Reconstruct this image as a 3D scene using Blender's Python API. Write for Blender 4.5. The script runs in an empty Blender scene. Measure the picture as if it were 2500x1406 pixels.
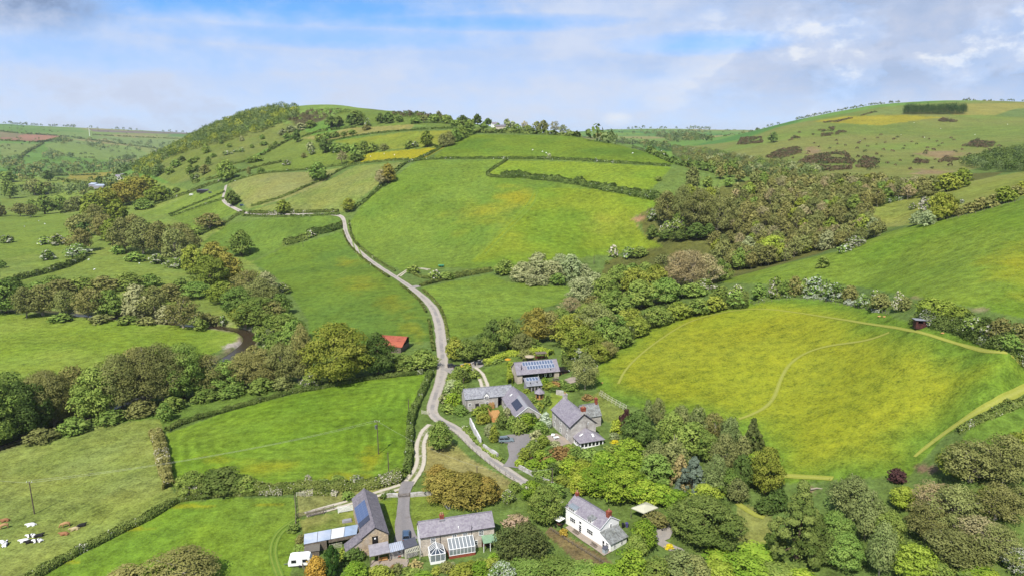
import bpy, bmesh, math, random
import numpy as np
from mathutils import Vector, Matrix

S = bpy.context.scene
COL = S.collection
R = math.radians
rng = np.random.default_rng(11)

# ------------------------------------------------------------------ camera
F, CX, CY, CAMZ = 1667.0, 1250.0, 703.0, 90.0
PITCH = R(12.45)
CT, ST = math.cos(PITCH), math.sin(PITCH)
cam = bpy.data.cameras.new('camera')
cam.sensor_width = 36.0
cam.lens = 24.0
cam.clip_start = 1.0
cam.clip_end = 30000.0
cam_o = bpy.data.objects.new('camera', cam)
cam_o.location = (0, 0, CAMZ)
cam_o.rotation_euler = (R(90) - PITCH, 0, 0)
COL.objects.link(cam_o)
S.camera = cam_o


def ray(px, py):
    a = (np.asarray(px, float) - CX) / F
    b = (np.asarray(py, float) - CY) / F
    return a, CT - b * ST, -ST - b * CT


# ------------------------------------------------------------------ colour helpers
KEXP = 2.12


def lin(c):
    c = np.asarray(c, float) / 255.0
    return np.where(c <= 0.04045, c / 12.92, ((c + 0.055) / 1.055) ** 2.4)


def alb(r, g, b, k=KEXP):
    "albedo that shows about this sRGB value in full sun"
    return tuple(np.minimum(lin((r, g, b)) / k, 0.9))


# ------------------------------------------------------------------ noise
class VNoise:
    def __init__(self, seed):
        self.t = np.random.default_rng(seed).random((256, 256)) * 2 - 1

    def __call__(self, x, y):
        xi = np.floor(x).astype(int); yi = np.floor(y).astype(int)
        fx = x - xi; fy = y - yi
        fx = fx * fx * (3 - 2 * fx); fy = fy * fy * (3 - 2 * fy)
        t = self.t
        a = t[xi % 256, yi % 256]; b = t[(xi + 1) % 256, yi % 256]
        c = t[xi % 256, (yi + 1) % 256]; d = t[(xi + 1) % 256, (yi + 1) % 256]
        return (a * (1 - fx) + b * fx) * (1 - fy) + (c * (1 - fx) + d * fx) * fy

    def fbm(self, x, y, o=4):
        s = 0; a = 1.0; n = 0
        for k in range(o):
            s = s + a * self(x * 2 ** k + 17.3 * k, y * 2 ** k - 9.1 * k); n += a; a *= 0.5
        return s / n


VN = VNoise(5)

# ------------------------------------------------------------------ terrain
CTRL = []          # world points (x, y, z)


def cz(*pts):      # pixel + height above the farm
    for px, py, z in pts:
        a, dy, dz = ray(px, py)
        y = (z - CAMZ) / dz * dy
        CTRL.append((a / dy * y, y, z))


def cy_(*pts):     # pixel + distance
    for px, py, y in pts:
        a, dy, dz = ray(px, py)
        CTRL.append((a / dy * y, y, CAMZ + dz / dy * y))


def cw(*pts):
    CTRL.extend(pts)


cw((-60, 45, 0), (0, 45, 0), (60, 45, 3), (-70, 80, -1), (70, 80, 6), (-30, 100, 0), (30, 100, 1))
cz((20, 1380, -2), (200, 1300, -2), (600, 1380, 0), (1000, 1390, 0), (1300, 1390, 0), (1700, 1390, 2), (2100, 1390, 6), (2450, 1390, 14))
cz((100, 1150, -4), (420, 1200, -1), (700, 1180, 0), (1000, 1180, 0), (1250, 1180, 1), (1500, 1200, 2), (1800, 1200, 5), (2200, 1150, 14), (2480, 1100, 23))
cz((30, 1000, -6), (400, 1020, -4), (700, 930, -3), (1000, 920, 0), (1100, 900, 0), (1250, 950, 1.5), (1450, 960, 3.5), (1700, 1000, 7), (2000, 950, 15), (2300, 1000, 23), (2480, 900, 33))
cz((100, 850, -7), (400, 830, -7), (590, 840, -8), (800, 830, -3), (1060, 800, 1), (1200, 850, 1), (1400, 830, 4), (1600, 820, 9), (1850, 740, 20), (2100, 740, 29), (2250, 790, 35), (2480, 850, 38))
cz((0, 700, -6), (300, 650, -5), (480, 720, -7), (700, 700, -2), (900, 690, 2), (1050, 700, 2), (1250, 700, 3), (1400, 680, 4), (1600, 690, 10))
cz((1790, 690, 18), (1900, 652, 25), (2010, 620, 31), (2130, 592, 40), (2250, 560, 47), (2400, 520, 56), (2495, 490, 62), (2100, 680, 30), (2300, 660, 42), (2480, 650, 48), (2480, 760, 42))
# behind the spur
for px, y, z in ((1790, 400, 14), (1900, 400, 19), (2010, 400, 26), (2130, 395, 34)):
    cw(((px - CX) / F * y * 1.0, y, z))
cz((1650, 590, 22), (1500, 640, 8), (1560, 600, 15), (1100, 645, 4), (1000, 655, 3), (870, 560, 14), (1200, 560, 22))
cy_((1750, 500, 520), (1900, 520, 480), (2000, 500, 490), (1850, 450, 620))
cy_((1200, 480, 590), (1200, 400, 670), (1450, 440, 600), (1600, 480, 540), (1550, 545, 505), (1000, 400, 690), (900, 460, 640), (840, 520, 600),
    (700, 510, 620), (600, 520, 640), (560, 480, 700), (650, 430, 740), (780, 435, 720))
cy_((1100, 387, 705), (1350, 387, 685), (1600, 402, 630), (1150, 330, 800), (1300, 328, 800), (1380, 330, 780), (1500, 350, 730), (1600, 380, 665), (1700, 405, 620), (1830, 432, 600))
cy_((1000, 310, 900), (900, 300, 1000), (800, 264, 1150), (700, 268, 1200), (600, 292, 1200), (500, 328, 1200), (430, 372, 1150), (370, 402, 1100), (330, 425, 1050),
    (1000, 278, 1080), (1210, 312, 900), (1100, 300, 950))
cy_((500, 420, 850), (600, 360, 1000), (700, 330, 1050), (800, 350, 900), (900, 380, 800), (700, 400, 820), (450, 480, 800), (350, 470, 900), (250, 520, 790),
    (400, 540, 680), (550, 560, 620), (650, 620, 540))
# beyond the hill
for u, y, z in ((-.33, 1600, 110), (-.2, 1600, 90), (-.05, 1500, 70), (-.4, 2200, 20), (-.2, 2200, 20), (0, 2000, 30), (.1, 1200, 60), (.22, 900, 30), (.3, 850, 30), (-.55, 1400, 20), (-.2, 4000, 60), (0, 3500, 60), (.05, 2600, 50), (-.2, 9000, 60), (.2, 9000, 60), (-.8, 9000, 100), (.8, 9000, 150), (.5, 3000, 120), (.8, 3000, 140), (.3, 3000, 90)):
    cw((u * y, y, z))
cz((0, 560, -5), (200, 500, -5), (100, 460, 0), (300, 440, 0), (100, 430, 10))
cy_((0, 400, 2000), (200, 400, 2300), (350, 392, 2600), (0, 350, 2800), (200, 350, 3200), (100, 332, 3800), (-50, 308, 4200), (0, 309, 4200), (200, 322, 4600), (350, 321, 5500), (460, 327, 5500), (420, 345, 4200), (300, 370, 3400),
    (1500, 320, 4500), (1700, 318, 4700), (1600, 337, 3000), (1500, 340, 2600), (1600, 351, 2200), (1650, 357, 1900), (1690, 362, 1700))
cy_((1800, 347, 1500), (1900, 312, 1500), (2000, 291, 1550), (2150, 263, 1600), (2300, 252, 1650), (2500, 250, 1700), (1800, 385, 1150), (2000, 340, 1250), (2200, 300, 1400), (2400, 300, 1350),
    (2000, 400, 860), (2200, 400, 850), (2450, 370, 900), (2200, 432, 650), (1950, 435, 650), (2090, 518, 440), (2300, 470, 450), (2500, 422, 470), (2200, 540, 400))
for u, y, z in ((.55, 560, 50), (.68, 580, 55), (.75, 560, 62)):
    cw((u * y, y, z))
CTRL = np.array(CTRL, float)
US = 2.0
cu = CTRL[:, 0] / CTRL[:, 1] * US
cv = np.log(CTRL[:, 1])


def tps_k(d2):
    return 0.5 * d2 * np.log(np.maximum(d2, 1e-12))


n = len(CTRL)
A = np.zeros((n + 3, n + 3))
A[:n, :n] = tps_k((cu[:, None] - cu[None]) ** 2 + (cv[:, None] - cv[None]) ** 2)
A[:n, :n] += np.eye(n) * 0.0006
A[:n, n] = 1; A[:n, n + 1] = cu; A[:n, n + 2] = cv
A[n:, :n] = A[:n, n:].T
zn = CTRL[:, 2] / np.sqrt(np.maximum(CTRL[:, 1], 200) / 200.0)   # keep far heights from ringing
W = np.linalg.solve(A, np.concatenate([zn, np.zeros(3)]))
NU, NV = 700, 860
U0, U1, V0, V1 = -1.0, 1.0, math.log(45), math.log(9500)
ug = np.linspace(U0, U1, NU); vg = np.linspace(V0, V1, NV)
# evaluate the smooth surface coarsely, then refine bilinearly with cubic-ish steps
cN, cM = 176, 216
uc = np.linspace(U0, U1, cN) * US; vc = np.linspace(V0, V1, cM)
UU, VV = np.meshgrid(uc, vc, indexing='ij')
Zc = np.full(UU.shape, W[n]) + W[n + 1] * UU + W[n + 2] * VV
for i in range(n):
    Zc += W[i] * tps_k((UU - cu[i]) ** 2 + (VV - cv[i]) ** 2)
Zc *= np.sqrt(np.maximum(np.exp(VV), 200) / 200.0)


def catmull(Z, f, axis):
    Z = np.moveaxis(Z, axis, 0)
    i = np.clip(np.floor(f).astype(int), 0, Z.shape[0] - 2); t = (f - i)[:, None]
    p0 = Z[np.maximum(i - 1, 0)]; p1 = Z[i]; p2 = Z[i + 1]; p3 = Z[np.minimum(i + 2, Z.shape[0] - 1)]
    o = p1 + 0.5 * t * (p2 - p0 + t * (2 * p0 - 5 * p1 + 4 * p2 - p3 + t * (3 * (p1 - p2) + p3 - p0)))
    return np.moveaxis(o, 0, axis)


Z = catmull(catmull(Zc, np.linspace(0, cN - 1, NU), 0), np.linspace(0, cM - 1, NV), 1)
GU, GV = np.meshgrid(ug, vg, indexing='ij')
GY = np.exp(GV); GX = GU * GY
far = np.clip((GY - 380) / 500, 0, 1)
Z += VN.fbm(GX / 30, GY / 30, 3) * 0.35 + far * VN.fbm(GX / 110 + 7, GY / 110, 3) * 2.2 + np.clip((GY - 1300) / 2000, 0, 1) * VN.fbm(GX / 420, GY / 420, 3) * 14


def zat(x, y):
    x = np.asarray(x, float); y = np.maximum(np.asarray(y, float), 46.0)
    fu = np.clip((x / y - U0) / (U1 - U0) * (NU - 1), 0, NU - 1.001); fv = np.clip((np.log(y) - V0) / (V1 - V0) * (NV - 1), 0, NV - 1.001)
    i = fu.astype(int); j = fv.astype(int); a = fu - i; b = fv - j
    return (Z[i, j] * (1 - a) + Z[i + 1, j] * a) * (1 - b) + (Z[i, j + 1] * (1 - a) + Z[i + 1, j + 1] * a) * b


def hit(px, py):
    "where the line of sight through a photo point meets the terrain"
    px = np.atleast_1d(np.asarray(px, float)); py = np.atleast_1d(np.asarray(py, float))
    a, dy, dz = ray(px, py)
    u = a / dy; s = dz / dy
    fu = np.clip((u - U0) / (U1 - U0) * (NU - 1), 0, NU - 1.001); i = fu.astype(int); t = (fu - i)[:, None]
    prof = Z[i] * (1 - t) + Z[i + 1] * t
    yg = np.exp(vg)[None]
    above = prof >= CAMZ + s[:, None] * yg
    j = np.argmax(above, 1); none = ~above.any(1)
    j = np.clip(j, 1, NV - 1); k = np.arange(len(px))
    d1 = prof[k, j] - (CAMZ + s * yg[0, j]); d0 = prof[k, j - 1] - (CAMZ + s * yg[0, j - 1])
    f = np.clip(-d0 / np.where(d1 - d0 == 0, 1, d1 - d0), 0, 1)
    y = yg[0, j - 1] + (yg[0, j] - yg[0, j - 1]) * f
    # over the skyline: stand on the crest
    if none.any():
        gap = prof - (CAMZ + s[:, None] * yg)
        y = np.where(none, yg[0, np.argmax(gap / yg, 1)], y)
    x = u * y
    return np.stack([x, y, zat(x, y)], 1)


def at(px, py):
    return Vector(hit(px, py)[0])


def dist(p):
    return math.sqrt(p[0] ** 2 + p[1] ** 2 + (p[2] - CAMZ) ** 2)


def dense(pts, step=14.0, close=False):
    "photo polyline -> evenly subdivided photo points"
    pts = [tuple(map(float, p[:2])) for p in pts]
    if close:
        pts = pts + [pts[0]]
    out = []
    for (x0, y0), (x1, y1) in zip(pts, pts[1:]):
        m = max(1, int(math.hypot(x1 - x0, y1 - y0) / step))
        for q in range(m):
            out.append((x0 + (x1 - x0) * q / m, y0 + (y1 - y0) * q / m))
    if not close:
        out.append(pts[-1])
    return np.array(out)


def smooth_line(pts, it=2):
    pts = np.array(pts, float)
    for _ in range(it):
        q = [pts[0]]
        for a, b in zip(pts, pts[1:]):
            q += [a * .75 + b * .25, a * .25 + b * .75]
        q.append(pts[-1]); pts = np.array(q)
    return pts


def inside(X, Y, poly):
    c = np.zeros(X.shape, bool); m = len(poly)
    for i in range(m):
        x0, y0 = poly[i - 1]; x1, y1 = poly[i]
        if y0 == y1:
            continue
        k = ((y0 > Y) != (y1 > Y))
        c ^= k & (X < (x1 - x0) * (Y - y0) / (y1 - y0) + x0)
    return c


def seg_dist(X, Y, line):
    "distance in metres to a world polyline"
    d = np.full(X.shape, 1e9)
    for (x0, y0), (x1, y1) in zip(line, line[1:]):
        dx, dy = x1 - x0, y1 - y0; L = dx * dx + dy * dy + 1e-9
        t = np.clip(((X - x0) * dx + (Y - y0) * dy) / L, 0, 1)
        d = np.minimum(d, (X - x0 - t * dx) ** 2 + (Y - y0 - t * dy) ** 2)
    return np.sqrt(d)


# ------------------------------------------------------------------ object helpers
def tag(o, label=None, cat=None, group=None, kind=None):
    if label: o['label'] = label
    if cat: o['category'] = cat
    if group: o['group'] = group
    if kind: o['kind'] = kind
    return o


def empty(name, loc, rz=0.0):
    o = bpy.data.objects.new(name, None)
    o.empty_display_size = 0.5
    o.location = loc; o.rotation_euler = (0, 0, rz)
    COL.objects.link(o)
    return o


def mesh_np(name, verts, faces, mats=(), fattr=None, smooth=False, midx=None):
    "faces: (n,4) or (n,3) array or list of lists"
    me = bpy.data.meshes.new(name)
    verts = np.asarray(verts, np.float32)
    if isinstance(faces, np.ndarray):
        k = faces.shape[1]; nf = len(faces)
        me.vertices.add(len(verts)); me.vertices.foreach_set('co', verts.ravel())
        me.loops.add(nf * k); me.loops.foreach_set('vertex_index', faces.astype(np.int32).ravel())
        me.polygons.add(nf); me.polygons.foreach_set('loop_start', np.arange(0, nf * k, k, dtype=np.int32))
        me.update(calc_edges=True)
    else:
        me.from_pydata([tuple(v) for v in verts], [], faces); me.update()
    for m in mats:
        me.materials.append(m)
    if midx is not None:
        me.polygons.foreach_set('material_index', np.asarray(midx, np.int32))
    if smooth:
        me.polygons.foreach_set('use_smooth', np.ones(len(me.polygons), bool))
    for nm, val in (fattr or {}).items():
        val = np.asarray(val, np.float32)
        dom = 'POINT' if len(val) == len(verts) else 'FACE'
        if val.ndim == 1:
            me.attributes.new(nm, 'FLOAT', dom).data.foreach_set('value', val)
        else:
            if val.shape[1] == 3:
                val = np.concatenate([val, np.ones((len(val), 1), np.float32)], 1)
            me.attributes.new(nm, 'FLOAT_COLOR', dom).data.foreach_set('color', val.ravel())
    return me


def link(name, me, parent=None):
    o = bpy.data.objects.new(name, me)
    COL.objects.link(o)
    if parent is not None:
        o.parent = parent
    return o


class MB:
    "collects boxes, prisms and tubes of one part; build() links them as one mesh"
    def __init__(self):
        self.v = []; self.f = []; self.m = []; self.cur = 0

    def add(self, vs, fs):
        b = len(self.v)
        self.v += [tuple(map(float, p)) for p in vs]
        self.f += [[b + i for i in f] for f in fs]
        self.m += [self.cur] * len(fs)
        return self

    def box(self, x0, y0, z0, x1, y1, z1):
        x0, x1 = min(x0, x1), max(x0, x1); y0, y1 = min(y0, y1), max(y0, y1); z0, z1 = min(z0, z1), max(z0, z1)
        return self.add([(x0, y0, z0), (x1, y0, z0), (x1, y1, z0), (x0, y1, z0), (x0, y0, z1), (x1, y0, z1), (x1, y1, z1), (x0, y1, z1)],
                        [(0, 3, 2, 1), (4, 5, 6, 7), (0, 1, 5, 4), (1, 2, 6, 5), (2, 3, 7, 6), (3, 0, 4, 7)])

    def hexa(self, p):
        "8 corners: bottom ring then top ring"
        return self.add(p, [(0, 3, 2, 1), (4, 5, 6, 7), (0, 1, 5, 4), (1, 2, 6, 5), (2, 3, 7, 6), (3, 0, 4, 7)])

    def slab(self, q, t):
        "quad given by 4 points, thickened downwards along its normal"
        q = [Vector(p) for p in q]
        nrm = (q[1] - q[0]).cross(q[2] - q[0]).normalized()
        if nrm.z < 0: nrm = -nrm
        lo = [p - nrm * t for p in q]
        k = len(q)
        return self.add([*lo, *q], [tuple(range(k - 1, -1, -1)), tuple(range(k, 2 * k))] + [(i, (i + 1) % k, k + (i + 1) % k, k + i) for i in range(k)])

    def bar(self, a, b, w, h=None):
        a = Vector(a); b = Vector(b); d = (b - a).normalized(); h = h or w
        s = d.cross(Vector((0, 0, 1)))
        if s.length < 1e-3: s = Vector((1, 0, 0))
        s.normalize(); t = s.cross(d).normalized()
        s *= w / 2; t *= h / 2
        return self.hexa([a - s - t, a + s - t, b + s - t, b - s - t, a - s + t, a + s + t, b + s + t, b - s + t])

    def tube(self, pts, rad, sides=6, cap=True):
        pts = [Vector(p) for p in pts]
        rad = rad if isinstance(rad, (list, tuple)) else [rad] * len(pts)
        b = len(self.v); vs = []
        for i, p in enumerate(pts):
            d = (pts[min(i + 1, len(pts) - 1)] - pts[max(i - 1, 0)]).normalized()
            s = d.cross(Vector((0.31, 0.95, 0.05)))
            if s.length < 1e-3: s = Vector((1, 0, 0))
            s.normalize(); t = d.cross(s)
            for k in range(sides):
                a = 2 * math.pi * k / sides
                vs.append(p + (s * math.cos(a) + t * math.sin(a)) * rad[i])
        fs = []
        for i in range(len(pts) - 1):
            for k in range(sides):
                fs.append((i * sides + k, i * sides + (k + 1) % sides, (i + 1) * sides + (k + 1) % sides, (i + 1) * sides + k))
        if cap:
            fs.append(tuple(range(sides - 1, -1, -1))); fs.append(tuple((len(pts) - 1) * sides + k for k in range(sides)))
        return self.add(vs, fs)

    def build(self, name, mat, parent=None, smooth=False):
        me = bpy.data.meshes.new(name)
        me.from_pydata(self.v, [], self.f)
        for m in (mat if isinstance(mat, (list, tuple)) else [mat]):
            me.materials.append(m)
        if any(self.m):
            me.polygons.foreach_set('material_index', np.array(self.m, np.int32))
        if smooth:
            me.polygons.foreach_set('use_smooth', np.ones(len(me.polygons), bool))
        me.update()
        return link(name, me, parent)


# ------------------------------------------------------------------ materials
class NT:
    def __init__(self, mat):
        mat.use_nodes = True
        self.t = mat.node_tree; self.t.nodes.clear()
        self.out = self.n('ShaderNodeOutputMaterial')

    def n(self, typ, ins=None, **kw):
        nd = self.t.nodes.new(typ)
        for k, v in kw.items():
            setattr(nd, k, v)
        for k, v in (ins or {}).items():
            self.set(nd, k, v)
        return nd

    def set(self, nd, k, v):
        s = nd.inputs[k]
        if isinstance(v, bpy.types.NodeSocket):
            self.t.links.new(v, s)
        elif isinstance(v, tuple) and len(v) == 3 and s.type == 'RGBA':
            s.default_value = (*v, 1)
        else:
            s.default_value = v

    def noise(self, scale, detail=4, vec=None, rough=0.6, dim='3D'):
        nd = self.n('ShaderNodeTexNoise', {'Scale': scale, 'Detail': detail, 'Roughness': rough})
        if vec is not None: self.t.links.new(vec, nd.inputs['Vector'])
        return nd.outputs['Fac']

    def math(self, op, a, b=0.0, c=None, clamp=False):
        nd = self.n('ShaderNodeMath', operation=op, use_clamp=clamp)
        self.set(nd, 0, a); self.set(nd, 1, b)
        if c is not None: self.set(nd, 2, c)
        return nd.outputs[0]

    def mix(self, f, a, b, mode='MIX'):
        nd = self.n('ShaderNodeMix', data_type='RGBA', blend_type=mode)
        self.set(nd, 0, f); self.set(nd, 6, a); self.set(nd, 7, b)
        return nd.outputs[2]

    def ramp(self, f, lo, hi, a=0.0, b=1.0):
        nd = self.n('ShaderNodeMapRange', {'Value': f, 'From Min': lo, 'From Max': hi, 'To Min': a, 'To Max': b})
        return nd.outputs[0]

    def attr(self, name, out='Fac'):
        return self.n('ShaderNodeAttribute', attribute_name=name).outputs[out]

    def pos(self):
        return self.n('ShaderNodeNewGeometry').outputs['Position']

    def obj(self):
        return self.n('ShaderNodeTexCoord').outputs['Object']

    def finish(self, color, rough=0.9, bump=None, bstr=0.3, bdist=0.1, spec=0.2, metal=0.0):
        p = self.n('ShaderNodeBsdfPrincipled')
        self.set(p, 'Base Color', color); self.set(p, 'Roughness', rough); self.set(p, 'Metallic', metal)
        self.set(p, 'Specular IOR Level', spec)
        if bump is not None:
            b = self.n('ShaderNodeBump', {'Strength': bstr, 'Distance': bdist, 'Height': bump})
            self.t.links.new(b.outputs[0], p.inputs['Normal'])
        self.t.links.new(p.outputs[0], self.out.inputs[0])
        return p


def new_mat(name):
    m = bpy.data.materials.new(name)
    return m, NT(m)


def flat_mat(name, c, rough=0.8, var=0.15, scale=1.5, metal=0.0, spec=0.3, c2=None, bump=0.0):
    "plain procedural surface: colour broken up by two scales of noise"
    m, t = new_mat(name)
    v = t.obj()
    f = t.noise(scale, 5, v, 0.65)
    k = t.ramp(f, 0.3, 0.7, 1 - var, 1 + var)
    c2 = c2 or c
    base = t.mix(t.ramp(t.noise(scale * 0.35, 3, v), 0.4, 0.6), c, c2)
    col = t.mix(1.0, base, t.n('ShaderNodeCombineColor', {0: k, 1: k, 2: k}).outputs[0], 'MULTIPLY')
    t.finish(col, rough, f if bump else None, bump, 0.05, spec, metal)
    return m
# ------------------------------------------------------------------ light and sky
SUN_EL = R(52)
SUN_AZ = math.atan2(-0.93, -0.37)          # direction towards the sun, on the ground
sd = Vector((math.cos(SUN_EL) * math.cos(SUN_AZ), math.cos(SUN_EL) * math.sin(SUN_AZ), math.sin(SUN_EL)))
sun = bpy.data.lights.new('sun', 'SUN')
sun.energy = 5.0; sun.angle = R(0.53); sun.color = (1.0, 0.955, 0.88)
sun_o = bpy.data.objects.new('sun', sun)
sun_o.rotation_euler = sd.to_track_quat('Z', 'Y').to_euler()
sun_o.location = (0, 0, 400)
COL.objects.link(sun_o)

S.view_settings.view_transform = 'Standard'
S.view_settings.look = 'None'
S.view_settings.exposure = 0.42
S.view_settings.gamma = 1.0
S.cycles.use_denoising = True
S.cycles.denoising_input_passes = 'RGB_ALBEDO_NORMAL'
S.cycles.denoising_prefilter = 'ACCURATE'

wd = bpy.data.worlds.new('World'); S.world = wd
wd.use_nodes = True


class WT(NT):
    def __init__(self, w):
        self.t = w.node_tree; self.t.nodes.clear()
        self.out = self.n('ShaderNodeOutputWorld')


t = WT(wd)
gen = t.n('ShaderNodeTexCoord').outputs['Generated']
sep = t.n('ShaderNodeSeparateXYZ', {0: gen})
dx, dy, dz = sep.outputs
el = t.math('MAXIMUM', dz, 0.0)
# azimuth tangent (0 = straight ahead, right positive) for the big cloud masses
azt = t.math('DIVIDE', dx, t.math('MAXIMUM', dy, 0.05))
sky = t.n('ShaderNodeTexSky', sky_type='NISHITA', sun_disc=False, sun_elevation=SUN_EL,
          sun_rotation=math.atan2(sd.x, sd.y), air_density=1.0, dust_density=0.4, ozone_density=3.0, altitude=300)
liftv = t.n('ShaderNodeCombineXYZ', {0: dx, 1: dy, 2: t.math('ADD', t.math('MULTIPLY', dz, 1.6), 0.16)})
t.t.links.new(t.n('ShaderNodeVectorMath', {0: liftv.outputs[0]}, operation='NORMALIZE').outputs[0], sky.inputs[0])
base = t.mix(1.0, sky.outputs[0], t.mix(t.ramp(el, 0.18, 0.35), (1.0, 1.56, 1.85), (0.95, 1.0, 1.05)), 'MULTIPLY')

# cloud deck: directions cast onto a flat layer overhead
inv = t.math('DIVIDE', 1.0, t.math('ADD', el, 0.045))
cxp = t.math('MULTIPLY', dx, inv); cyp = t.math('MULTIPLY', dy, inv)
deck = t.n('ShaderNodeCombineXYZ', {0: cxp, 1: cyp, 2: 0.0}).outputs[0]
warp = t.n('ShaderNodeTexNoise', {'Vector': deck, 'Scale': 0.9, 'Detail': 3.0})
wv = t.n('ShaderNodeVectorMath', {0: warp.outputs['Color'], 1: (0.5, 0.5, 0.5)}, operation='SUBTRACT')
deckw = t.n('ShaderNodeVectorMath', {0: deck}, operation='ADD')
sc = t.n('ShaderNodeVectorMath', {0: wv.outputs[0], 'Scale': 0.9}, operation='SCALE')
t.t.links.new(sc.outputs[0], deckw.inputs[1])
n1 = t.noise(0.55, 7, deckw.outputs[0], 0.58)
# thin streaks drawn out sideways
st = t.n('ShaderNodeCombineXYZ', {0: t.math('MULTIPLY', azt, 3.0), 1: t.math('MULTIPLY', el, 20.0), 2: 3.1}).outputs[0]
n2 = t.noise(1.3, 7, st, 0.6)

n3 = t.noise(1.0, 8, t.n('ShaderNodeCombineXYZ', {0: t.math('MULTIPLY', azt, 11.0), 1: t.math('MULTIPLY', el, 23.0), 2: 7.7}).outputs[0], 0.62)


def blob(ca, ce, wa, we, soft=1.0):
    a = t.math('DIVIDE', t.math('SUBTRACT', azt, ca), wa); e = t.math('DIVIDE', t.math('SUBTRACT', el, ce), we)
    d = t.math('ADD', t.math('MULTIPLY', a, a), t.math('MULTIPLY', e, e))
    d = t.math('ADD', d, t.math('MULTIPLY', t.math('SUBTRACT', n3, 0.5), 2.2))
    return t.ramp(d, 1.0 + soft, 0.0, 0.0, 1.0)


blue = t.math('MAXIMUM', blob(-0.34, 0.166, 0.30, 0.026, 0.6), t.math('MULTIPLY', blob(-0.10, 0.153, 0.22, 0.011, 0.9), 0.85))
blue = t.math('MAXIMUM', blue, t.math('MULTIPLY', blob(-0.28, 0.132, 0.24, 0.014), 0.55))
blue = t.math('MAXIMUM', blue, t.math('MULTIPLY', blob(0.26, 0.122, 0.11, 0.012), 0.6))
blue = t.math('MAXIMUM', blue, t.math('MULTIPLY', blob(-0.60, 0.10, 0.3, 0.018), 0.3))
n4 = t.noise(1.0, 9, t.n('ShaderNodeCombineXYZ', {0: t.math('MULTIPLY', azt, 6.0), 1: t.math('MULTIPLY', el, 14.0), 2: 2.4}).outputs[0], 0.6)
side = t.ramp(azt, 0.12, 0.42)
cov = t.ramp(t.math('ADD', t.math('MULTIPLY', n3, 0.6), t.math('MULTIPLY', n2, 0.4)), 0.38, 0.58, 0.80, 1.0)
cov = t.math('MULTIPLY', cov, t.math('SUBTRACT', 1.0, t.math('MULTIPLY', blue, 0.97), clamp=True), clamp=True)
cov = t.math('MULTIPLY', cov, t.ramp(el, 0.2, 0.45, 1.0, 0.12), clamp=True)
grey = t.math('MULTIPLY', t.math('MULTIPLY', t.ramp(n4, 0.45, 0.55), side), t.math('MULTIPLY', t.ramp(el, 0.02, 0.07), 0.95))
grey = t.math('MAXIMUM', grey, t.math('MULTIPLY', blob(0.55, 0.10, 0.34, 0.026, 1.0), 0.6))
storm = blob(-0.70, 0.155, 0.15, 0.036, 0.5)
grey = t.math('MAXIMUM', grey, storm, clamp=True)
grey = t.math('MAXIMUM', grey, t.math('MULTIPLY', t.math('MULTIPLY', t.ramp(n3, 0.5, 0.62), t.ramp(azt, -0.1, -0.4)), t.math('MULTIPLY', t.ramp(el, 0.10, 0.06), 0.5)))
cov = t.math('MAXIMUM', cov, t.math('MULTIPLY', grey, 0.97), clamp=True)
bright = t.math('MULTIPLY', t.math('MULTIPLY', t.ramp(n4, 0.46, 0.40), side), 0.9)
bright = t.math('MAXIMUM', bright, t.math('MULTIPLY', blob(0.15, 0.025, 0.02, 0.010, 0.6), t.ramp(n3, 0.4, 0.55)))
bright = t.math('MAXIMUM', bright, t.math('MULTIPLY', blob(-0.38, 0.148, 0.06, 0.008, 0.8), 0.5), clamp=True)
low = t.ramp(el, 0.0, 0.11, 1.0, 0.0)
white = t.mix(low, t.mix(t.ramp(n3, 0.35, 0.62), (3.55, 4.25, 5.75), (4.15, 4.75, 6.05)), (4.5, 5.05, 6.15))
white = t.mix(bright, white, (5.6, 5.8, 6.2))
greyc = t.mix(storm, t.mix(t.ramp(n3, 0.40, 0.62), (2.85, 3.4, 4.6), (3.5, 4.0, 5.2)), t.mix(t.ramp(n3, 0.40, 0.62), (1.7, 2.3, 3.6), (2.5, 3.1, 4.4)))
cloudc = t.mix(t.math('MULTIPLY', grey, t.math('SUBTRACT', 1.0, bright, clamp=True), clamp=True), white, greyc)
skyc = t.mix(cov, base, cloudc)
bg = t.n('ShaderNodeBackground', {'Color': skyc, 'Strength': 0.115})
t.t.links.new(bg.outputs[0], t.out.inputs[0])

# ------------------------------------------------------------------ ground colours
GC = np.empty(GX.shape + (3,)); GC[:] = alb(122, 146, 74)
YEL = np.zeros(GX.shape)      # buttercups
ROU = np.full(GX.shape, 0.5)  # tussocky
# beyond the farm the land is a patchwork of small fields
pr = np.random.default_rng(3)
pk = [(128, 168, 80), (112, 156, 74), (142, 170, 84), (104, 152, 76), (156, 170, 92), (122, 160, 70), (136, 172, 74), (170, 166, 104)]
wx = GX + 90 * VN.fbm(GX / 300, GY / 300, 2); wy = (GY + 90 * VN.fbm(GX / 300 + 50, GY / 300, 2)) * 0.8
cell = 230.0
best = np.full(GX.shape, 1e9); idc = np.zeros(GX.shape, int); sec = np.full(GX.shape, 1e9)
fx, fy = np.floor(wx / cell).astype(int), np.floor(wy / cell).astype(int)
jt = pr.random((128, 128, 3))
for oi in (-1, 0, 1):
    for oj in (-1, 0, 1):
        ci, cj = fx + oi, fy + oj
        j = jt[ci % 128, cj % 128]
        d = np.hypot(wx - (ci + .1 + .8 * j[..., 0]) * cell, wy - (cj + .1 + .8 * j[..., 1]) * cell)
        nb = d < best
        sec = np.where(nb, best, np.minimum(sec, d)); idc = np.where(nb, (ci * 37 + cj * 101) % 997, idc); best = np.where(nb, d, best)
EDGE = sec - best             # small along a far field boundary
pal = np.array([alb(*c) for c in pk])
farm_ = GY > 900
GC[farm_] = pal[(idc % len(pk))][farm_]


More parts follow.
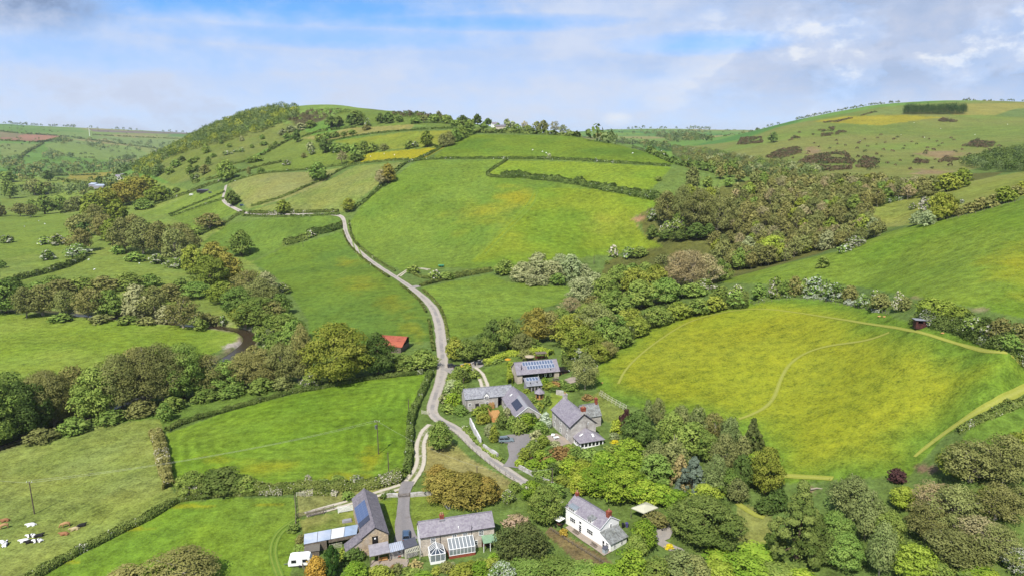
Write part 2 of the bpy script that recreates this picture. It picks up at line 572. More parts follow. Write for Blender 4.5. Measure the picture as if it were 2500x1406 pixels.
def world_poly(poly, step=12):
    return hit(*dense(poly, step, True).T)[:, :2]


def sel(poly, feather=False):
    P = world_poly(poly)
    x0, y0 = P.min(0) - 3; x1, y1 = P.max(0) + 3
    bb = (GX >= x0) & (GX <= x1) & (GY >= y0) & (GY <= y1)
    idx = np.nonzero(bb)
    k = inside(GX[idx], GY[idx], P)
    return (idx[0][k], idx[1][k]), P


def leaf_tone(rgb):
    "soften the pure greens of a field colour"
    r, g, b = rgb
    return (r + .42 * max(0, g - r), g, b + .07 * max(0, g - b))


def field(poly, rgb, yel=None, rou=None, vary=0.06, second=None, sc=40.0):
    ix, P = sel(poly)
    x, y = GX[ix], GY[ix]
    c = np.array(alb(*leaf_tone(rgb)))[None] * (1 + vary * VN.fbm(x / sc, y / sc, 3)[:, None] * 2)
    if second:
        k = np.clip(VN.fbm(x / sc + 31, y / sc + 3, 3) * 1.6 + 0.5, 0, 1)[:, None]
        c = c * (1 - k) + np.array(alb(*leaf_tone(second)))[None] * k
    GC[ix] = c
    if yel is not None: YEL[ix] = yel
    if rou is not None: ROU[ix] = rou
    return ix, P


def patch(px, py, rx, ry, rgb=None, yel=None, soft=0.5, amt=1.0):
    "irregular patch round a photo point (radii in photo pixels): bare earth, flowers, rank grass"
    c = hit(px, py)[0]
    e = hit([px - rx, px + rx, px, px], [py, py, py - ry, py + ry])
    ax = (e[1, :2] - e[0, :2]) / 2; ay = (e[2, :2] - e[3, :2]) / 2
    M = np.linalg.inv(np.array([ax, ay]).T)
    rr = np.abs(ax) + np.abs(ay)
    bb = np.nonzero((np.abs(GX - c[0]) < rr[0] * 2) & (np.abs(GY - c[1]) < rr[1] * 2))
    x, y = GX[bb] - c[0], GY[bb] - c[1]
    d = np.hypot(M[0, 0] * x + M[0, 1] * y, M[1, 0] * x + M[1, 1] * y)
    L = max(np.hypot(*ax), 1)
    d = d + VN.fbm(GX[bb] / L * 1.7, GY[bb] / L * 1.7, 4) * 0.75
    k = np.clip((1 - d) / soft, 0, 1) * amt
    if rgb is not None:
        GC[bb] = GC[bb] * (1 - k[:, None]) + np.array(alb(*leaf_tone(rgb)))[None] * k[:, None]
    if yel is not None:
        YEL[bb] = np.maximum(YEL[bb], k * yel)


# floor of the valleys and woods
field([(0, 440), (330, 430), (480, 470), (560, 560), (620, 640), (700, 760), (560, 820), (0, 760)], (122, 160, 66), rou=.6, second=(136, 166, 74))
field([(1640, 360), (1800, 380), (2100, 440), (2450, 420), (2300, 500), (2140, 560), (2000, 620), (1780, 680), (1500, 780), (1380, 880), (1480, 640), (1580, 600), (1560, 520), (1700, 440)], (112, 118, 56), rou=.9, second=(122, 128, 64))
# moor
field([(1640, 362), (1800, 346), (1900, 311), (2000, 290), (2150, 262), (2300, 250), (2560, 246), (2560, 390), (2450, 395), (2330, 425), (2200, 445), (2000, 430), (1880, 410), (1800, 385), (1700, 372)], (122, 156, 68), rou=.8, second=(146, 156, 78), sc=120, vary=.1)
field([(1985, 297), (2060, 285), (2200, 281), (2310, 287), (2250, 293), (2150, 307)], (180, 172, 52), vary=.05)
field([(2330, 281), (2280, 262), (2360, 254), (2560, 250), (2560, 262), (2470, 268), (2430, 282)], (172, 168, 82), vary=.05)
field([(2100, 278), (2200, 262), (2280, 262), (2200, 278)], (128, 156, 80))
field([(2430, 284), (2480, 266), (2560, 262), (2560, 290)], (110, 150, 78))
for a in ((2275, 419, 55, 9), (2300, 375, 60, 10), (2440, 372, 50, 8), (1985, 372, 26, 12)):
    patch(*a, rgb=(176, 146, 112), amt=.75)
field([(1860, 432), (1955, 428), (2040, 438), (2000, 448), (1880, 440)], (172, 160, 80))
# far left ground
field([(0, 336), (60, 328), (150, 332), (105, 346), (0, 344)], (178, 138, 108))
field([(45, 331), (130, 330), (150, 335), (108, 343), (60, 338)], (196, 146, 116))
field([(0, 322), (60, 328), (30, 336), (0, 336)], (158, 148, 104))
field([(210, 316), (300, 320), (460, 324), (460, 328), (330, 326), (230, 322)], (146, 132, 122))
field([(170, 425), (275, 420), (260, 438), (150, 445)], (176, 168, 70))
field([(-40, 520), (150, 520), (215, 560), (220, 600), (-40, 640)], (124, 164, 62), rou=.7)
field([(-40, 450), (200, 445), (215, 470), (-40, 490)], (120, 158, 72))
for q_, c_ in (([(0, 436), (80, 433), (170, 431), (150, 445), (0, 452)], (138, 172, 74)), ([(150, 448), (280, 456), (330, 454), (300, 466), (160, 464)], (150, 174, 80)), ([(150, 440), (200, 446), (330, 449), (330, 440), (230, 436)], (168, 170, 76)), ([(120, 470), (320, 466), (290, 490), (160, 500)], (134, 172, 72)),
               ([(0, 350), (100, 352), (60, 376), (0, 385)], (132, 164, 84)), ([(110, 352), (180, 342), (330, 360), (380, 384), (260, 392), (120, 378)], (128, 170, 82)), ([(0, 392), (40, 400), (0, 410)], (140, 172, 84)), ([(225, 332), (430, 342), (400, 362), (300, 352)], (130, 168, 90))):
    field(q_, c_)
# big hill
field([(350, 415), (440, 368), (560, 330), (690, 300), (740, 312), (690, 345), (600, 390), (520, 430), (420, 450)], (132, 150, 74), rou=.8, second=(120, 146, 62))
field([(640, 418), (700, 388), (760, 370), (860, 352), (930, 372), (860, 400), (760, 412)], (118, 154, 58), rou=.7)
field([(690, 350), (740, 318), (800, 350), (770, 372), (640, 416), (600, 400)], (118, 150, 62), rou=.7)
field([(735, 338), (870, 311), (1012, 303), (1005, 316), (880, 329), (800, 346)], (168, 164, 88))
field([(812, 345), (1000, 322), (1120, 318), (1068, 358), (930, 366), (840, 352)], (134, 160, 56), second=(158, 166, 56))
field([(850, 399), (905, 374), (1055, 361), (1090, 358), (1042, 384), (960, 392)], (168, 172, 46), yel=.7)
field([(790, 300), (840, 266), (900, 268), (1100, 285), (1110, 318), (1010, 304), (880, 312)], (112, 150, 62))
patch(745, 292, 62, 14, rgb=(96, 84, 62), amt=.9)
patch(970, 270, 90, 4, rgb=(96, 92, 64), amt=.7)
field([(556, 450), (620, 426), (760, 418), (838, 410), (780, 452), (690, 490), (605, 508), (585, 485)], (148, 166, 82), second=(158, 164, 92))
field([(612, 514), (700, 490), (800, 442), (870, 405), (990, 396), (950, 432), (870, 490), (850, 518)], (124, 160, 68), second=(148, 164, 82))
field([(350, 522), (470, 477), (548, 462), (552, 478), (430, 527)], (124, 164, 64))
field([(410, 527), (555, 484), (580, 520), (470, 562)], (114, 156, 58))
field([(1056, 386), (1110, 342), (1150, 329), (1382, 331), (1540, 356), (1650, 402), (1400, 390)], (92, 146, 46), second=(112, 154, 46), rou=.4)
field([(1188, 428), (1235, 391), (1400, 395), (1642, 408), (1592, 462), (1560, 474), (1400, 444)], (116, 166, 46), second=(132, 172, 50), rou=.3)
field([(1592, 462), (1640, 408), (1760, 420), (1850, 436), (1700, 470), (1650, 490), (1575, 475)], (112, 152, 70), rou=.8)
# the central field
ix, P = field([(862, 600), (852, 545), (900, 482), (1000, 404), (1030, 391), (1235, 391), (1186, 430), (1320, 440), (1450, 455), (1660, 492), (1580, 512), (1545, 532), (1570, 572), (1620, 602), (1480, 622), (1300, 642), (1200, 658), (1080, 652), (985, 664), (900, 622)],
              (100, 152, 50), rou=.45, second=(112, 158, 56))
field([(1150, 640), (1270, 510), (1312, 458), (1450, 462), (1640, 492), (1580, 512), (1545, 532), (1570, 572), (1620, 602), (1480, 622), (1300, 642)], (112, 164, 44), second=(134, 166, 44))
patch(1205, 520, 105, 46, rgb=(164, 166, 48), yel=.5, amt=.62, soft=1.1)
patch(1258, 482, 58, 28, rgb=(172, 168, 44), yel=.6, amt=.62, soft=1.0)
patch(1480, 540, 70, 30, rgb=(160, 164, 62), amt=.55, soft=.9)
patch(1558, 536, 20, 12, rgb=(190, 150, 118), amt=.95)
patch(1400, 520, 40, 16, rgb=(88, 140, 40), amt=.5)
# lane fields
field([(492, 592), (560, 546), (700, 528), (838, 528), (836, 560), (760, 580), (690, 602), (612, 638)], (106, 154, 58), rou=.5, second=(96, 144, 54))
field([(612, 642), (692, 606), (832, 566), (850, 600), (900, 642), (965, 684), (1022, 728), (1052, 780), (1062, 832), (880, 842), (760, 832), (750, 780), (700, 700), (650, 660)], (92, 146, 54), rou=.35, second=(106, 154, 50), sc=60)
for a in ((880, 690, 60, 26), (960, 740, 50, 28), (1010, 800, 44, 36), (850, 640, 40, 14)):
    patch(*a, rgb=(140, 158, 46), yel=.25, amt=.7, soft=.9)
field([(1030, 702), (1200, 668), (1240, 690), (1395, 700), (1380, 735), (1290, 765), (1200, 805), (1095, 835), (1080, 760)], (118, 166, 58), rou=.7, second=(106, 152, 52))
field([(40, 712), (230, 622), (300, 632), (460, 682), (470, 702), (350, 692), (120, 702)], (130, 164, 68), rou=.7)
field([(-60, 762), (60, 768), (140, 776), (330, 772), (470, 792), (600, 802), (592, 830), (548, 848), (470, 890), (350, 905), (150, 932), (-60, 985)], (126, 172, 52), rou=.75, second=(142, 178, 66))
# riverside strip and near fields
field([(250, 1040), (420, 1000), (560, 960), (760, 930), (760, 948), (560, 1000), (400, 1055), (390, 1030)], (104, 152, 60), rou=.9)
field([(-80, 1110), (120, 1062), (250, 1036), (392, 1020), (404, 1090), (420, 1195), (436, 1212), (300, 1290), (130, 1372), (60, 1410), (-80, 1430)], (140, 168, 76), rou=.95, second=(152, 174, 84), sc=12)
HAY, HP = field([(408, 1058), (560, 1002), (760, 950), (900, 926), (1038, 910), (1030, 962), (1002, 1030), (1000, 1130), (990, 1168), (850, 1178), (600, 1186), (415, 1180)], (104, 164, 42), rou=.35, second=(116, 168, 50))
field([(60, 1425), (300, 1300), (436, 1228), (560, 1214), (718, 1214), (726, 1300), (705, 1425)], (108, 166, 46), rou=.5, second=(122, 170, 56))
# mowing swathes: lighter and darker bands that follow the field edge
x, y = GX[HAY], GY[HAY]
dd = seg_dist(x, y, np.vstack([HP, HP[:1]])) + VN.fbm(x / 16, y / 16, 3) * 3.2
band = np.sin(dd * 2 * math.pi / 3.4) * np.clip(1.15 - dd / 40, 0, 1)
GC[HAY] *= (1 + 0.17 * band * np.clip(.7 + VN.fbm(x / 12 + 9, y / 12, 3), .2, 1.3))[:, None]
for a in ((640, 1140, 110, 28), (540, 1120, 60, 14), (905, 1120, 34, 40), (860, 1165, 90, 14)):
    patch(*a, rgb=(164, 174, 44), yel=.6, amt=.6, soft=1.0)
for a in ((470, 1235, 70, 5), (330, 1290, 50, 5), (650, 1232, 60, 4), (170, 1370, 40, 5)):
    patch(*a, rgb=(180, 184, 44), yel=.8, amt=.5)
# right side
field([(1760, 690), (1795, 676), (1900, 648), (2070, 608), (2130, 578), (2240, 548), (2400, 512), (2560, 470), (2560, 790), (2350, 745), (2220, 722), (2050, 692), (1850, 692)], (106, 160, 46), rou=.5, second=(120, 164, 54), sc=35)
patch(2480, 640, 130, 70, rgb=(160, 172, 46), yel=.35, amt=.75, soft=.9)
patch(2250, 655, 100, 30, rgb=(92, 146, 46), amt=.5, soft=.9)
for a in ((2385, 755, 30, 7), (2237, 727, 16, 5)):
    patch(*a, rgb=(180, 166, 120), amt=.8)
field([(2076, 520), (2150, 500), (2300, 460), (2430, 430), (2560, 410), (2560, 462), (2400, 505), (2270, 545), (2140, 558)], (148, 168, 72), second=(160, 168, 82), rou=.5)
ix, P = field([(1430, 905), (1500, 840), (1600, 785), (1700, 758), (1880, 722), (2080, 738), (2220, 788), (2400, 828), (2560, 880), (2560, 930), (2420, 985), (2300, 1070), (2220, 1160), (1910, 1180), (1790, 1050), (1600, 1010), (1470, 965)],
              (142, 174, 46), yel=.34, rou=.8, second=(152, 176, 48), sc=25)
x, y = GX[ix], GY[ix]
dd = seg_dist(x, y, np.vstack([P, P[:1]])) + VN.fbm(x / 10, y / 10, 3) * 5
k = np.clip((15 - dd) / 12, 0, 1)[:, None] * .9
GC[ix] = GC[ix] * (1 - k) + np.array(alb(122, 158, 58))[None] * k
YEL[ix] *= 1 - k[:, 0]
field([(2400, 1010), (2560, 960), (2560, 1100), (2330, 1090)], (104, 158, 56), rou=.5)
patch(2262, 1146, 34, 12, rgb=(172, 140, 110), amt=.9)
patch(1985, 1196, 22, 8, rgb=(184, 148, 120), amt=.9)
field([(1800, 1228), (1860, 1240), (1890, 1270), (1880, 1330), (1800, 1320)], (158, 166, 84))
# garden and farm ground
field([(1040, 1050), (1085, 1060), (1150, 1120), (1260, 1180), (1240, 1215), (1140, 1190), (1060, 1165), (1030, 1150)], (160, 166, 84), rou=.7, second=(176, 168, 100), sc=10)
field([(725, 1205), (870, 1190), (990, 1185), (990, 1200), (880, 1235), (726, 1262)], (168, 172, 92), rou=.7)
field([(728, 1268), (870, 1240), (880, 1275), (740, 1302)], (134, 160, 70), second=(166, 170, 88), sc=6)
field([(930, 1222), (970, 1215), (972, 1300), (955, 1305)], (118, 160, 50))
field([(1000, 1212), (1060, 1210), (1105, 1240), (1060, 1290), (1005, 1290)], (128, 162, 62), rou=.7)
field([(1170, 905), (1245, 880), (1240, 940), (1190, 945)], (112, 158, 60), rou=.8)
field([(1330, 1300), (1345, 1285), (1480, 1360), (1520, 1400), (1440, 1400)], (168, 150, 96), rou=.8, second=(140, 124, 84), sc=5)
field([(1345, 960), (1385, 955), (1360, 1030), (1330, 1030)], (134, 168, 64))
field([(1440, 970), (1470, 950), (1530, 1005), (1510, 1040), (1460, 1020)], (138, 160, 72), rou=.8)
for a in ((1120, 905, 30, 9), (1400, 925, 22, 7), (1360, 1075, 26, 9), (960, 1375, 40, 9)):
    patch(*a, rgb=(186, 172, 156), amt=.9)

nv = NU * NV
verts = np.stack([GX.ravel(), GY.ravel(), Z.ravel()], 1)
ii = np.arange(NU - 1)[:, None] * NV + np.arange(NV - 1)[None]
faces = np.stack([ii, ii + NV, ii + NV + 1, ii + 1], -1).reshape(-1, 4)
gm, t = new_mat('grassland')
P_ = t.pos()
colA = t.attr('field_colour', 'Color'); yelA = t.attr('flowers'); rouA = t.attr('tussock')
big = t.noise(0.035, 4, P_); mid = t.noise(0.28, 5, P_, 0.65); fine = t.noise(1.5, 5, P_, 0.8); tuft = t.noise(0.6, 3, P_, 0.75)
k = t.math('MULTIPLY', t.math('SUBTRACT', fine, 0.5), t.ramp(rouA, 0, 1, 1.0, 2.8))
k = t.math('ADD', k, t.math('MULTIPLY', t.math('SUBTRACT', mid, 0.5), 1.5))
k = t.math('ADD', k, t.math('MULTIPLY', t.math('SUBTRACT', big, 0.5), 0.7))
k = t.math('MAXIMUM', t.math('ADD', t.math('ADD', k, 1.0), t.math('MULTIPLY', t.math('SUBTRACT', tuft, 0.5), 0.9)), 0.35)
c = t.mix(1.0, colA, t.n('ShaderNodeCombineColor', {0: k, 1: k, 2: k}).outputs[0], 'MULTIPLY')
# drifts of yellower and of bluer grass
c = t.mix(t.ramp(t.noise(0.06, 5, P_), 0.42, 0.72, 0, 0.6), c, t.mix(1.0, c, (1.16, 1.06, 0.82), 'MULTIPLY'))
c = t.mix(t.ramp(t.noise(0.045, 5, t.n('ShaderNodeVectorMath', {0: P_, 1: (91.0, 33.0, 0.0)}, operation='ADD').outputs[0]), 0.45, 0.75, 0, 0.5), c, t.mix(1.0, c, (0.80, 0.92, 1.15), 'MULTIPLY'))
# darker rank tufts
tk = t.math('MULTIPLY', t.ramp(tuft, 0.60, 0.72), t.math('MULTIPLY', rouA, 0.55))
c = t.mix(tk, c, t.mix(1.0, c, (0.55, 0.66, 0.5), 'MULTIPLY'))
# buttercups
yk = t.math('MULTIPLY', t.ramp(t.math('ADD', t.math('MULTIPLY', fine, 0.6), t.math('MULTIPLY', mid, 0.4)), 0.40, 0.62), yelA, clamp=True)
c = t.mix(yk, c, alb(214, 196, 28))
t.finish(c, 0.95, t.math('ADD', t.math('MULTIPLY', fine, 0.5), tuft), 0.55, 0.5, 0.05)
ROADS = []    # filled below
# ------------------------------------------------------------------ river bed is cut into the ground before it is built
RIVER = smooth_line([(-60, 748), (60, 752), (140, 757), (200, 765), (260, 770), (330, 776), (420, 786), (500, 792), (570, 798), (606, 806), (614, 822), (600, 842), (560, 868), (500, 895), (420, 925), (330, 965), (240, 1000), (130, 1040), (20, 1080), (-80, 1110)], 2)
RW = hit(*dense(RIVER, 6).T)
bb = np.nonzero((GX > RW[:, 0].min() - 15) & (GX < RW[:, 0].max() + 15) & (GY > RW[:, 1].min() - 15) & (GY < RW[:, 1].max() + 15))
dr = seg_dist(GX[bb], GY[bb], RW[:, :2])
wl = RW[:, 2].copy()
for _ in range(60):
    wl[1:-1] = (wl[:-2] + wl[1:-1] * 2 + wl[2:]) / 4
kk = np.clip((4.8 - dr) / 2.0, 0, 1)
Zr = Z[bb]
near_i = np.argmin((GX[bb][:, None] - RW[::6, 0][None]) ** 2 + (GY[bb][:, None] - RW[::6, 1][None]) ** 2, 1)
Z[bb] = Zr * (1 - kk) + (wl[::6][near_i] - 2.4) * kk
rim = np.exp(-((dr - 4.8) / 1.6) ** 2) * np.clip(VN.fbm(GX[bb] / 14, GY[bb] / 14, 2) * 2 + .5, 0, 1)
GC[bb] = GC[bb] * (1 - rim[:, None]) + np.array(alb(178, 160, 134))[None] * rim[:, None]
patch(570, 842, 34, 11, rgb=(205, 192, 172), amt=1, soft=.3)
patch(600, 806, 16, 5, rgb=(205, 192, 172), amt=.9, soft=.3)


def ribbon_mesh(name, P, widths, lift, mat, across=4, wob=0.0, arr=True):
    "a strip of the given width that follows the ground"
    P = np.asarray(P, float); m = len(P)
    T = np.gradient(P[:, :2], axis=0); T /= np.linalg.norm(T, axis=1)[:, None] + 1e-9
    N = np.stack([T[:, 1], -T[:, 0]], 1)
    w = np.broadcast_to(np.asarray(widths, float), (m,))
    q = np.linspace(-.5, .5, across + 1)
    L = np.concatenate([[0], np.cumsum(np.linalg.norm(np.diff(P[:, :2], axis=0), axis=1))])
    wl_, wr_ = w * (1 + wob * VN.fbm(L / 5, L * 0 + 3, 3)), w * (1 + wob * VN.fbm(L / 5, L * 0 + 71, 3))
    ww = np.where(q[None] < 0, wl_[:, None], wr_[:, None])
    X = P[:, 0:1] + N[:, 0:1] * q[None] * ww; Y = P[:, 1:2] + N[:, 1:2] * q[None] * ww
    Zz = zat(X, Y) + lift
    v = np.stack([X.ravel(), Y.ravel(), Zz.ravel()], 1)
    i = np.arange(m - 1)[:, None] * (across + 1) + np.arange(across)[None]
    f = np.stack([i, i + 1, i + across + 2, i + across + 1], -1).reshape(-1, 4)
    uu = np.broadcast_to(q[None] * 2, X.shape).ravel()
    me = mesh_np(name, v, f[:, ::-1].copy(), [mat], {'across': uu, 'along': np.broadcast_to(L[:, None], X.shape).ravel()})
    return me


def line3(pts, step=2.5, it=2):
    "photo polyline -> evenly spaced points on the ground"
    P = hit(*dense(smooth_line(pts, it), 5).T)
    d = np.concatenate([[0], np.cumsum(np.linalg.norm(np.diff(P[:, :2], axis=0), axis=1))])
    s = np.arange(0, d[-1], step)
    x = np.interp(s, d, P[:, 0]); y = np.interp(s, d, P[:, 1])
    k = np.ones(5) / 5
    if len(x) > 8:
        xp = np.convolve(np.pad(x, 2, 'edge'), k, 'valid'); yp = np.convolve(np.pad(y, 2, 'edge'), k, 'valid')
        x, y = xp, yp
    return np.stack([x, y, zat(x, y)], 1)


ground = link('ground', None) if False else None
gme = mesh_np('ground', np.stack([GX.ravel(), GY.ravel(), Z.ravel()], 1), faces, [gm],
              {'field_colour': GC.reshape(-1, 3), 'flowers': YEL.ravel(), 'tussock': ROU.ravel()}, smooth=True)
tag(link('ground', gme), kind='structure')

# materials of made ground
def road_mat(name, c_edge, c_mid, grass=0.0, c_track=None, verge=0):
    m, t = new_mat(name)
    P_ = t.pos(); ac = t.math('ABSOLUTE', t.attr('across'))
    n = t.noise(0.9, 5, P_, 0.7); n0 = t.noise(0.12, 3, P_)
    a2 = t.math('ADD', ac, t.math('MULTIPLY', t.math('SUBTRACT', n, 0.5), 0.5))
    c = t.mix(t.ramp(a2, 0.15, 0.5), c_mid, c_edge)
    if c_track: c = t.mix(t.ramp(n0, 0.45, 0.6), c, t.mix(t.ramp(a2, 0.25, 0.45), c_track, c_edge))
    if grass:
        g = t.math('MAXIMUM', t.ramp(a2, 0.82, 1.0), t.math('MULTIPLY', t.ramp(a2, grass, grass - 0.18), t.ramp(n, 0.3, 0.5)))
        c = t.mix(g, c, alb(140, 152, 82))
    if verge: c = t.mix(t.ramp(a2, verge, verge + .2), c, alb(136, 140, 84))
    mud = t.ramp(t.noise(.45, 4, P_, .7), .56, .68)
    c = t.mix(t.math('MULTIPLY', mud, .45), c, t.mix(1.0, c, (.72, .68, .62), 'MULTIPLY'))
    k = t.ramp(t.noise(3.0, 5, P_, 0.7), 0.25, 0.75, 0.82, 1.16)
    c = t.mix(1.0, c, t.n('ShaderNodeCombineColor', {0: k, 1: k, 2: k}).outputs[0], 'MULTIPLY')
    t.finish(c, 0.9, n, 0.2, 0.1, 0.1)
    return m


M_lane = road_mat('worn_lane', alb(214, 204, 190, k=1.95), alb(204, 195, 184, k=1.95), c_track=alb(178, 172, 166, k=1.95), verge=.84)
M_tar = road_mat('smooth_tarmac', alb(176, 170, 168), alb(168, 163, 162))
M_track = road_mat('rutted_track', alb(212, 202, 184, k=1.5), alb(204, 194, 176, k=1.5), grass=0.36)
M_mown = road_mat('mown_grass', alb(180, 186, 80, k=2.0), alb(190, 193, 96, k=2.0))
M_mown2 = road_mat('wheel_marked_grass', alb(132, 166, 62), alb(158, 178, 76))
M_gravel = road_mat('gravel', alb(200, 192, 182), alb(190, 184, 176))
M_paving = road_mat('paving', alb(206, 190, 172), alb(196, 182, 168))


def road(name, pts, w, mat, lift=0.10, wob=0.12, step=2.0, across=6, it=2):
    P = line3(pts, step, it)
    if not np.isscalar(w):
        w = np.interp(np.linspace(0, 1, len(P)), np.linspace(0, 1, len(w)), w)
    o = tag(link(name, ribbon_mesh(name, P, w, lift, mat, across, wob)), kind='structure')
    return o


road('country_lane', [(552, 452), (548, 470), (542, 486), (552, 498), (575, 510), (602, 523), (650, 526), (760, 523), (836, 524), (841, 545), (843, 565), (856, 592), (880, 618), (920, 648), (965, 676), (1010, 706), (1045, 736), (1065, 764), (1074, 800), (1078, 850), (1082, 890), (1078, 925), (1063, 965), (1053, 1000), (1060, 1022), (1085, 1032), (1122, 1050), (1152, 1082), (1190, 1118), (1232, 1146), (1275, 1176), (1330, 1206), (1390, 1240)],
     [2.8, 2.8, 3.0, 3.2, 3.4, 3.6, 3.4, 3.4, 3.6, 5.0, 5.2, 4.6, 3.6, 3.2], M_lane)
road('gateway', [(1006, 702), (1018, 699), (1026, 696)], [4, 5, 4], M_gravel, .13)
road('field_gateway', [(972, 676), (985, 666), (1005, 654), (1030, 655), (1052, 660)], [3.5, 3, 2.5, 4], M_track, .12)
road('parking_yard', [(1082, 908), (1100, 903), (1120, 899), (1145, 894), (1170, 889), (1190, 884)], [7, 6, 7, 8, 9, 5], M_gravel, .14)
road('barn_track', [(1150, 897), (1166, 905), (1176, 920), (1182, 936), (1186, 952)], [4, 3.6, 3.4], M_track, .17)
road('farm_track', [(1062, 1034), (1043, 1046), (1028, 1070), (1024, 1100), (1030, 1130), (1018, 1155), (998, 1178), (986, 1192)], [4.0, 3.6, 3.4, 3.8], M_track, .15)
road('barn_drive', [(1002, 1170), (990, 1188), (986, 1206), (985, 1230), (984, 1260), (984, 1285), (988, 1304), (994, 1330)], [3.2, 3.2, 3.0, 3.0, 3.2, 3.8, 4.6, 5.4], M_tar, .19)
road('grass_track', [(992, 1184), (950, 1198), (900, 1212), (850, 1228), (800, 1241), (760, 1252), (722, 1264)], [3.4, 3.0, 3.0], M_track, .12)
road('house_drive', [(1243, 1146), (1262, 1122), (1272, 1100), (1275, 1082), (1284, 1068), (1298, 1056)], [5, 4.5, 6.0, 9, 9, 3], M_tar, .17)
road('car_apron', [(1228, 1073), (1250, 1071), (1275, 1070)], [5, 6, 6], M_tar, .21)
road('garden_path', [(1604, 1318), (1625, 1308), (1618, 1285), (1604, 1270), (1588, 1262)], [2.2, 3, 4, 4, 5], M_gravel, .15)
road('woodland_track', [(1610, 1322), (1640, 1338), (1670, 1350)], [2.2, 2.2], M_gravel, .15)
PA = [(1508, 940), (1524, 905), (1560, 868), (1597, 839), (1663, 794), (1716, 773), (1800, 756), (1870, 753), (1960, 765), (2050, 779), (2140, 794), (2180, 799), (2260, 815), (2350, 842), (2500, 885), (2560, 905)]
road('mown_path', PA, 1.0, M_mown, .12, .25)
road('mown_path', [(2182, 806), (2155, 822), (2110, 833), (2050, 840), (2005, 846), (1975, 857), (1942, 875), (1918, 899), (1903, 932), (1895, 960), (1884, 983), (1862, 1000), (1832, 1015), (1795, 1026)], 1.3, M_mown, .12, .25)
road('mown_path', [(2540, 930), (2500, 950), (2416, 992), (2351, 1025), (2303, 1057), (2254, 1096), (2212, 1134)], [1.6, 2.0, 1.8, .7], M_mown, .12, .25)
road('mown_path', [(1905, 1160), (1970, 1164), (2035, 1169)], 1.8, M_mown, .12, .25)
for off in (-5, 7):
    road('wheel_track', [(735 + off, 1262), (700 + off, 1280), (675 + off, 1302), (662 + off, 1330), (664 + off, 1360), (676 + off, 1395), (690 + off, 1425)], 0.9, M_mown2, .10, .3)
for off in (0, 10):
    road('wheel_track', [(880 + off, 640), (862 + off, 600), (858 + off, 565), (866 + off, 540)], 0.8, M_mown2, .12, .3)
for off in (0, 14):
    road('wheel_track', [(1168 + off, 625), (1200 + off, 590), (1245 + off, 545), (1290 + off, 500), (1306 + off * .5, 465)], 0.9, M_mown2, .12, .3)
road('mown_path', [(1800, 1228), (1835, 1252), (1855, 1262), (1885, 1268)], 1.4, M_mown, .12, .2)
road('terrace', [(1380, 934), (1400, 926), (1416, 920)], [4, 5, 3], M_paving, .2)
road('patio', [(1345, 1062), (1362, 1074), (1385, 1090), (1402, 1102)], [4, 5, 4, 3], M_paving, .2)
road('barn_patio', [(905, 1381), (945, 1380), (985, 1374), (1010, 1380)], [3.5, 4, 4, 3], M_paving, .2)
road('house_terrace', [(1382, 1278), (1420, 1308), (1460, 1335), (1498, 1362)], [2.2, 2.4, 2.4], M_paving, .2)
road('stepping_path', [(1240, 985), (1252, 1000), (1268, 1012), (1280, 1022)], [1.2, 1.2], M_paving, .2)

# river water
wm, t = new_mat('river_water')
P_ = t.pos()
p = t.finish(t.mix(t.noise(0.2, 3, P_), alb(96, 80, 58), alb(70, 62, 50)), 0.22, t.noise(1.6, 4, P_), 0.25, 0.2, 0.5)
WP = np.array(RW); WP[:, 2] = wl
def water_ribbon():
    m = len(WP); T = np.gradient(WP[:, :2], axis=0); T /= np.linalg.norm(T, axis=1)[:, None] + 1e-9
    N = np.stack([T[:, 1], -T[:, 0]], 1)
    v = []; f = []
    for i in range(m):
        for s in (-3.9, 0, 3.9):
            v.append((WP[i, 0] + N[i, 0] * s, WP[i, 1] + N[i, 1] * s, wl[i] - 1.5))
    for i in range(m - 1):
        for k in range(2):
            f.append((i * 3 + k, i * 3 + k + 1, i * 3 + k + 4, i * 3 + k + 3))
    return mesh_np('river_water', v, np.array(f), [wm])
tag(link('river_water', water_ribbon()), kind='structure')
# ------------------------------------------------------------------ plants
LK = 1.1


def leaf_mat(name, c1, c2, trans=0.16, k=LK):
    m, t = new_mat(name)
    v = t.attr('tone'); oi = t.n('ShaderNodeObjectInfo').outputs['Random']
    c = t.mix(v, alb(*c1, k=k), alb(*c2, k=k))
    kk = t.ramp(oi, 0, 1, 0.80, 1.18)
    c = t.mix(1.0, c, t.n('ShaderNodeCombineColor', {0: t.math('MULTIPLY', kk, t.ramp(t.math('FRACT', t.math('MULTIPLY', oi, 7.3)), 0, 1, 0.90, 1.08)), 1: kk, 2: t.math('MULTIPLY', kk, 1.0)}).outputs[0], 'MULTIPLY')
    d = t.n('ShaderNodeBsdfDiffuse', {'Color': c})
    tr = t.n('ShaderNodeBsdfTranslucent', {'Color': t.mix(1.0, c, (1.1, 1.25, 0.6), 'MULTIPLY')})
    mx = t.n('ShaderNodeMixShader', {0: trans, 1: d.outputs[0], 2: tr.outputs[0]})
    t.t.links.new(mx.outputs[0], t.out.inputs[0])
    return m


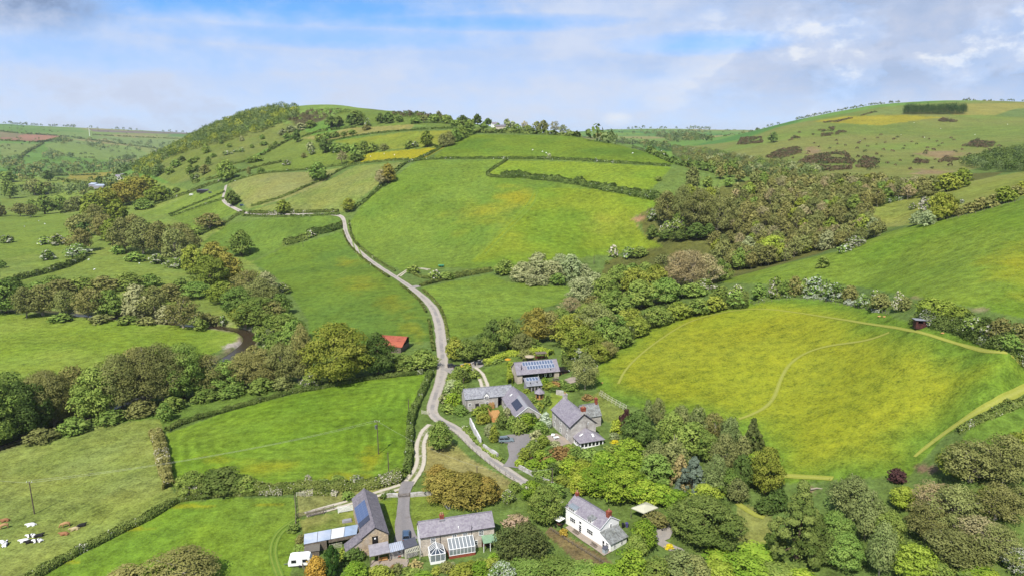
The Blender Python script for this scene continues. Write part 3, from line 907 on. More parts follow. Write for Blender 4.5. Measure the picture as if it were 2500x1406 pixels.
M_bark = flat_mat('bark', alb(120, 104, 84), 0.95, 0.3, 6)
M_bark_pale = flat_mat('pale_bark', alb(200, 188, 168), 0.95, 0.25, 6)
M_blossom = leaf_mat('white_blossom', (228, 226, 206), (200, 202, 170), 0.15, 1.7)
LM = {
    'oak': leaf_mat('oak_leaf', (112, 126, 46), (152, 158, 70)),
    'bronze': leaf_mat('young_bronze_leaf', (126, 118, 50), (160, 152, 74)),
    'green': leaf_mat('green_leaf', (98, 122, 54), (142, 158, 78)),
    'dark': leaf_mat('dark_leaf', (74, 94, 42), (112, 128, 66)),
    'bright': leaf_mat('bright_leaf', (100, 132, 40), (150, 168, 62)),
    'willow': leaf_mat('willow_leaf', (132, 140, 92), (172, 176, 128)),
    'alder': leaf_mat('alder_leaf', (112, 114, 62), (146, 146, 88)),
    'bare': leaf_mat('budding_twig', (138, 128, 88), (170, 160, 116), 0.1),
    'spruce': leaf_mat('spruce_needle', (72, 84, 44), (108, 116, 66), 0.1),
    'bluespruce': leaf_mat('blue_spruce_needle', (78, 92, 76), (118, 130, 112), 0.1),
    'cypress': leaf_mat('cypress_spray', (48, 76, 30), (78, 104, 48), 0.1),
    'birch': leaf_mat('birch_leaf', (104, 116, 66), (146, 152, 94)),
    'copper': leaf_mat('copper_leaf', (62, 44, 46), (92, 66, 62)),
    'gold': leaf_mat('golden_spray', (170, 136, 52), (208, 176, 84)),
    'rust': leaf_mat('rusty_golden_spray', (112, 104, 46), (164, 144, 74)),
    'lime': leaf_mat('lime_leaf', (128, 148, 44), (170, 180, 76)),
    'larch': leaf_mat('brown_larch_twig', (150, 136, 84), (184, 168, 116), 0.1),
    'hedge': leaf_mat('hedge_leaf', (78, 96, 44), (126, 138, 72)),
    'gorse': leaf_mat('dark_gorse', (88, 76, 58), (112, 100, 72), 0.05),
    'gorseg': leaf_mat('green_gorse', (72, 82, 50), (100, 106, 66), 0.05),
    'farwood': leaf_mat('distant_leaf', (84, 104, 62), (122, 136, 84)),
    'pink': leaf_mat('faded_pink_blossom', (176, 152, 130), (140, 128, 90), 0.1),
    'yellow': leaf_mat('yellow_blossom', (236, 214, 40), (208, 190, 60), 0.1),
    'redleaf': leaf_mat('red_brown_leaf', (128, 100, 60), (164, 134, 84)),
    'silver': leaf_mat('silver_leaf', (164, 176, 150), (198, 204, 182)),
    'white': M_blossom,
}


def quads(C, Nn, s, g, aspect=0.62):
    "leaf sprays: little rhombs of half-length s facing Nn"
    n = len(C)
    r = g.normal(size=(n, 3)); tg = np.cross(Nn, r); tg /= np.linalg.norm(tg, axis=1)[:, None] + 1e-9
    bt = np.cross(Nn, tg)
    s = np.broadcast_to(np.asarray(s, float), (n,))[:, None]
    V = np.stack([C + tg * s, C + bt * s * aspect, C - tg * s, C - bt * s * aspect], 1)
    return V.reshape(-1, 3), np.arange(4 * n).reshape(-1, 4)


def unit(v):
    return v / (np.linalg.norm(v, axis=1)[:, None] + 1e-9)


# shape: profile of the crown; rows of (height, radius) of the envelope, clump size, share of shell leaves
SHAPES = {
    'round': ([(.10, .26), (.22, .44), (.42, .50), (.62, .47), (.80, .36), (.93, .20), (1.0, .06)], .17, .1),
    'broad': ([(.14, .30), (.26, .48), (.42, .50), (.60, .46), (.78, .36), (.92, .20), (1.0, .08)], .16, .1),
    'bush': ([(.0, .40), (.15, .48), (.40, .50), (.62, .44), (.82, .30), (1.0, .10)], .19, .0),
    'cone': ([(.06, .44), (.15, .50), (.30, .42), (.50, .30), (.70, .19), (.88, .08), (1.0, .02)], .12, .05),
    'column': ([(.0, .36), (.15, .47), (.45, .50), (.70, .40), (.88, .22), (1.0, .05)], .17, .0),
    'tall': ([(.16, .20), (.32, .40), (.52, .50), (.72, .44), (.88, .26), (1.0, .06)], .17, .12),
    'flat': ([(.25, .36), (.42, .50), (.62, .50), (.80, .40), (.94, .22), (1.0, .1)], .16, .12),
}


def crown_geo(shape, nleaf, seed, cover=1.0, droop=0.0):
    g = np.random.default_rng(seed)
    prof, cs, zb = SHAPES[shape]
    zs = np.array([p[0] for p in prof]); rs = np.array([p[1] for p in prof])
    ncl = int({'cone': 70, 'column': 44}.get(shape, 58 if nleaf < 7000 else 95))
    # clumps spread over the envelope, evenly by area
    zz = np.linspace(zs[0], zs[-1], 200); rr = np.interp(zz, zs, rs)
    cdf = np.cumsum(rr + .05); cdf /= cdf[-1]
    cz_ = np.interp((np.arange(ncl) + g.random(ncl)) / ncl, cdf, zz)
    ang = np.arange(ncl) * 2.39996 + g.random(ncl) * 1.2
    er = np.interp(cz_, zs, rs)
    if shape not in ('cone', 'column'):      # lopsided, lobed outline
        lob = g.random(7) * .42 + .72
        er = er * np.interp(ang % 6.2832, np.linspace(0, 6.2832, 8), np.append(lob, lob[0]))
    depth = 1 - g.random(ncl) ** 2 * 0.45
    crad = cs * (0.50 + 0.70 * g.random(ncl)) * (.94 if nleaf < 7000 else .78) * (0.75 if shape == 'cone' else 1)
    rad = np.maximum(er * depth - crad * 0.55, 0) * (0.86 + 0.30 * g.random(ncl))
    CC = np.stack([np.cos(ang) * rad, np.sin(ang) * rad, np.clip(cz_, crad * .5 + zs[0], 1 - crad * .35)], 1)
    tone = np.clip(0.5 + g.normal(size=ncl) * 0.22, 0, 1)
    w = crad ** 2; w /= w.sum()
    ci = g.choice(ncl, nleaf, p=w)
    d = unit(g.normal(size=(nleaf, 3)))
    d[:, 2] = np.where(d[:, 2] < -0.25, -d[:, 2] * .7, d[:, 2])
    d = unit(d)
    rr_ = crad[ci] * (0.72 + 0.38 * g.random(nleaf))
    C = CC[ci] + d * rr_[:, None] * np.array([1.0, 1.0, .85])
    # some leaves fill the heart of the crown
    k = g.random(nleaf) < 0.07
    zi = g.random(nleaf) * (zs[-1] - zs[0]) * .85 + zs[0] + .02; ai = g.random(nleaf) * 6.283; ri = np.sqrt(g.random(nleaf)) * np.interp(zi, zs, rs) * .8
    C[k] = np.stack([np.cos(ai) * ri, np.sin(ai) * ri, zi], 1)[k]
    C[:, 2] = np.maximum(C[:, 2], 0.01)
    out = unit(C - np.array([0, 0, .42])) * 0.35 + d
    Nn = unit(out + g.normal(size=(nleaf, 3)) * 0.45)
    s = math.sqrt(3.7 * cover / nleaf) * (0.65 + 0.75 * g.random(nleaf))
    if droop:
        C[:, 2] -= g.random(nleaf) * droop * np.hypot(C[:, 0], C[:, 1])
        C[:, 2] = np.maximum(C[:, 2], 0.02)
    V, Fq = quads(C, Nn, s, g)
    tl = np.clip(tone[ci] + g.normal(size=nleaf) * .09, 0, 1)
    return V, Fq, tl, ci, CC


def trunk_geo(CC, seed, spread=8, r0=0.035, reach=1.0):
    g = random.Random(seed)
    b = MB()
    top = 0.72
    lean = (g.uniform(-.03, .03), g.uniform(-.03, .03))
    P = [(lean[0] * z * 3, lean[1] * z * 3, z) for z in (-.03, .0, .15, .32, .5, top)]
    b.tube(P, [r0 * 1.5, r0 * 1.15, r0 * .9, r0 * .7, r0 * .42, r0 * .12], 6)
    ids = list(range(len(CC))); g.shuffle(ids)
    for i in ids[:spread]:
        e = CC[i]; z0 = min(max(.12, e[2] - .28 - g.random() * .1), .6)
        s = Vector((lean[0] * z0 * 3, lean[1] * z0 * 3, z0)); e = Vector((e[0] * reach, e[1] * reach, e[2] * (1 + (reach - 1) * .5)))
        m = s.lerp(e, .5) + Vector((g.uniform(-.03, .03), g.uniform(-.03, .03), .03))
        b.tube([s, m, e], [r0 * .5, r0 * .3, r0 * .1], 4, cap=False)
    return b


KINDS = {   # name of the object, leaf material, crown shape, leaf cover, limbs, blossom share, droop
    'oak': ('oak_tree', 'oak', 'round', 1.0, 7, 0, 0),
    'bronze': ('oak_tree', 'bronze', 'round', .95, 7, 0, 0),
    'green': ('broadleaf_tree', 'green', 'round', 1.0, 7, 0, 0),
    'bright': ('maple_tree', 'bright', 'round', 1.05, 6, 0, 0),
    'dark': ('sycamore_tree', 'dark', 'broad', 1.1, 6, 0, 0),
    'willow': ('willow_tree', 'willow', 'bush', 1.0, 7, 0, 0),
    'alder': ('alder_tree', 'alder', 'tall', .62, 18, 0, 0),
    'ash': ('ash_tree', 'alder', 'broad', .54, 20, 0, 0),
    'bare': ('bare_tree', 'bare', 'flat', .36, 26, 0, 0),
    'haw': ('hawthorn_tree', 'green', 'bush', 1.0, 5, .34, 0),
    'hawfull': ('hawthorn_tree', 'green', 'bush', 1.0, 5, .74, 0),
    'conifer': ('conifer_tree', 'hedge', 'cone', 1.15, 3, 0, .08),
    'spruce': ('spruce_tree', 'spruce', 'cone', 1.1, 3, 0, .12),
    'bluespruce': ('blue_spruce_tree', 'bluespruce', 'cone', 1.15, 3, 0, .15),
    'cypress': ('cypress_tree', 'cypress', 'column', 1.1, 3, 0, 0),
    'birch': ('birch_tree', 'birch', 'tall', .75, 10, 0, .25),
    'copper': ('copper_beech_tree', 'copper', 'bush', 1.0, 4, 0, 0),
    'gold': ('golden_conifer', 'gold', 'bush', 1.1, 3, 0, 0),
    'rust': ('golden_conifer', 'rust', 'bush', 1.1, 3, 0, 0),
    'lime': ('lime_tree', 'lime', 'round', 1.0, 6, 0, 0),
    'larch': ('larch_tree', 'larch', 'cone', .55, 14, 0, .2),
    'yew': ('yew_tree', 'spruce', 'bush', 1.1, 5, 0, 0),
    'bush': ('shrub', 'green', 'bush', 1.0, 0, 0, 0),
    'dbush': ('shrub', 'dark', 'bush', 1.0, 0, 0, 0),
    'bbush': ('shrub', 'bright', 'bush', 1.0, 0, 0, 0),
    'lbush': ('shrub', 'lime', 'bush', 1.0, 0, 0, 0),
    'gbush': ('shrub', 'willow', 'bush', 1.0, 0, 0, 0),
    'sbush': ('shrub', 'silver', 'bush', 1.0, 0, 0, 0),
    'rbush': ('shrub', 'redleaf', 'bush', 1.0, 0, 0, 0),
    'cbush': ('shrub', 'copper', 'bush', 1.0, 0, 0, 0),
    'ybush': ('shrub', 'yellow', 'bush', 1.0, 0, 0, 0),
    'abush': ('shrub', 'alder', 'bush', .8, 4, 0, 0),
    'obush': ('shrub', 'oak', 'bush', 1.0, 0, 0, 0),
    'pbush': ('cherry_tree', 'pink', 'round', .6, 10, 0, 0),
    'goldb': ('shrub', 'gold', 'bush', 1.0, 0, 0, 0),
}
PROTO = {}
LODS = (300, 1100, 3200, 8000, 18000, 36000)


def proto(kind, lod, var):
    key = (kind, lod, var)
    if key in PROTO:
        return PROTO[key]
    nm, lm, shape, cover, limbs, blos, droop = KINDS[kind]
    n = int(LODS[lod] * (0.85 if cover < .8 else 1))
    seed = abs(hash_s(kind)) % 1000 + var * 131 + lod
    V, Fq, tone, ci, CC = crown_geo(shape, n, seed, cover, droop)
    g = np.random.default_rng(seed + 5)
    mats = [LM[lm]]; mi = np.zeros(n, int)
    if blos:
        mats.append(M_blossom)
        cb = g.random(ci.max() + 1)
        prob = np.where(cb[ci] < blos, .62, blos * .3)
        mi = ((g.random(n) < prob) & (V.reshape(-1, 4, 3)[:, 0, 2] > .12)).astype(int)
    if lod == 0 or not limbs:
        me = mesh_np('crown', V, Fq, mats, {'tone': tone}, midx=mi)
        if limbs:      # small in the photo: trunk inside the same mesh
            b = trunk_geo(CC, seed, 2)
            me2 = bpy.data.meshes.new('crown')
            nv_ = len(V)
            allV = np.vstack([V, np.array(b.v)]); fl = [list(map(int, f)) for f in Fq] + [[i + nv_ for i in f] for f in b.f]
            me = mesh_np('crown', allV, fl, mats + [M_bark], {'tone': np.concatenate([tone, np.full(len(b.f), .5)])}, midx=np.concatenate([mi, np.full(len(b.f), len(mats))]))
        tk = None
    else:
        me = mesh_np('crown', V, Fq, mats, {'tone': tone}, midx=mi)
        b = trunk_geo(CC, seed, limbs, r0={'birch': .016, 'bare': .026, 'alder': .02, 'spruce': .022, 'larch': .02}.get(kind, .034), reach=1.22 if cover < .8 else 1.0)
        tm = bpy.data.meshes.new('trunk'); tm.from_pydata(b.v, [], b.f)
        tm.materials.append(M_bark_pale if kind in ('birch', 'bare', 'ash', 'alder') else M_bark); tm.update()
        tk = tm
    PROTO[key] = (me, tk)
    return PROTO[key]


def hash_s(s):
    h = 7
    for c in s: h = (h * 31 + ord(c)) % 100003
    return h


trnd = random.Random(42)
COUNT = {}


def plant(kind, P, W, H, label, group=None, hpx=None):
    "one tree or shrub, W metres wide and H metres high, standing at P"
    d = max(dist(P), 40.0)
    hp = 683.0 * math.sqrt(W * H) / d
    n = 5.0 * hp * hp
    lod = 0
    for i, L in enumerate(LODS):
        if n > L * .62: lod = i
    nvar = (3, 4, 4, 4, 3, 2)[lod]
    me, tk = proto(kind, lod, trnd.randrange(nvar))
    nm = KINDS[kind][0]
    cat = 'shrub' if nm == 'shrub' else ('tree' if 'tree' in nm or 'conifer' in nm else 'tree')
    rz = trnd.uniform(0, 6.283)
    s = (W * trnd.uniform(.94, 1.06), W * trnd.uniform(.94, 1.06), H)
    P = Vector(P)
    if tk is None:
        o = link(nm, me); o.location = P; o.rotation_euler = (0, 0, rz); o.scale = s
    else:
        o = empty(nm, P, rz)
        for part, m_ in (('crown', me), ('trunk', tk)):
            c = link(part, m_, o); c.scale = s
    tag(o, label, cat, group)
    COUNT[cat] = COUNT.get(cat, 0) + 1
    return o


def T(kind, px, py, W, H, label, group=None):
    "tree given by the photo: foot of the trunk, width and height in photo pixels"
    P0 = at(px, py)
    dep = max(math.atan2(CAMZ - P0[2], math.hypot(P0[0], P0[1])), 0.0)
    P = at(px, py - .28 * W * math.sin(dep)) if dep > .06 else P0
    yc = P[1] * CT - (P[2] - CAMZ) * ST        # depth along the view
    m = yc / F
    Hm = max((H - .6 * W * math.sin(dep)) * m / math.cos(dep), H * m * .5)
    return plant(kind, P, W * m, Hm, label, group)


def trees(rows, label, group):
    "rows of (kind, x, y, W, H[, own label]); the shared label is written once per kind"
    for r in rows:
        lb = r[5] if len(r) > 5 else label.get(r[0], label.get('*')) if isinstance(label, dict) else label
        T(*r[:5], lb, group if len(r) <= 5 else (r[6] if len(r) > 6 else None))


def scatter(poly, spacing, seed):
    "points spread over a region of the ground seen in the photo, nearest first"
    P = world_poly(poly, 10)
    g = np.random.default_rng(seed)
    x0, y0 = P.min(0); x1, y1 = P.max(0)
    n = int((x1 - x0) * (y1 - y0) / spacing ** 2 * 6) + 10
    X = g.uniform(x0, x1, n); Y = g.uniform(y0, y1, n)
    k = inside(X, Y, P); X, Y = X[k], Y[k]
    out = []
    cellm = {}
    for x, y in zip(X, Y):
        c = (int(x // spacing), int(y // spacing)); ok = True
        for i in (-1, 0, 1):
            for j in (-1, 0, 1):
                for (a, b) in cellm.get((c[0] + i, c[1] + j), ()):
                    if (a - x) ** 2 + (b - y) ** 2 < spacing ** 2: ok = False
        if ok:
            cellm.setdefault(c, []).append((x, y)); out.append((x, y))
    out.sort(key=lambda p: p[1])
    return [(x, y, float(zat(x, y))) for x, y in out]


def wood(poly, spacing, mix, label, group, seed, size=(8, 13), asp=(1.0, 1.35), limit=999):
    g = random.Random(seed)
    ks = [k for k, w in mix for _ in range(w)]
    for p in scatter(poly, spacing, seed)[:limit]:
        k = g.choice(ks); w = g.uniform(*size)
        plant(k, p, w, w * g.uniform(*asp), label.get(k, label.get('*')) if isinstance(label, dict) else label, group)


def mass(name, pts, wfun, mat, label, cat, seed, nq=60, asp=.8, mats=None, mixp=None):
    "a far wood that reads as one mass: many small crowns in one object"
    g = np.random.default_rng(seed)
    pts = np.asarray(pts, float); n = len(pts)
    W_ = np.array([wfun(g) for _ in range(n)])
    ci = np.repeat(np.arange(n), nq)
    d = unit(g.normal(size=(n * nq, 3))); d[:, 2] = np.where(d[:, 2] < -.3, -d[:, 2], d[:, 2])
    w = W_[ci][:, None] * .5
    C = pts[ci] + np.stack([d[:, 0], d[:, 1], d[:, 2] * asp * 1.25 + asp * .85], 1) * w * (0.75 + .35 * g.random((n * nq, 1)))
    s = W_[ci] * math.sqrt(3.2 / nq) * .5 * (.7 + .6 * g.random(n * nq))
    Nn = unit(d + g.normal(size=d.shape) * .5)
    V, Fq = quads(C, Nn, s, g, .7)
    tone = np.clip((g.random(n) * .8 + .1)[ci] + g.normal(size=n * nq) * .12, 0, 1)
    mi = None
    if mats:
        mi = g.choice(len(mats), n, p=mixp)[ci]
    me = mesh_np(name, V, Fq, mats or [mat], {'tone': tone}, midx=mi)
    o = link(name, me)
    return tag(o, label, cat, kind='stuff')


def hedge(pts, h, w, label, blossom=0.03, rough=0.35, mat='hedge', step=None, group='field hedges', gaps=0.0, seed=None, world=False):
    "a hedge along a photo polyline: one leafy strip that follows the ground"
    if world:
        L3 = np.asarray(pts, float)
    else:
        L3 = line3(pts, 1.0, 1)
    seed = seed if seed is not None else int(abs(L3[0, 0] * 13 + L3[0, 1] * 7)) % 9999
    g = np.random.default_rng(seed)
    d0 = np.median(np.sqrt(L3[:, 0] ** 2 + L3[:, 1] ** 2 + (L3[:, 2] - CAMZ) ** 2))
    s0 = max(.16, d0 / 683 * .75)
    d = np.concatenate([[0], np.cumsum(np.linalg.norm(np.diff(L3[:, :2], axis=0), axis=1))]); Ln = d[-1]
    n = int(min(Ln * (w + 2.2 * h) * 1.9 / (1.2 * s0 * s0), 60000)) + 30
    tt = g.random(n) * Ln
    if gaps:
        tt = tt[VN(tt / 9 + seed, tt * 0) > gaps * 2 - 1]; n = len(tt)
    x = np.interp(tt, d, L3[:, 0]); y = np.interp(tt, d, L3[:, 1])
    dxl = np.interp(np.clip(tt + 1, 0, Ln), d, L3[:, 0]) - np.interp(np.clip(tt - 1, 0, Ln), d, L3[:, 0])
    dyl = np.interp(np.clip(tt + 1, 0, Ln), d, L3[:, 1]) - np.interp(np.clip(tt - 1, 0, Ln), d, L3[:, 1])
    nn = np.hypot(dxl, dyl) + 1e-9
    N = np.stack([dyl / nn, -dxl / nn], 1)
    hv = h * (1 + rough * 1.5 * VN.fbm(tt / (h * 1.6) + seed, tt * 0 + 4, 3)); wv = w * (1 + rough * 1.2 * VN.fbm(tt / (w * 1.5) + seed, tt * 0 + 40, 3))
    a = g.random(n) * math.pi          # round the section, over the top
    ca, sa = np.cos(a), np.sin(a)
    p = 0.6
    q = np.sign(ca) * np.abs(ca) ** p; r = sa ** p
    f = .78 + .3 * g.random(n)
    off = q * wv * .5 * f; zz = np.maximum(r * hv * f, .05)
    C = np.stack([x + N[:, 0] * off, y + N[:, 1] * off, zat(x + N[:, 0] * off, y + N[:, 1] * off) + zz], 1)
    Nn = unit(np.stack([N[:, 0] * ca, N[:, 1] * ca, sa + .15], 1) + g.normal(size=(n, 3)) * .5)
    V, Fq = quads(C, Nn, s0 * (.65 + .7 * g.random(n)), g)
    tone = np.clip(.5 + VN.fbm(tt / 3.5 + 5, a + seed, 3) * .7 + g.normal(size=n) * .15, 0, 1)
    bn = VN.fbm(tt / 6 + 90, tt * 0 + seed % 50, 3) * .5 + .5
    mi = (g.random(n) < np.where(bn > 1 - blossom * 2.2 - .2, min(.75, blossom * 8), blossom * .3)).astype(int) if blossom else None
    me = mesh_np('hedge', V, Fq, [LM[mat], M_blossom], {'tone': tone}, midx=mi)
    return tag(link('hedge', me), label, 'hedge', group)
# ------------------------------------------------------------------ trees along the river
RB = {'alder': 'half-bare alder in the riverside belt below the meadow', 'ash': 'thin-leaved tree in the riverside belt below the meadow', 'green': 'leafy green tree in the riverside belt below the meadow',
      'dark': 'dense dark tree in the riverside belt below the meadow', 'bare': 'almost leafless tree in the riverside belt below the meadow', 'oak': 'olive green tree in the riverside belt below the meadow', 'bush': 'low green bush under the riverside belt',
      'abush': 'low brownish bush under the riverside belt', 'haw': 'small white flowering bush under the riverside belt'}
trees([('green', -20, 1100, 170, 190), ('dark', 60, 1088, 150, 170), ('green', 25, 1010, 120, 110), ('alder', 135, 1062, 140, 165), ('ash', 190, 1040, 130, 150), ('alder', 110, 1000, 110, 100), ('green', 240, 1032, 130, 140), ('alder', 225, 985, 110, 90),
       ('alder', 300, 1020, 140, 160), ('ash', 355, 1008, 150, 165), ('alder', 400, 1000, 140, 165), ('alder', 340, 960, 110, 115), ('green', 450, 985, 130, 150), ('ash', 420, 950, 120, 110), ('alder', 505, 972, 110, 112),
       ('green', 552, 964, 104, 92), ('alder', 600, 956, 100, 100), ('ash', 645, 950, 100, 104), ('alder', 690, 945, 96, 112), ('ash', 730, 940, 84, 116),
       ('bush', 180, 1062, 80, 50), ('bush', 270, 1040, 80, 46), ('abush', 345, 1022, 80, 50), ('bush', 420, 1008, 70, 44), ('bush', 500, 985, 70, 40), ('bush', 565, 975, 70, 42), ('bush', 640, 962, 80, 46), ('abush', 690, 955, 60, 40), ('abush', 100, 1085, 70, 44)], RB, 'riverside trees below the meadow')
T('oak', 828, 945, 165, 165, 'big sunlit olive tree at the corner between river and hay field')
T('dark', 922, 925, 92, 118, 'tall dark chestnut tree beside the red barn roof')
T('green', 988, 912, 84, 52, 'rounded dark bush tree under the eaves of the red barn')
T('green', 1035, 905, 80, 58, 'leafy tree by the lane below the red barn')
T('alder', 742, 935, 60, 140, 'ivy-clad dark trunked tree beside the big olive tree')
T('haw', 760, 945, 60, 40, 'white flowering elder at the top edge of the hay field')
T('bush', 405, 1030, 40, 50, 'small lone conical bush beyond the hay field corner')
BN = {'*': 'mid-green tree in the clump by the river bend', 'oak': 'olive green oak in the clump above the river bend', 'bronze': 'bronze-tinted oak in the clump above the river bend', 'willow': 'pale grey-green willow above the river bend', 'alder': 'brownish alder in the clump above the river bend', 'dark': 'dark green tree in the clump by the river bend', 'ash': 'brownish thin tree in the clump above the river bend', 'haw': 'white flowering hawthorn in the clump above the river bend'}
trees([('green', 590, 628, 66, 66, 'dark rounded tree standing highest in the clump above the river bend'), ('oak', 470, 672, 60, 74), ('bronze', 525, 655, 80, 66), ('oak', 515, 712, 100, 92), ('bronze', 560, 700, 80, 84), ('oak', 545, 745, 80, 60), ('ash', 610, 742, 100, 86), ('willow', 655, 735, 66, 70), ('alder', 640, 760, 90, 86), ('green', 585, 775, 110, 80),
       ('green', 635, 800, 110, 80), ('green', 685, 778, 60, 62), ('oak', 600, 800, 70, 60), ('green', 480, 730, 80, 46), ('alder', 668, 790, 70, 60), ('green', 642, 842, 46, 44), ('ash', 622, 892, 60, 52), ('abush', 585, 895, 50, 36), ('haw', 690, 720, 40, 30),
       ('green', 690, 850, 110, 90), ('willow', 668, 852, 60, 56), ('green', 722, 868, 80, 90), ('dark', 740, 875, 50, 60), ('green', 684, 872, 80, 66), ('bush', 700, 800, 60, 40)], BN, 'trees by the river bend')
UL = {'*': 'leafy tree on the upper river bank', 'alder': 'brown-green alder on the upper river bank', 'willow': 'pale rounded willow on the upper river bank', 'ash': 'thin brownish tree on the upper river bank', 'bush': 'green bush by the upper river bank', 'abush': 'brownish bush by the upper river bank', 'haw': 'white flowering bush by the upper river bank'}
trees([('green', 15, 768, 96, 86), ('alder', 65, 780, 70, 80), ('ash', 105, 775, 95, 82), ('alder', 168, 778, 62, 72), ('alder', 215, 780, 78, 78), ('green', 275, 782, 76, 78), ('willow', 335, 785, 84, 92), ('alder', 380, 782, 70, 84), ('willow', 408, 795, 54, 52), ('ash', 448, 806, 92, 88, 'big rounded grey-green willow at the tip of the river meadow'), ('bush', 490, 808, 44, 32), ('abush', 505, 792, 50, 30), ('haw', 545, 795, 22, 26), ('abush', 530, 790, 36, 22), ('bush', 150, 787, 50, 26), ('abush', 245, 790, 56, 26), ('bush', 312, 793, 50, 26), ('abush', 360, 795, 44, 24),
       ('bush', 30, 725, 70, 50), ('bush', 95, 735, 76, 50), ('abush', 150, 730, 80, 50), ('bush', 200, 718, 86, 44), ('abush', 255, 716, 80, 44), ('bush', 315, 708, 84, 46), ('bush', 365, 702, 60, 34), ('abush', 415, 735, 70, 44), ('bush', 130, 705, 60, 34), ('bush', 445, 728, 60, 50)], UL, 'trees along the upper river')
LW = {'*': 'olive green tree in the wood on the valley side', 'alder': 'brownish tree in the wood on the valley side', 'ash': 'thin brown tree in the wood on the valley side', 'bronze': 'bronze-green oak in the wood on the valley side', 'bush': 'bush at the foot of the valley side wood', 'haw': 'whitish flowering bush at the foot of the valley side wood', 'dark': 'dark tree in the wood on the valley side'}
trees([('alder', 195, 580, 60, 56), ('ash', 235, 560, 62, 60), ('oak', 230, 530, 60, 56), ('oak', 265, 520, 66, 60), ('bronze', 300, 505, 66, 60), ('bronze', 340, 500, 84, 66), ('oak', 385, 496, 54, 40), ('oak', 290, 545, 60, 56), ('bush', 350, 512, 50, 28), ('alder', 200, 618, 70, 60), ('alder', 250, 590, 60, 66), ('oak', 275, 600, 60, 66), ('ash', 305, 618, 84, 86), ('ash', 350, 625, 84, 92), ('alder', 330, 590, 66, 66), ('alder', 395, 632, 80, 90), ('ash', 430, 645, 76, 86), ('alder', 465, 630, 66, 70), ('alder', 445, 600, 60, 56), ('bush', 290, 622, 36, 26), ('bush', 330, 640, 44, 26), ('haw', 190, 628, 60, 34), ('haw', 385, 645, 40, 26), ('haw', 430, 655, 50, 26), ('ash', 512, 560, 80, 40, 'wide spreading brown tree at the field edge above the valley side wood'), ('bush', 480, 575, 30, 20), ('dark', 205, 580, 40, 40), ('oak', 360, 470, 60, 40), ('oak', 320, 478, 60, 44)], LW, 'trees of the valley side wood')
FT = {'bush': 'round bush on the flat valley pasture', 'haw': 'white flowering hawthorn on the flat valley pasture', 'alder': 'brownish tree along the flat valley pastures', 'dark': 'dark tree along the flat valley pastures', 'green': 'green tree along the flat valley pastures', 'abush': 'brownish bush along the flat valley pastures'}
trees([('haw', 16, 594, 34, 20), ('haw', 110, 598, 36, 22), ('haw', 140, 600, 42, 28), ('haw', 116, 636, 34, 26), ('bush', 5, 655, 20, 20), ('abush', 0, 530, 30, 36), ('alder', 50, 530, 50, 34), ('alder', 75, 532, 44, 34), ('green', 110, 525, 56, 46), ('green', 150, 520, 36, 40), ('abush', 190, 516, 60, 36), ('bush', 76, 500, 18, 14), ('alder', 85, 478, 56, 40), ('green', 25, 486, 36, 44), ('alder', 115, 475, 50, 30), ('green', 220, 502, 36, 30), ('alder', 205, 480, 24, 16), ('green', 100, 478, 30, 34), ('dark', 118, 443, 24, 26), ('dark', 243, 450, 16, 20), ('green', 20, 445, 40, 26)], FT, 'trees on the valley pastures')

# ------------------------------------------------------------------ single trees of the hill fields
T('oak', 692, 524, 38, 36, 'fresh green round tree on the lower hedge of the khaki field')
T('dark', 568, 503, 38, 36, 'dark round tree inside the bend of the hill lane')
T('green', 777, 443, 52, 44, 'broad pale green oak on the hedge between the two khaki fields')
T('bronze', 948, 448, 44, 46, 'bronze-topped oak on the hedge beside the central field')
T('bare', 930, 456, 40, 40, 'grey leafless tree leaning against the bronze-topped oak')
T('oak', 852, 517, 40, 32, 'olive tree where the lane disappears into its hedges')
T('green', 553, 442, 52, 50, 'large green tree above the bend of the hill lane')
T('oak', 1043, 359, 38, 36, 'fresh green round tree on the yellow hill field')
T('dark', 793, 374, 36, 36, 'dark round tree at the end of the hillside bush row')
T('dark', 725, 348, 22, 30, 'dark narrow tree on the hedge under the hill wood')
T('bare', 835, 401, 30, 30, 'leafless brown tree on the hedge of the yellow strip')
T('dark', 510, 405, 14, 22, 'dark slim tree alone on the rough hillside')
T('dark', 1888, 348, 24, 24, 'lone dark round tree on the moor slope')
T('bush', 2009, 655, 32, 28, 'lone round bush on the green spur')
T('lime', 1885, 638, 72, 62, 'bright yellow-green round tree at the edge of the valley wood')
T('hawfull', 1498, 628, 28, 30, 'lone white flowering hawthorn at the foot of the central field')
T('haw', 1533, 632, 30, 30, 'half-white hawthorn next to the lone white one')
T('green', 1562, 632, 42, 30, 'green tree next to the half-white hawthorn')
T('hawfull', 1340, 389, 14, 14, 'tiny white hawthorn on the hedge across the hill')
T('bush', 1482, 645, 12, 10, 'tiny bush by the pole at the foot of the central field')
T('abush', 1690, 455, 40, 46, 'pale olive tree on the rough slope above the valley wood')
T('bush', 1608, 442, 18, 11, 'small dark bush on the rough slope')
RG = {'dark': 'dark tree on the ridge beside the hilltop farm', 'green': 'green tree on the ridge beside the hilltop farm', 'bare': 'leafless tree on the skyline ridge', 'alder': 'half-bare tree on the skyline ridge', 'bush': 'green bush on the skyline ridge', 'willow': 'pale grey-green tree on the skyline ridge', 'haw': 'white flowering bush on the skyline ridge', 'abush': 'brownish bush on the skyline ridge'}
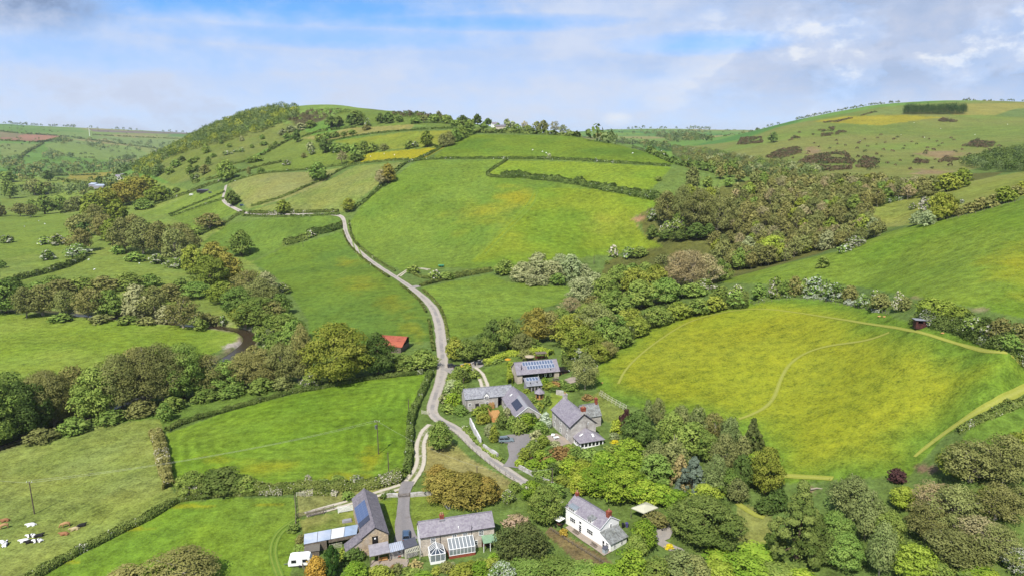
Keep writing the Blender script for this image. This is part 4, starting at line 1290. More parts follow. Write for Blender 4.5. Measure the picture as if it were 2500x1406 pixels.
trees([('dark', 808, 312, 34, 26), ('dark', 826, 310, 30, 24), ('dark', 858, 306, 28, 26), ('dark', 880, 306, 32, 26), ('haw', 897, 310, 18, 20), ('dark', 930, 302, 22, 24), ('dark', 948, 302, 28, 26), ('dark', 975, 299, 22, 14), ('green', 870, 290, 40, 18), ('bush', 1015, 302, 30, 14), ('dark', 1010, 300, 18, 16), ('alder', 1035, 300, 24, 18), ('green', 1060, 300, 28, 20), ('alder', 1072, 298, 20, 24), ('green', 1090, 302, 30, 20), ('dark', 1130, 310, 40, 26), ('green', 1112, 312, 30, 18), ('dark', 1166, 306, 26, 26), ('dark', 1192, 307, 24, 18), ('bush', 1180, 312, 26, 10), ('bush', 1216, 314, 18, 12), ('willow', 1238, 313, 24, 22), ('willow', 1252, 314, 20, 18), ('bush', 1262, 318, 24, 14), ('bare', 1280, 316, 18, 22), ('bush', 1290, 320, 26, 14), ('haw', 1272, 322, 18, 12), ('alder', 1312, 320, 24, 26), ('alder', 1328, 320, 26, 30), ('bare', 1355, 318, 26, 28), ('abush', 1374, 322, 24, 18), ('haw', 1388, 326, 14, 10), ('bush', 1240, 322, 30, 10), ('green', 1148, 312, 26, 18)], RG, 'trees on the skyline ridge')
HB = {'abush': 'brownish bush on the hedge line of the hill fields', 'bush': 'dark green bush on the hedge line of the hill fields', 'haw': 'hawthorn bush dotted on the hill pasture', 'green': 'green tree on the hedge line of the hill fields', 'dark': 'dark bush on the hedge line of the hill fields', 'gbush': 'pale bush on the hedge line of the hill fields'}
trees([('abush', 1082, 359, 34, 30), ('abush', 1098, 356, 34, 32), ('bush', 1112, 346, 34, 30), ('bush', 1125, 338, 40, 30), ('bush', 1142, 330, 34, 22), ('bush', 1000, 362, 30, 16), ('haw', 1014, 360, 20, 14), ('bush', 822, 372, 34, 20), ('haw', 818, 374, 14, 16), ('bush', 846, 372, 30, 20), ('bush', 868, 378, 34, 26), ('bush', 888, 376, 36, 30), ('bush', 912, 370, 30, 20), ('abush', 938, 368, 24, 16), ('dark', 868, 396, 34, 20), ('bush', 880, 390, 26, 22), ('bush', 800, 340, 24, 16), ('bush', 818, 336, 24, 14), ('bush', 840, 332, 18, 10), ('bush', 860, 328, 22, 10), ('gbush', 690, 330, 24, 14), ('gbush', 710, 322, 24, 14), ('gbush', 735, 318, 30, 16), ('bush', 760, 312, 30, 16), ('bush', 780, 346, 26, 18), ('gbush', 758, 368, 20, 20), ('haw', 762, 378, 16, 14), ('abush', 742, 386, 16, 12), ('haw', 700, 404, 22, 12), ('bush', 612, 398, 26, 14), ('bush', 630, 395, 26, 16), ('bush', 636, 424, 24, 14), ('abush', 608, 426, 10, 18), ('gbush', 590, 345, 12, 12), ('bush', 645, 355, 22, 10), ('haw', 590, 372, 16, 10), ('bush', 672, 354, 14, 8), ('bush', 660, 362, 16, 9), ('bush', 615, 362, 12, 9), ('haw', 555, 378, 26, 9), ('bush', 520, 385, 18, 10), ('bush', 503, 374, 20, 20), ('bush', 470, 400, 26, 14), ('bush', 480, 392, 14, 10), ('dark', 445, 395, 18, 14), ('bush', 430, 408, 26, 18), ('bush', 465, 425, 24, 22), ('dark', 482, 420, 18, 16), ('bush', 415, 425, 26, 16), ('dark', 385, 430, 26, 24), ('bush', 360, 425, 30, 20), ('abush', 500, 425, 24, 22), ('bush', 470, 440, 16, 14), ('haw', 480, 436, 16, 12), ('bush', 545, 405, 14, 8), ('haw', 575, 372, 14, 7), ('bush', 700, 338, 20, 12), ('bush', 640, 340, 14, 10), ('abush', 895, 318, 24, 12), ('bush', 560, 360, 14, 10), ('bush', 540, 352, 12, 10), ('dark', 400, 485, 40, 30), ('dark', 430, 470, 20, 12)], HB, 'bushes of the hill pastures')
# copse by the small field, trees behind it
CP = {'willow': 'pale grey-green willow in the copse beside the small field', 'bush': 'dark green bush at the end of the copse', 'gbush': 'low silvery willow bush at the edge of the copse', 'green': 'green tree in the copse beside the small field'}
trees([('bush', 1232, 672, 58, 40), ('willow', 1275, 690, 60, 52), ('willow', 1312, 682, 66, 66), ('willow', 1352, 690, 62, 54), ('willow', 1365, 672, 56, 52), ('willow', 1395, 690, 66, 70), ('willow', 1425, 688, 44, 44), ('gbush', 1300, 698, 46, 30), ('green', 1362, 698, 44, 32), ('gbush', 1320, 698, 40, 28)], CP, 'copse beside the small field')
MB_ = {'*': 'leafy green tree in the belt between the small field and the yellow field', 'willow': 'pale willow in the belt above the small field', 'bare': 'tall leafless tree with pale trunks in the belt', 'oak': 'olive tree in the belt between the small field and the yellow field', 'haw': 'white flowering hawthorn in the belt above the yellow field', 'alder': 'brownish tree in the belt between the small field and the yellow field', 'bush': 'green bush in the belt above the yellow field', 'bronze': 'bronze-brown oak in the belt behind the solar barn', 'abush': 'thin brown bush in the belt above the small field'}
trees([('willow', 1418, 735, 64, 60), ('willow', 1455, 715, 54, 50), ('bare', 1392, 772, 60, 50), ('green', 1478, 745, 76, 76), ('green', 1510, 715, 76, 70), ('oak', 1545, 720, 76, 70), ('green', 1500, 775, 90, 70), ('green', 1560, 758, 90, 76), ('oak', 1600, 715, 76, 70), ('alder', 1625, 690, 66, 70), ('bare', 1655, 712, 84, 100), ('bare', 1690, 712, 84, 100), ('bare', 1722, 705, 70, 84), ('bare', 1672, 690, 80, 80), ('green', 1755, 690, 56, 56), ('alder', 1740, 660, 50, 50), ('green', 1625, 745, 84, 70), ('green', 1690, 728, 70, 40), ('haw', 1718, 712, 60, 34), ('haw', 1658, 728, 30, 20), ('haw', 1540, 735, 24, 20), ('haw', 1470, 762, 46, 30), ('alder', 1445, 765, 56, 46), ('green', 1575, 690, 60, 50), ('haw', 1765, 665, 28, 24), ('bush', 1545, 665, 40, 24), ('green', 1430, 790, 60, 50),
       ('bronze', 1310, 842, 96, 96), ('alder', 1345, 838, 64, 80), ('oak', 1400, 850, 110, 92), ('alder', 1450, 845, 110, 110), ('oak', 1420, 880, 110, 90), ('green', 1475, 850, 80, 80), ('green', 1370, 800, 60, 50), ('green', 1500, 830, 80, 66), ('oak', 1540, 808, 76, 60), ('alder', 1480, 880, 60, 50),
       ('dark', 1205, 862, 70, 84), ('green', 1240, 860, 70, 88), ('alder', 1275, 868, 70, 60), ('green', 1300, 862, 50, 40), ('abush', 1285, 880, 40, 30), ('green', 1185, 880, 60, 60), ('green', 1140, 886, 66, 60), ('oak', 1110, 884, 50, 64), ('dark', 1170, 884, 50, 50)], MB_, 'tree belt above the yellow field')
T('hawfull', 1427, 886, 62, 44, 'big white flowering hawthorn at the corner of the yellow field')
T('bush', 1392, 875, 50, 40, 'green bush beside the big white hawthorn')
T('birch', 1428, 958, 72, 100, 'slender young birch on the lawn below the solar barn')
HT = {'haw': 'part-white hawthorn on the top hedge of the yellow field', 'green': 'green thorn tree on the top hedge of the yellow field', 'hawfull': 'snow-white flowering hawthorn on the top hedge of the yellow field', 'oak': 'olive thorn tree on the top hedge of the yellow field', 'abush': 'brownish thorn tree on the top hedge of the yellow field'}
trees([('green', 1760, 748, 60, 50), ('haw', 1800, 746, 46, 50), ('green', 1852, 734, 44, 42), ('haw', 1892, 730, 42, 54), ('green', 1918, 726, 36, 44), ('abush', 1940, 724, 42, 50), ('haw', 1962, 722, 30, 44), ('hawfull', 1990, 722, 60, 50), ('haw', 2038, 734, 50, 44), ('haw', 2012, 726, 34, 44), ('abush', 2075, 736, 46, 40), ('haw', 2104, 750, 34, 34), ('abush', 2150, 758, 56, 44), ('haw', 2137, 730, 30, 24), ('hawfull', 2190, 762, 32, 52), ('abush', 2208, 760, 30, 36)], HT, 'thorn trees on the top hedge')
RH = {'*': 'olive green bush in the thick hedge behind the dark field shelter', 'haw': 'white-speckled bush in the thick hedge past the field shelter', 'green': 'green bush in the thick hedge past the field shelter', 'abush': 'brownish bush in the thick hedge past the field shelter'}
trees([('oak', 2268, 778, 70, 54), ('oak', 2300, 785, 70, 56), ('oak', 2340, 795, 60, 48), ('haw', 2385, 815, 60, 42), ('haw', 2420, 828, 54, 40), ('abush', 2440, 830, 60, 56), ('abush', 2480, 845, 60, 60), ('green', 2465, 858, 60, 44), ('green', 2510, 870, 60, 60), ('green', 2370, 805, 50, 36)], RH, 'thick hedge past the field shelter')
SP = {'*': 'green tree on the hedge above the spur', 'haw': 'white hawthorn on the olive upper field', 'hawfull': 'white flowering hawthorn on the hedge above the spur', 'oak': 'big olive tree on the edge of the olive upper field', 'abush': 'brown thorn bush along the fence above the spur', 'gbush': 'grey bush at the end of the spur hedge'}
trees([('oak', 2290, 542, 56, 70), ('oak', 2310, 535, 46, 60), ('hawfull', 2256, 515, 30, 34), ('haw', 2228, 512, 20, 16), ('hawfull', 2347, 498, 14, 11), ('gbush', 2240, 550, 40, 34), ('gbush', 2262, 552, 40, 36), ('abush', 2340, 528, 30, 20), ('abush', 2365, 522, 34, 26), ('abush', 2392, 515, 36, 32), ('abush', 2420, 508, 34, 32), ('oak', 2450, 498, 50, 42), ('abush', 2480, 480, 36, 26), ('oak', 2495, 470, 40, 26), ('hawfull', 2090, 605, 54, 30), ('hawfull', 2070, 612, 30, 18), ('haw', 2060, 618, 34, 20), ('oak', 2310, 470, 60, 46), ('oak', 2345, 460, 56, 46), ('abush', 2265, 480, 50, 26), ('haw', 2030, 600, 30, 30)], SP, 'trees round the spur and the olive field')
# the wood in the middle of the valley
VW = {'*': 'brown-green tree in the wood of the side valley', 'bare': 'leafless tree in the wood of the side valley', 'oak': 'olive tree in the wood of the side valley', 'haw': 'white flowering hawthorn in the wood of the side valley', 'green': 'green tree in the wood of the side valley', 'dark': 'dark green tree in the wood of the side valley', 'willow': 'pale tree in the wood of the side valley'}
trees([('dark', 1592, 584, 34, 34), ('haw', 1628, 580, 40, 40), ('haw', 1655, 570, 40, 50), ('dark', 1625, 588, 50, 26), ('dark', 1662, 590, 50, 30), ('dark', 1700, 588, 60, 44), ('dark', 1730, 582, 40, 36), ('haw', 1592, 540, 30, 30), ('alder', 1625, 555, 76, 86), ('alder', 1665, 550, 70, 96), ('oak', 1680, 530, 60, 76), ('alder', 1705, 570, 90, 106), ('ash', 1750, 575, 80, 96), ('oak', 1730, 540, 60, 80), ('alder', 1770, 560, 66, 76), ('haw', 1700, 560, 30, 26)], VW, 'wood of the side valley')
wood([(1770, 500), (1850, 470), (1960, 440), (2080, 440), (2200, 470), (2290, 460), (2250, 480), (2160, 500), (2090, 520), (2150, 560), (2140, 580), (2080, 600), (1980, 615), (1900, 645), (1800, 665), (1770, 640), (1730, 600), (1790, 580)], 6.8,
     [('alder', 12), ('ash', 7), ('oak', 2), ('green', 1), ('bare', 3), ('willow', 1)], VW, 'wood of the side valley', 21, (7.5, 11), (.85, 1.15), 270)
# hidden slope behind the spur, whose crowns show above its edge
wood([(1780, 662), (1830, 655), (1900, 645), (1985, 612), (2060, 604), (2130, 578), (2100, 560), (1980, 600), (1880, 620), (1770, 640)], 7, [('alder', 6), ('ash', 3), ('green', 1), ('oak', 1)], VW, 'wood of the side valley', 22, (7, 11), (.9, 1.2), 40)
wood([(1690, 440), (1760, 430), (1850, 440), (1960, 430), (1900, 455), (1820, 480), (1740, 500), (1690, 480)], 13, [('alder', 4), ('ash', 2), ('green', 3)], VW, 'wood of the side valley', 23, (6.5, 10), (.9, 1.2), 40)

# ------------------------------------------------------------------ farm and gardens
T('green', 1075, 1106, 70, 80, 'round dark bush with lighter base beside the forked track')
T('rust', 1095, 1225, 110, 86, 'rusty golden conifer nearest the drive in the golden clump')
T('rust', 1150, 1240, 130, 96, 'broad rusty golden conifer at the middle of the golden clump')
T('rust', 1070, 1185, 70, 56, 'low rusty golden conifer at the upper end of the golden clump')
T('rust', 1185, 1232, 70, 70, 'rusty golden conifer at the roof end of the golden clump')
T('gold', 772, 1420, 62, 66, 'bright golden conifer beside the caravan')
T('cypress', 812, 1410, 40, 78, 'dark upright cypress beside the golden conifer')
T('bbush', 868, 1425, 70, 60, 'bright green bush below the barn porch')
T('dbush', 860, 1378, 60, 46, 'dark shrub by the barn end window')
T('obush', 842, 1365, 40, 30, 'yellowish shrub between cypress and barn')
T('abush', 736, 1338, 36, 36, 'brown bush at the end of the tin-roofed shed')
T('bush', 735, 1355, 40, 30, 'green bush beside the caravan roof')
T('bush', 716, 1302, 30, 26, 'dark bush on the paddock fence')
T('bush', 852, 1222, 36, 26, 'dark green bush under the far end of the barn roof')
T('alder', 300, 1440, 110, 60, 'brownish tree crown rising in the bottom field, the smaller one')
T('ash', 450, 1450, 190, 130, 'big brown-green tree rising in the bottom field')
T('oak', 380, 1450, 90, 70, 'olive tree between two brown crowns in the bottom field')
T('yew', 1285, 1378, 120, 110, 'spreading dark yew between the two cottages')
T('yew', 1240, 1365, 80, 80, 'dark yew beside the conservatory cottage gable')
T('green', 1330, 1290, 100, 110, 'leafy green tree below the lane end')
T('bright', 1300, 1230, 60, 60, 'bright bush on the verge below the lane fence')
T('bush', 1255, 1205, 34, 34, 'small dark bush near the white flowering one')
T('haw', 1242, 1228, 34, 36, 'white flowering shrub near the golden clump')
T('pbush', 1262, 1300, 70, 50, 'faded pink flowering tree beside the cottage roof')
T('green', 1355, 1225, 60, 50, 'green bush against the lane above the white house')
BG = {'bright': 'bright green tree at the bottom of the white house garden', 'green': 'mid-green tree at the bottom of the white house garden', 'lime': 'yellow-green bush at the bottom of the white house garden', 'yew': 'dark yew bush at the bottom of the white house garden', 'bush': 'green bush at the bottom of the cottage garden', 'birch': 'feathery green tree at the bottom of the white house garden', 'abush': 'brownish bush at the bottom of the cottage garden', 'bbush': 'bright bush at the bottom of the cottage garden', 'obush': 'olive bush at the bottom of the cottage garden'}
trees([('green', 1290, 1415, 110, 60), ('bush', 1360, 1425, 120, 66), ('bush', 1330, 1390, 70, 40), ('green', 1420, 1430, 110, 60), ('bbush', 1480, 1430, 90, 60), ('bbush', 1545, 1425, 100, 90), ('green', 1600, 1430, 90, 76), ('birch', 1660, 1425, 90, 90), ('birch', 1700, 1430, 80, 80), ('lime', 1760, 1425, 90, 60), ('bright', 1830, 1425, 110, 76), ('bright', 1760, 1390, 90, 50), ('bush', 1900, 1430, 110, 60), ('bbush', 1960, 1435, 90, 50), ('bright', 1850, 1380, 110, 50), ('obush', 1130, 1415, 70, 46), ('abush', 1090, 1400, 40, 34), ('bbush', 1170, 1405, 60, 40), ('obush', 1200, 1395, 40, 36), ('bbush', 1030, 1425, 60, 30), ('obush', 930, 1420, 60, 44), ('abush', 970, 1400, 30, 28), ('bush', 1010, 1412, 40, 26)], BG, 'plants at the bottom of the gardens')
T('hawfull', 1225, 1425, 60, 60, 'cream flowering bush at the bottom of the cottage garden')
T('bright', 1572, 1350, 76, 86, 'leafy tree hiding the end of the white house')
T('alder', 1603, 1296, 64, 52, 'brown-green tree beside the cream garage roof')
T('green', 1555, 1360, 60, 60, 'bushy green tree at the white house extension')
T('goldb', 1375, 1310, 24, 22, 'golden shrub on the white house terrace')
T('ybush', 1635, 1340, 24, 14, 'bright yellow flowering shrub on the wood path')
T('ybush', 1298, 1348, 20, 14, 'bright yellow flowering shrub under the yew')
MG = {'bright': 'bright layered maple in the bank of trees above the white house', 'green': 'mid-green tree in the bank of trees above the white house', 'lime': 'yellow-green tree in the bank of trees above the white house', 'dark': 'dark tree in the bank of trees above the white house', 'bush': 'garden bush above the white house'}
trees([('bright', 1455, 1215, 120, 86), ('bright', 1520, 1235, 120, 100), ('bright', 1475, 1165, 80, 70), ('bright', 1575, 1240, 90, 76), ('bright', 1545, 1170, 86, 70), ('green', 1600, 1190, 86, 90), ('bright', 1610, 1235, 80, 60), ('lime', 1420, 1180, 70, 60), ('lime', 1410, 1215, 56, 60), ('green', 1502, 1128, 66, 46), ('bush', 1440, 1132, 46, 28), ('bright', 1500, 1150, 60, 46), ('bright', 1650, 1250, 80, 60), ('green', 1440, 1140, 60, 50)], MG, 'trees above the white house')
T('copper', 1527, 1058, 34, 60, 'tall copper-leaved tree behind the farmhouse garden')
T('dark', 1560, 1095, 90, 100, 'big glossy green chestnut below the copper tree')
T('bright', 1535, 1135, 80, 70, 'bright bush mass below the big chestnut')
BW = {'birch': 'slender birch in the grove below the yellow field', 'green': 'green tree in the grove below the yellow field', 'alder': 'brownish tree in the grove below the yellow field', 'dark': 'dark tree in the grove below the yellow field'}
trees([('birch', 1582, 1045, 34, 70), ('birch', 1604, 1050, 40, 80), ('birch', 1660, 1070, 60, 84), ('green', 1640, 1095, 76, 90), ('birch', 1700, 1080, 56, 90), ('green', 1690, 1115, 90, 90), ('alder', 1745, 1085, 60, 80), ('birch', 1780, 1105, 60, 90), ('green', 1730, 1135, 80, 80), ('birch', 1765, 1165, 80, 110), ('birch', 1745, 1215, 70, 110), ('birch', 1810, 1150, 56, 90), ('birch', 1600, 1160, 70, 90), ('birch', 1640, 1165, 76, 96), ('dark', 1810, 1205, 60, 100), ('green', 1780, 1215, 66, 76), ('birch', 1800, 1235, 60, 70)], BW, 'grove below the yellow field')
T('spruce', 1835, 1112, 66, 96, 'dark pointed spruce at the corner of the yellow field')
T('bluespruce', 1692, 1214, 92, 112, 'blue-grey spruce in the middle of the grove')
T('larch', 1660, 1190, 70, 90, 'straggly brown larch beside the blue-grey spruce')
T('oak', 1868, 1215, 90, 130, 'sunny yellow-green oak at the foot of the yellow field')
T('lime', 1845, 1180, 70, 80, 'yellow-green tree leaning on the sunny oak')
T('dark', 1900, 1250, 50, 60, 'small dark holly beside the sunny oak')
T('dbush', 1870, 1258, 60, 46, 'dark shrub under the sunny oak')
T('dark', 1715, 1345, 190, 150, 'huge dark sycamore below the grove')
T('lime', 1720, 1235, 80, 60, 'yellow-green crown behind the huge dark sycamore')
T('green', 1655, 1290, 66, 60, 'green bush between garage and dark sycamore')
EW = {'green': 'mid-green tree in the wood edge below the yellow field', 'birch': 'weeping birch in the wood edge below the yellow field', 'lime': 'yellow-green tree in the wood edge below the yellow field', 'ash': 'thin brownish tree in the wood edge below the yellow field', 'alder': 'brownish tree in the wood edge below the yellow field', 'bare': 'leafless willow in the wood edge below the yellow field', 'dark': 'dark tree in the wood edge below the yellow field', 'oak': 'olive tree in the wood edge below the yellow field', 'bright': 'bright green tree in the wood edge below the yellow field'}
trees([('conifer', 1945, 1385, 170, 225, 'tall broad-based olive conifer at the wood edge'), ('dark', 1990, 1385, 100, 120), ('green', 2030, 1370, 100, 130), ('birch', 2080, 1270, 110, 120), ('birch', 2110, 1330, 100, 140), ('birch', 2145, 1420, 90, 150), ('green', 2060, 1400, 100, 110), ('lime', 2205, 1250, 76, 66), ('lime', 2230, 1430, 110, 110), ('bare', 2280, 1270, 120, 100), ('ash', 2330, 1300, 140, 130), ('alder', 2260, 1330, 110, 110), ('ash', 2370, 1190, 150, 130), ('oak', 2330, 1170, 90, 90), ('alder', 2450, 1195, 130, 140), ('oak', 2500, 1150, 90, 110), ('ash', 2430, 1280, 110, 110), ('lime', 2420, 1250, 70, 66), ('bare', 2390, 1350, 130, 100), ('alder', 2330, 1400, 150, 120), ('ash', 2430, 1380, 120, 110), ('green', 2290, 1430, 110, 70), ('green', 2370, 1445, 90, 60), ('bright', 2405, 1440, 90, 60), ('green', 2170, 1350, 90, 110), ('lime', 2260, 1230, 60, 50), ('alder', 2480, 1260, 80, 80)], EW, 'wood edge below the yellow field')
T('copper', 2190, 1182, 50, 42, 'dark copper-leaved tree at the wood edge')
T('hawfull', 2484, 1404, 66, 74, 'snow-white flowering bush at the wood edge')
GS = {'bush': 'green garden shrub by the farmhouse drive', 'bbush': 'bright green garden shrub by the farmhouse drive', 'dbush': 'dark green garden shrub by the farmhouse drive', 'obush': 'olive garden shrub by the farmhouse drive', 'gbush': 'pale garden shrub by the farmhouse drive', 'lbush': 'lime green garden shrub by the farmhouse drive', 'rbush': 'reddish brown garden shrub by the farmhouse drive', 'cbush': 'dark red garden shrub by the farmhouse drive'}
trees([('bush', 1300, 1105, 40, 34), ('obush', 1325, 1095, 40, 36), ('lbush', 1320, 1125, 36, 30), ('bush', 1340, 1120, 44, 36), ('rbush', 1370, 1125, 60, 40), ('bbush', 1345, 1150, 44, 36), ('dbush', 1350, 1160, 44, 36), ('bbush', 1390, 1160, 56, 44), ('obush', 1390, 1110, 40, 30), ('gbush', 1310, 1075, 30, 28), ('bush', 1320, 1060, 40, 34), ('bush', 1410, 1130, 50, 44), ('obush', 1280, 1125, 40, 34), ('lbush', 1268, 1140, 24, 22), ('bbush', 1300, 1150, 44, 32), ('bush', 1330, 1175, 50, 34), ('obush', 1370, 1190, 50, 34), ('cbush', 1298, 1140, 24, 26), ('bush', 1478, 1130, 50, 36), ('gbush', 1450, 1136, 46, 30), ('dbush', 1412, 1112, 26, 16), ('obush', 1395, 1135, 40, 28), ('rbush', 1340, 1140, 40, 28), ('bush', 1365, 1150, 40, 30), ('obush', 1420, 1150, 44, 34), ('gbush', 1355, 1092, 30, 18), ('bush', 1322, 1082, 30, 22)], GS, 'farmhouse garden shrubs')
T('sbush', 1332, 1045, 36, 40, 'silvery round shrub between courtyard and farmhouse')
T('rbush', 1433, 978, 30, 18, 'red-leaved bush behind the farmhouse chimneys')
T('lbush', 1508, 1060, 40, 40, 'lime shrub at the corner of the farmhouse garden')
T('gbush', 1500, 1075, 24, 22, 'grey clipped shrub behind the sunroom')
T('ybush', 1502, 1084, 24, 12, 'yellow flowering azalea by the sunroom')
T('bbush', 1330, 940, 18, 20, 'clipped round bush in front of the solar barn')
CG = {'obush': 'olive courtyard shrub between wall and L-shaped house', 'bush': 'green courtyard shrub below the L-shaped house', 'dbush': 'dark courtyard shrub below the L-shaped house', 'bbush': 'bright courtyard shrub below the L-shaped house', 'gbush': 'pale courtyard shrub below the L-shaped house', 'lbush': 'lime courtyard shrub below the L-shaped house'}
trees([('obush', 1182, 1012, 50, 30), ('obush', 1180, 1036, 46, 30), ('obush', 1165, 1018, 34, 26), ('dbush', 1225, 1050, 40, 46), ('bush', 1250, 1052, 36, 40), ('bbush', 1285, 1050, 56, 46), ('bush', 1268, 1060, 50, 40), ('gbush', 1195, 1066, 34, 34), ('obush', 1206, 1082, 28, 46), ('gbush', 1238, 1030, 24, 36), ('dbush', 1300, 1040, 34, 34), ('bush', 1310, 1010, 30, 24), ('lbush', 1312, 1025, 30, 24), ('obush', 1325, 1035, 30, 22)], CG, 'courtyard shrubs')
GP = {'bush': 'green shrub in the garden strip by the summerhouse', 'obush': 'olive shrub in the garden strip by the summerhouse', 'rbush': 'reddish shrub in the garden strip by the summerhouse', 'gbush': 'pale shrub in the garden strip by the summerhouse', 'dbush': 'dark shrub in the garden strip by the summerhouse'}
trees([('obush', 1345, 952, 40, 22), ('rbush', 1355, 948, 34, 20), ('bush', 1375, 945, 30, 20), ('dbush', 1352, 956, 40, 16), ('gbush', 1300, 952, 20, 16), ('bush', 1308, 945, 16, 12), ('obush', 1285, 960, 20, 14), ('bush', 1300, 985, 22, 18), ('bush', 1335, 990, 26, 26), ('obush', 1315, 1000, 26, 20), ('gbush', 1275, 975, 24, 14), ('bush', 1395, 955, 34, 22)], GP, 'garden strip shrubs')
LG = {'bush': 'green bush on the lane bank above the L-shaped house', 'obush': 'olive bush on the lane bank above the L-shaped house', 'bbush': 'bright round bush on the lane bank beside the L-shaped house', 'gbush': 'pale bush on the lane bank above the L-shaped house', 'goldb': 'tiny orange shrub on the lane bank near the junction', 'dbush': 'dark bush on the lane bank above the L-shaped house'}
trees([('bush', 1120, 920, 40, 30), ('obush', 1140, 910, 26, 24), ('bush', 1110, 940, 44, 34), ('gbush', 1105, 960, 44, 36), ('dbush', 1135, 935, 30, 30), ('bush', 1120, 965, 40, 40), ('bbush', 1106, 995, 46, 40), ('gbush', 1085, 985, 30, 28), ('bush', 1095, 1010, 40, 28), ('bush', 1125, 1015, 40, 30), ('bush', 1160, 925, 30, 24), ('goldb', 1098, 921, 9, 9), ('bush', 1210, 888, 36, 16), ('bush', 1190, 893, 20, 10)], LG, 'lane bank bushes')
T('larch', 1014, 1388, 38, 30, 'straw-coloured grassy clump below the pergola')
trees([('obush', 1150, 1388, 36, 22), ('bush', 1175, 1380, 30, 20), ('gbush', 1100, 1388, 26, 18), ('bbush', 1205, 1372, 34, 26), ('bush', 1135, 1398, 34, 24), ('obush', 1065, 1402, 30, 22), ('bush', 990, 1400, 26, 18), ('rbush', 962, 1392, 20, 16), ('gbush', 945, 1400, 22, 16)], {'obush': 'olive shrub in the flower bed before the conservatories', 'bush': 'green shrub in the flower bed before the conservatories', 'gbush': 'pale shrub in the flower bed before the conservatories', 'bbush': 'bright shrub in the flower bed beside the green porch', 'rbush': 'reddish shrub in the bed below the barn patio'}, 'flower bed shrubs before the cottage')
T('abush', 1620, 1285, 20, 24, 'flowering garden shrub beside the gravel path')

# ------------------------------------------------------------------ hedges
hedge([(1052, 912), (1042, 935), (1030, 962), (1012, 1000), (1002, 1030), (1000, 1080), (998, 1130), (990, 1165)], 2.0, 2.4, 'hedge between hay field and lane, thick and clipped', .03)
hedge([(1035, 912), (980, 918), (900, 925), (800, 945), (700, 962), (600, 990), (560, 1002), (480, 1024), (430, 1040), (400, 1058)], 1.6, 2.2, 'low hedge along the top of the striped hay field', .03)
hedge([(378, 1055), (392, 1090), (398, 1130), (405, 1160), (415, 1195)], 2.2, 3.6, 'wide brownish hedge between cattle field and hay field', .05, mat='alder')
hedge([(432, 1206), (520, 1206), (600, 1202), (700, 1200), (760, 1198), (850, 1194), (900, 1192), (985, 1172)], 2.2, 3.0, 'rough hedge with white flowers along the bottom of the hay field', .05)
T('green', 470, 1210, 76, 66, 'round bush on the bottom hedge of the hay field, browner of two')
T('dark', 545, 1208, 120, 74, 'broad dark bush on the bottom hedge of the hay field')
T('green', 605, 1206, 60, 50, 'green bush next to the broad dark bush')
T('hawfull', 752, 1192, 26, 34, 'white hawthorn on the hay field hedge, the narrow one')
T('haw', 790, 1196, 40, 30, 'sprawling half-white hawthorn on the hay field hedge')
T('bush', 826, 1192, 50, 36, 'dark bush between two white hawthorns of the hay field hedge')
T('hawfull', 872, 1188, 40, 32, 'white hawthorn on the hay field hedge near the barn ridge')
T('bush', 965, 1178, 50, 40, 'bush at the lane end of the hay field hedge')
hedge([(436, 1222), (400, 1244), (350, 1272), (300, 1296), (240, 1326), (180, 1355), (120, 1388), (60, 1424)], 1.5, 2.2, 'low diagonal hedge with white flowers below the cattle', .035)
hedge([(436, 1222), (480, 1214), (560, 1208), (640, 1206), (700, 1206)], 1.3, 2.0, 'low hedge along the top of the bottom field', .06)
hedge([(1024, 700), (1060, 690), (1110, 680), (1160, 670), (1205, 662)], 1.8, 2.2, 'trimmed hedge from the lane to the willow copse', .0)
hedge([(1000, 660), (1020, 678), (1060, 682), (1110, 672), (1160, 663), (1205, 656)], 1.6, 2.0, 'second hedge just behind the trimmed copse hedge', .0)
T('bush', 1010, 668, 30, 22, 'bush at the field gateway beside the lane')
T('haw', 1062, 682, 34, 24, 'white flecked bush beside the green trailer')
T('bush', 1092, 684, 40, 22, 'dark bush on the double hedge')
hedge([(852, 518), (880, 500), (905, 480), (935, 452), (960, 425), (985, 402), (1005, 394), (1035, 384), (1062, 370), (1090, 352), (1112, 338)], 2.2, 3.2, 'hedge climbing the hill beside the central field', .03)
hedge([(1000, 396), (1040, 390), (1100, 388), (1170, 388), (1240, 388), (1300, 388), (1400, 391), (1500, 398), (1580, 402), (1640, 407)], 1.8, 2.4, 'long thin hedge across the hill below the crest field', .04)
hedge([(1238, 391), (1222, 402), (1200, 415), (1186, 427), (1200, 433), (1240, 434)], 2.0, 2.6, 'short hooked hedge at the corner of the central field', .02)
hedge([(1220, 433), (1260, 432), (1300, 436), (1350, 442), (1400, 448), (1440, 456), (1480, 464), (1540, 476), (1590, 486), (1650, 494)], 4.6, 5.0, 'thick bushy hedge above the central field', .02, .5)
hedge([(1120, 327), (1180, 325), (1250, 325), (1320, 328), (1380, 331), (1440, 338), (1500, 347), (1545, 354)], 4.0, 4.5, 'skyline hedge along the top of the crest field', .04, .5)
hedge([(1545, 360), (1580, 372), (1610, 384), (1645, 398), (1680, 408), (1720, 416), (1770, 430)], 4.6, 5.5, 'thick hedge running down the end of the crest field', .05, .5)
hedge([(612, 505), (660, 492), (700, 478), (740, 460), (775, 445), (810, 428), (840, 410), (880, 400), (940, 394), (1000, 390)], 1.8, 2.4, 'hedge between the two khaki fields', .02)
hedge([(556, 448), (600, 434), (640, 424), (700, 419), (760, 414), (830, 405), (880, 400)], 1.6, 2.2, 'hedge along the top of the upper khaki field', .02)
hedge([(606, 520), (650, 522), (700, 521), (760, 519), (830, 517)], 2.0, 2.2, 'upper hedge of the hidden lane section', .04)
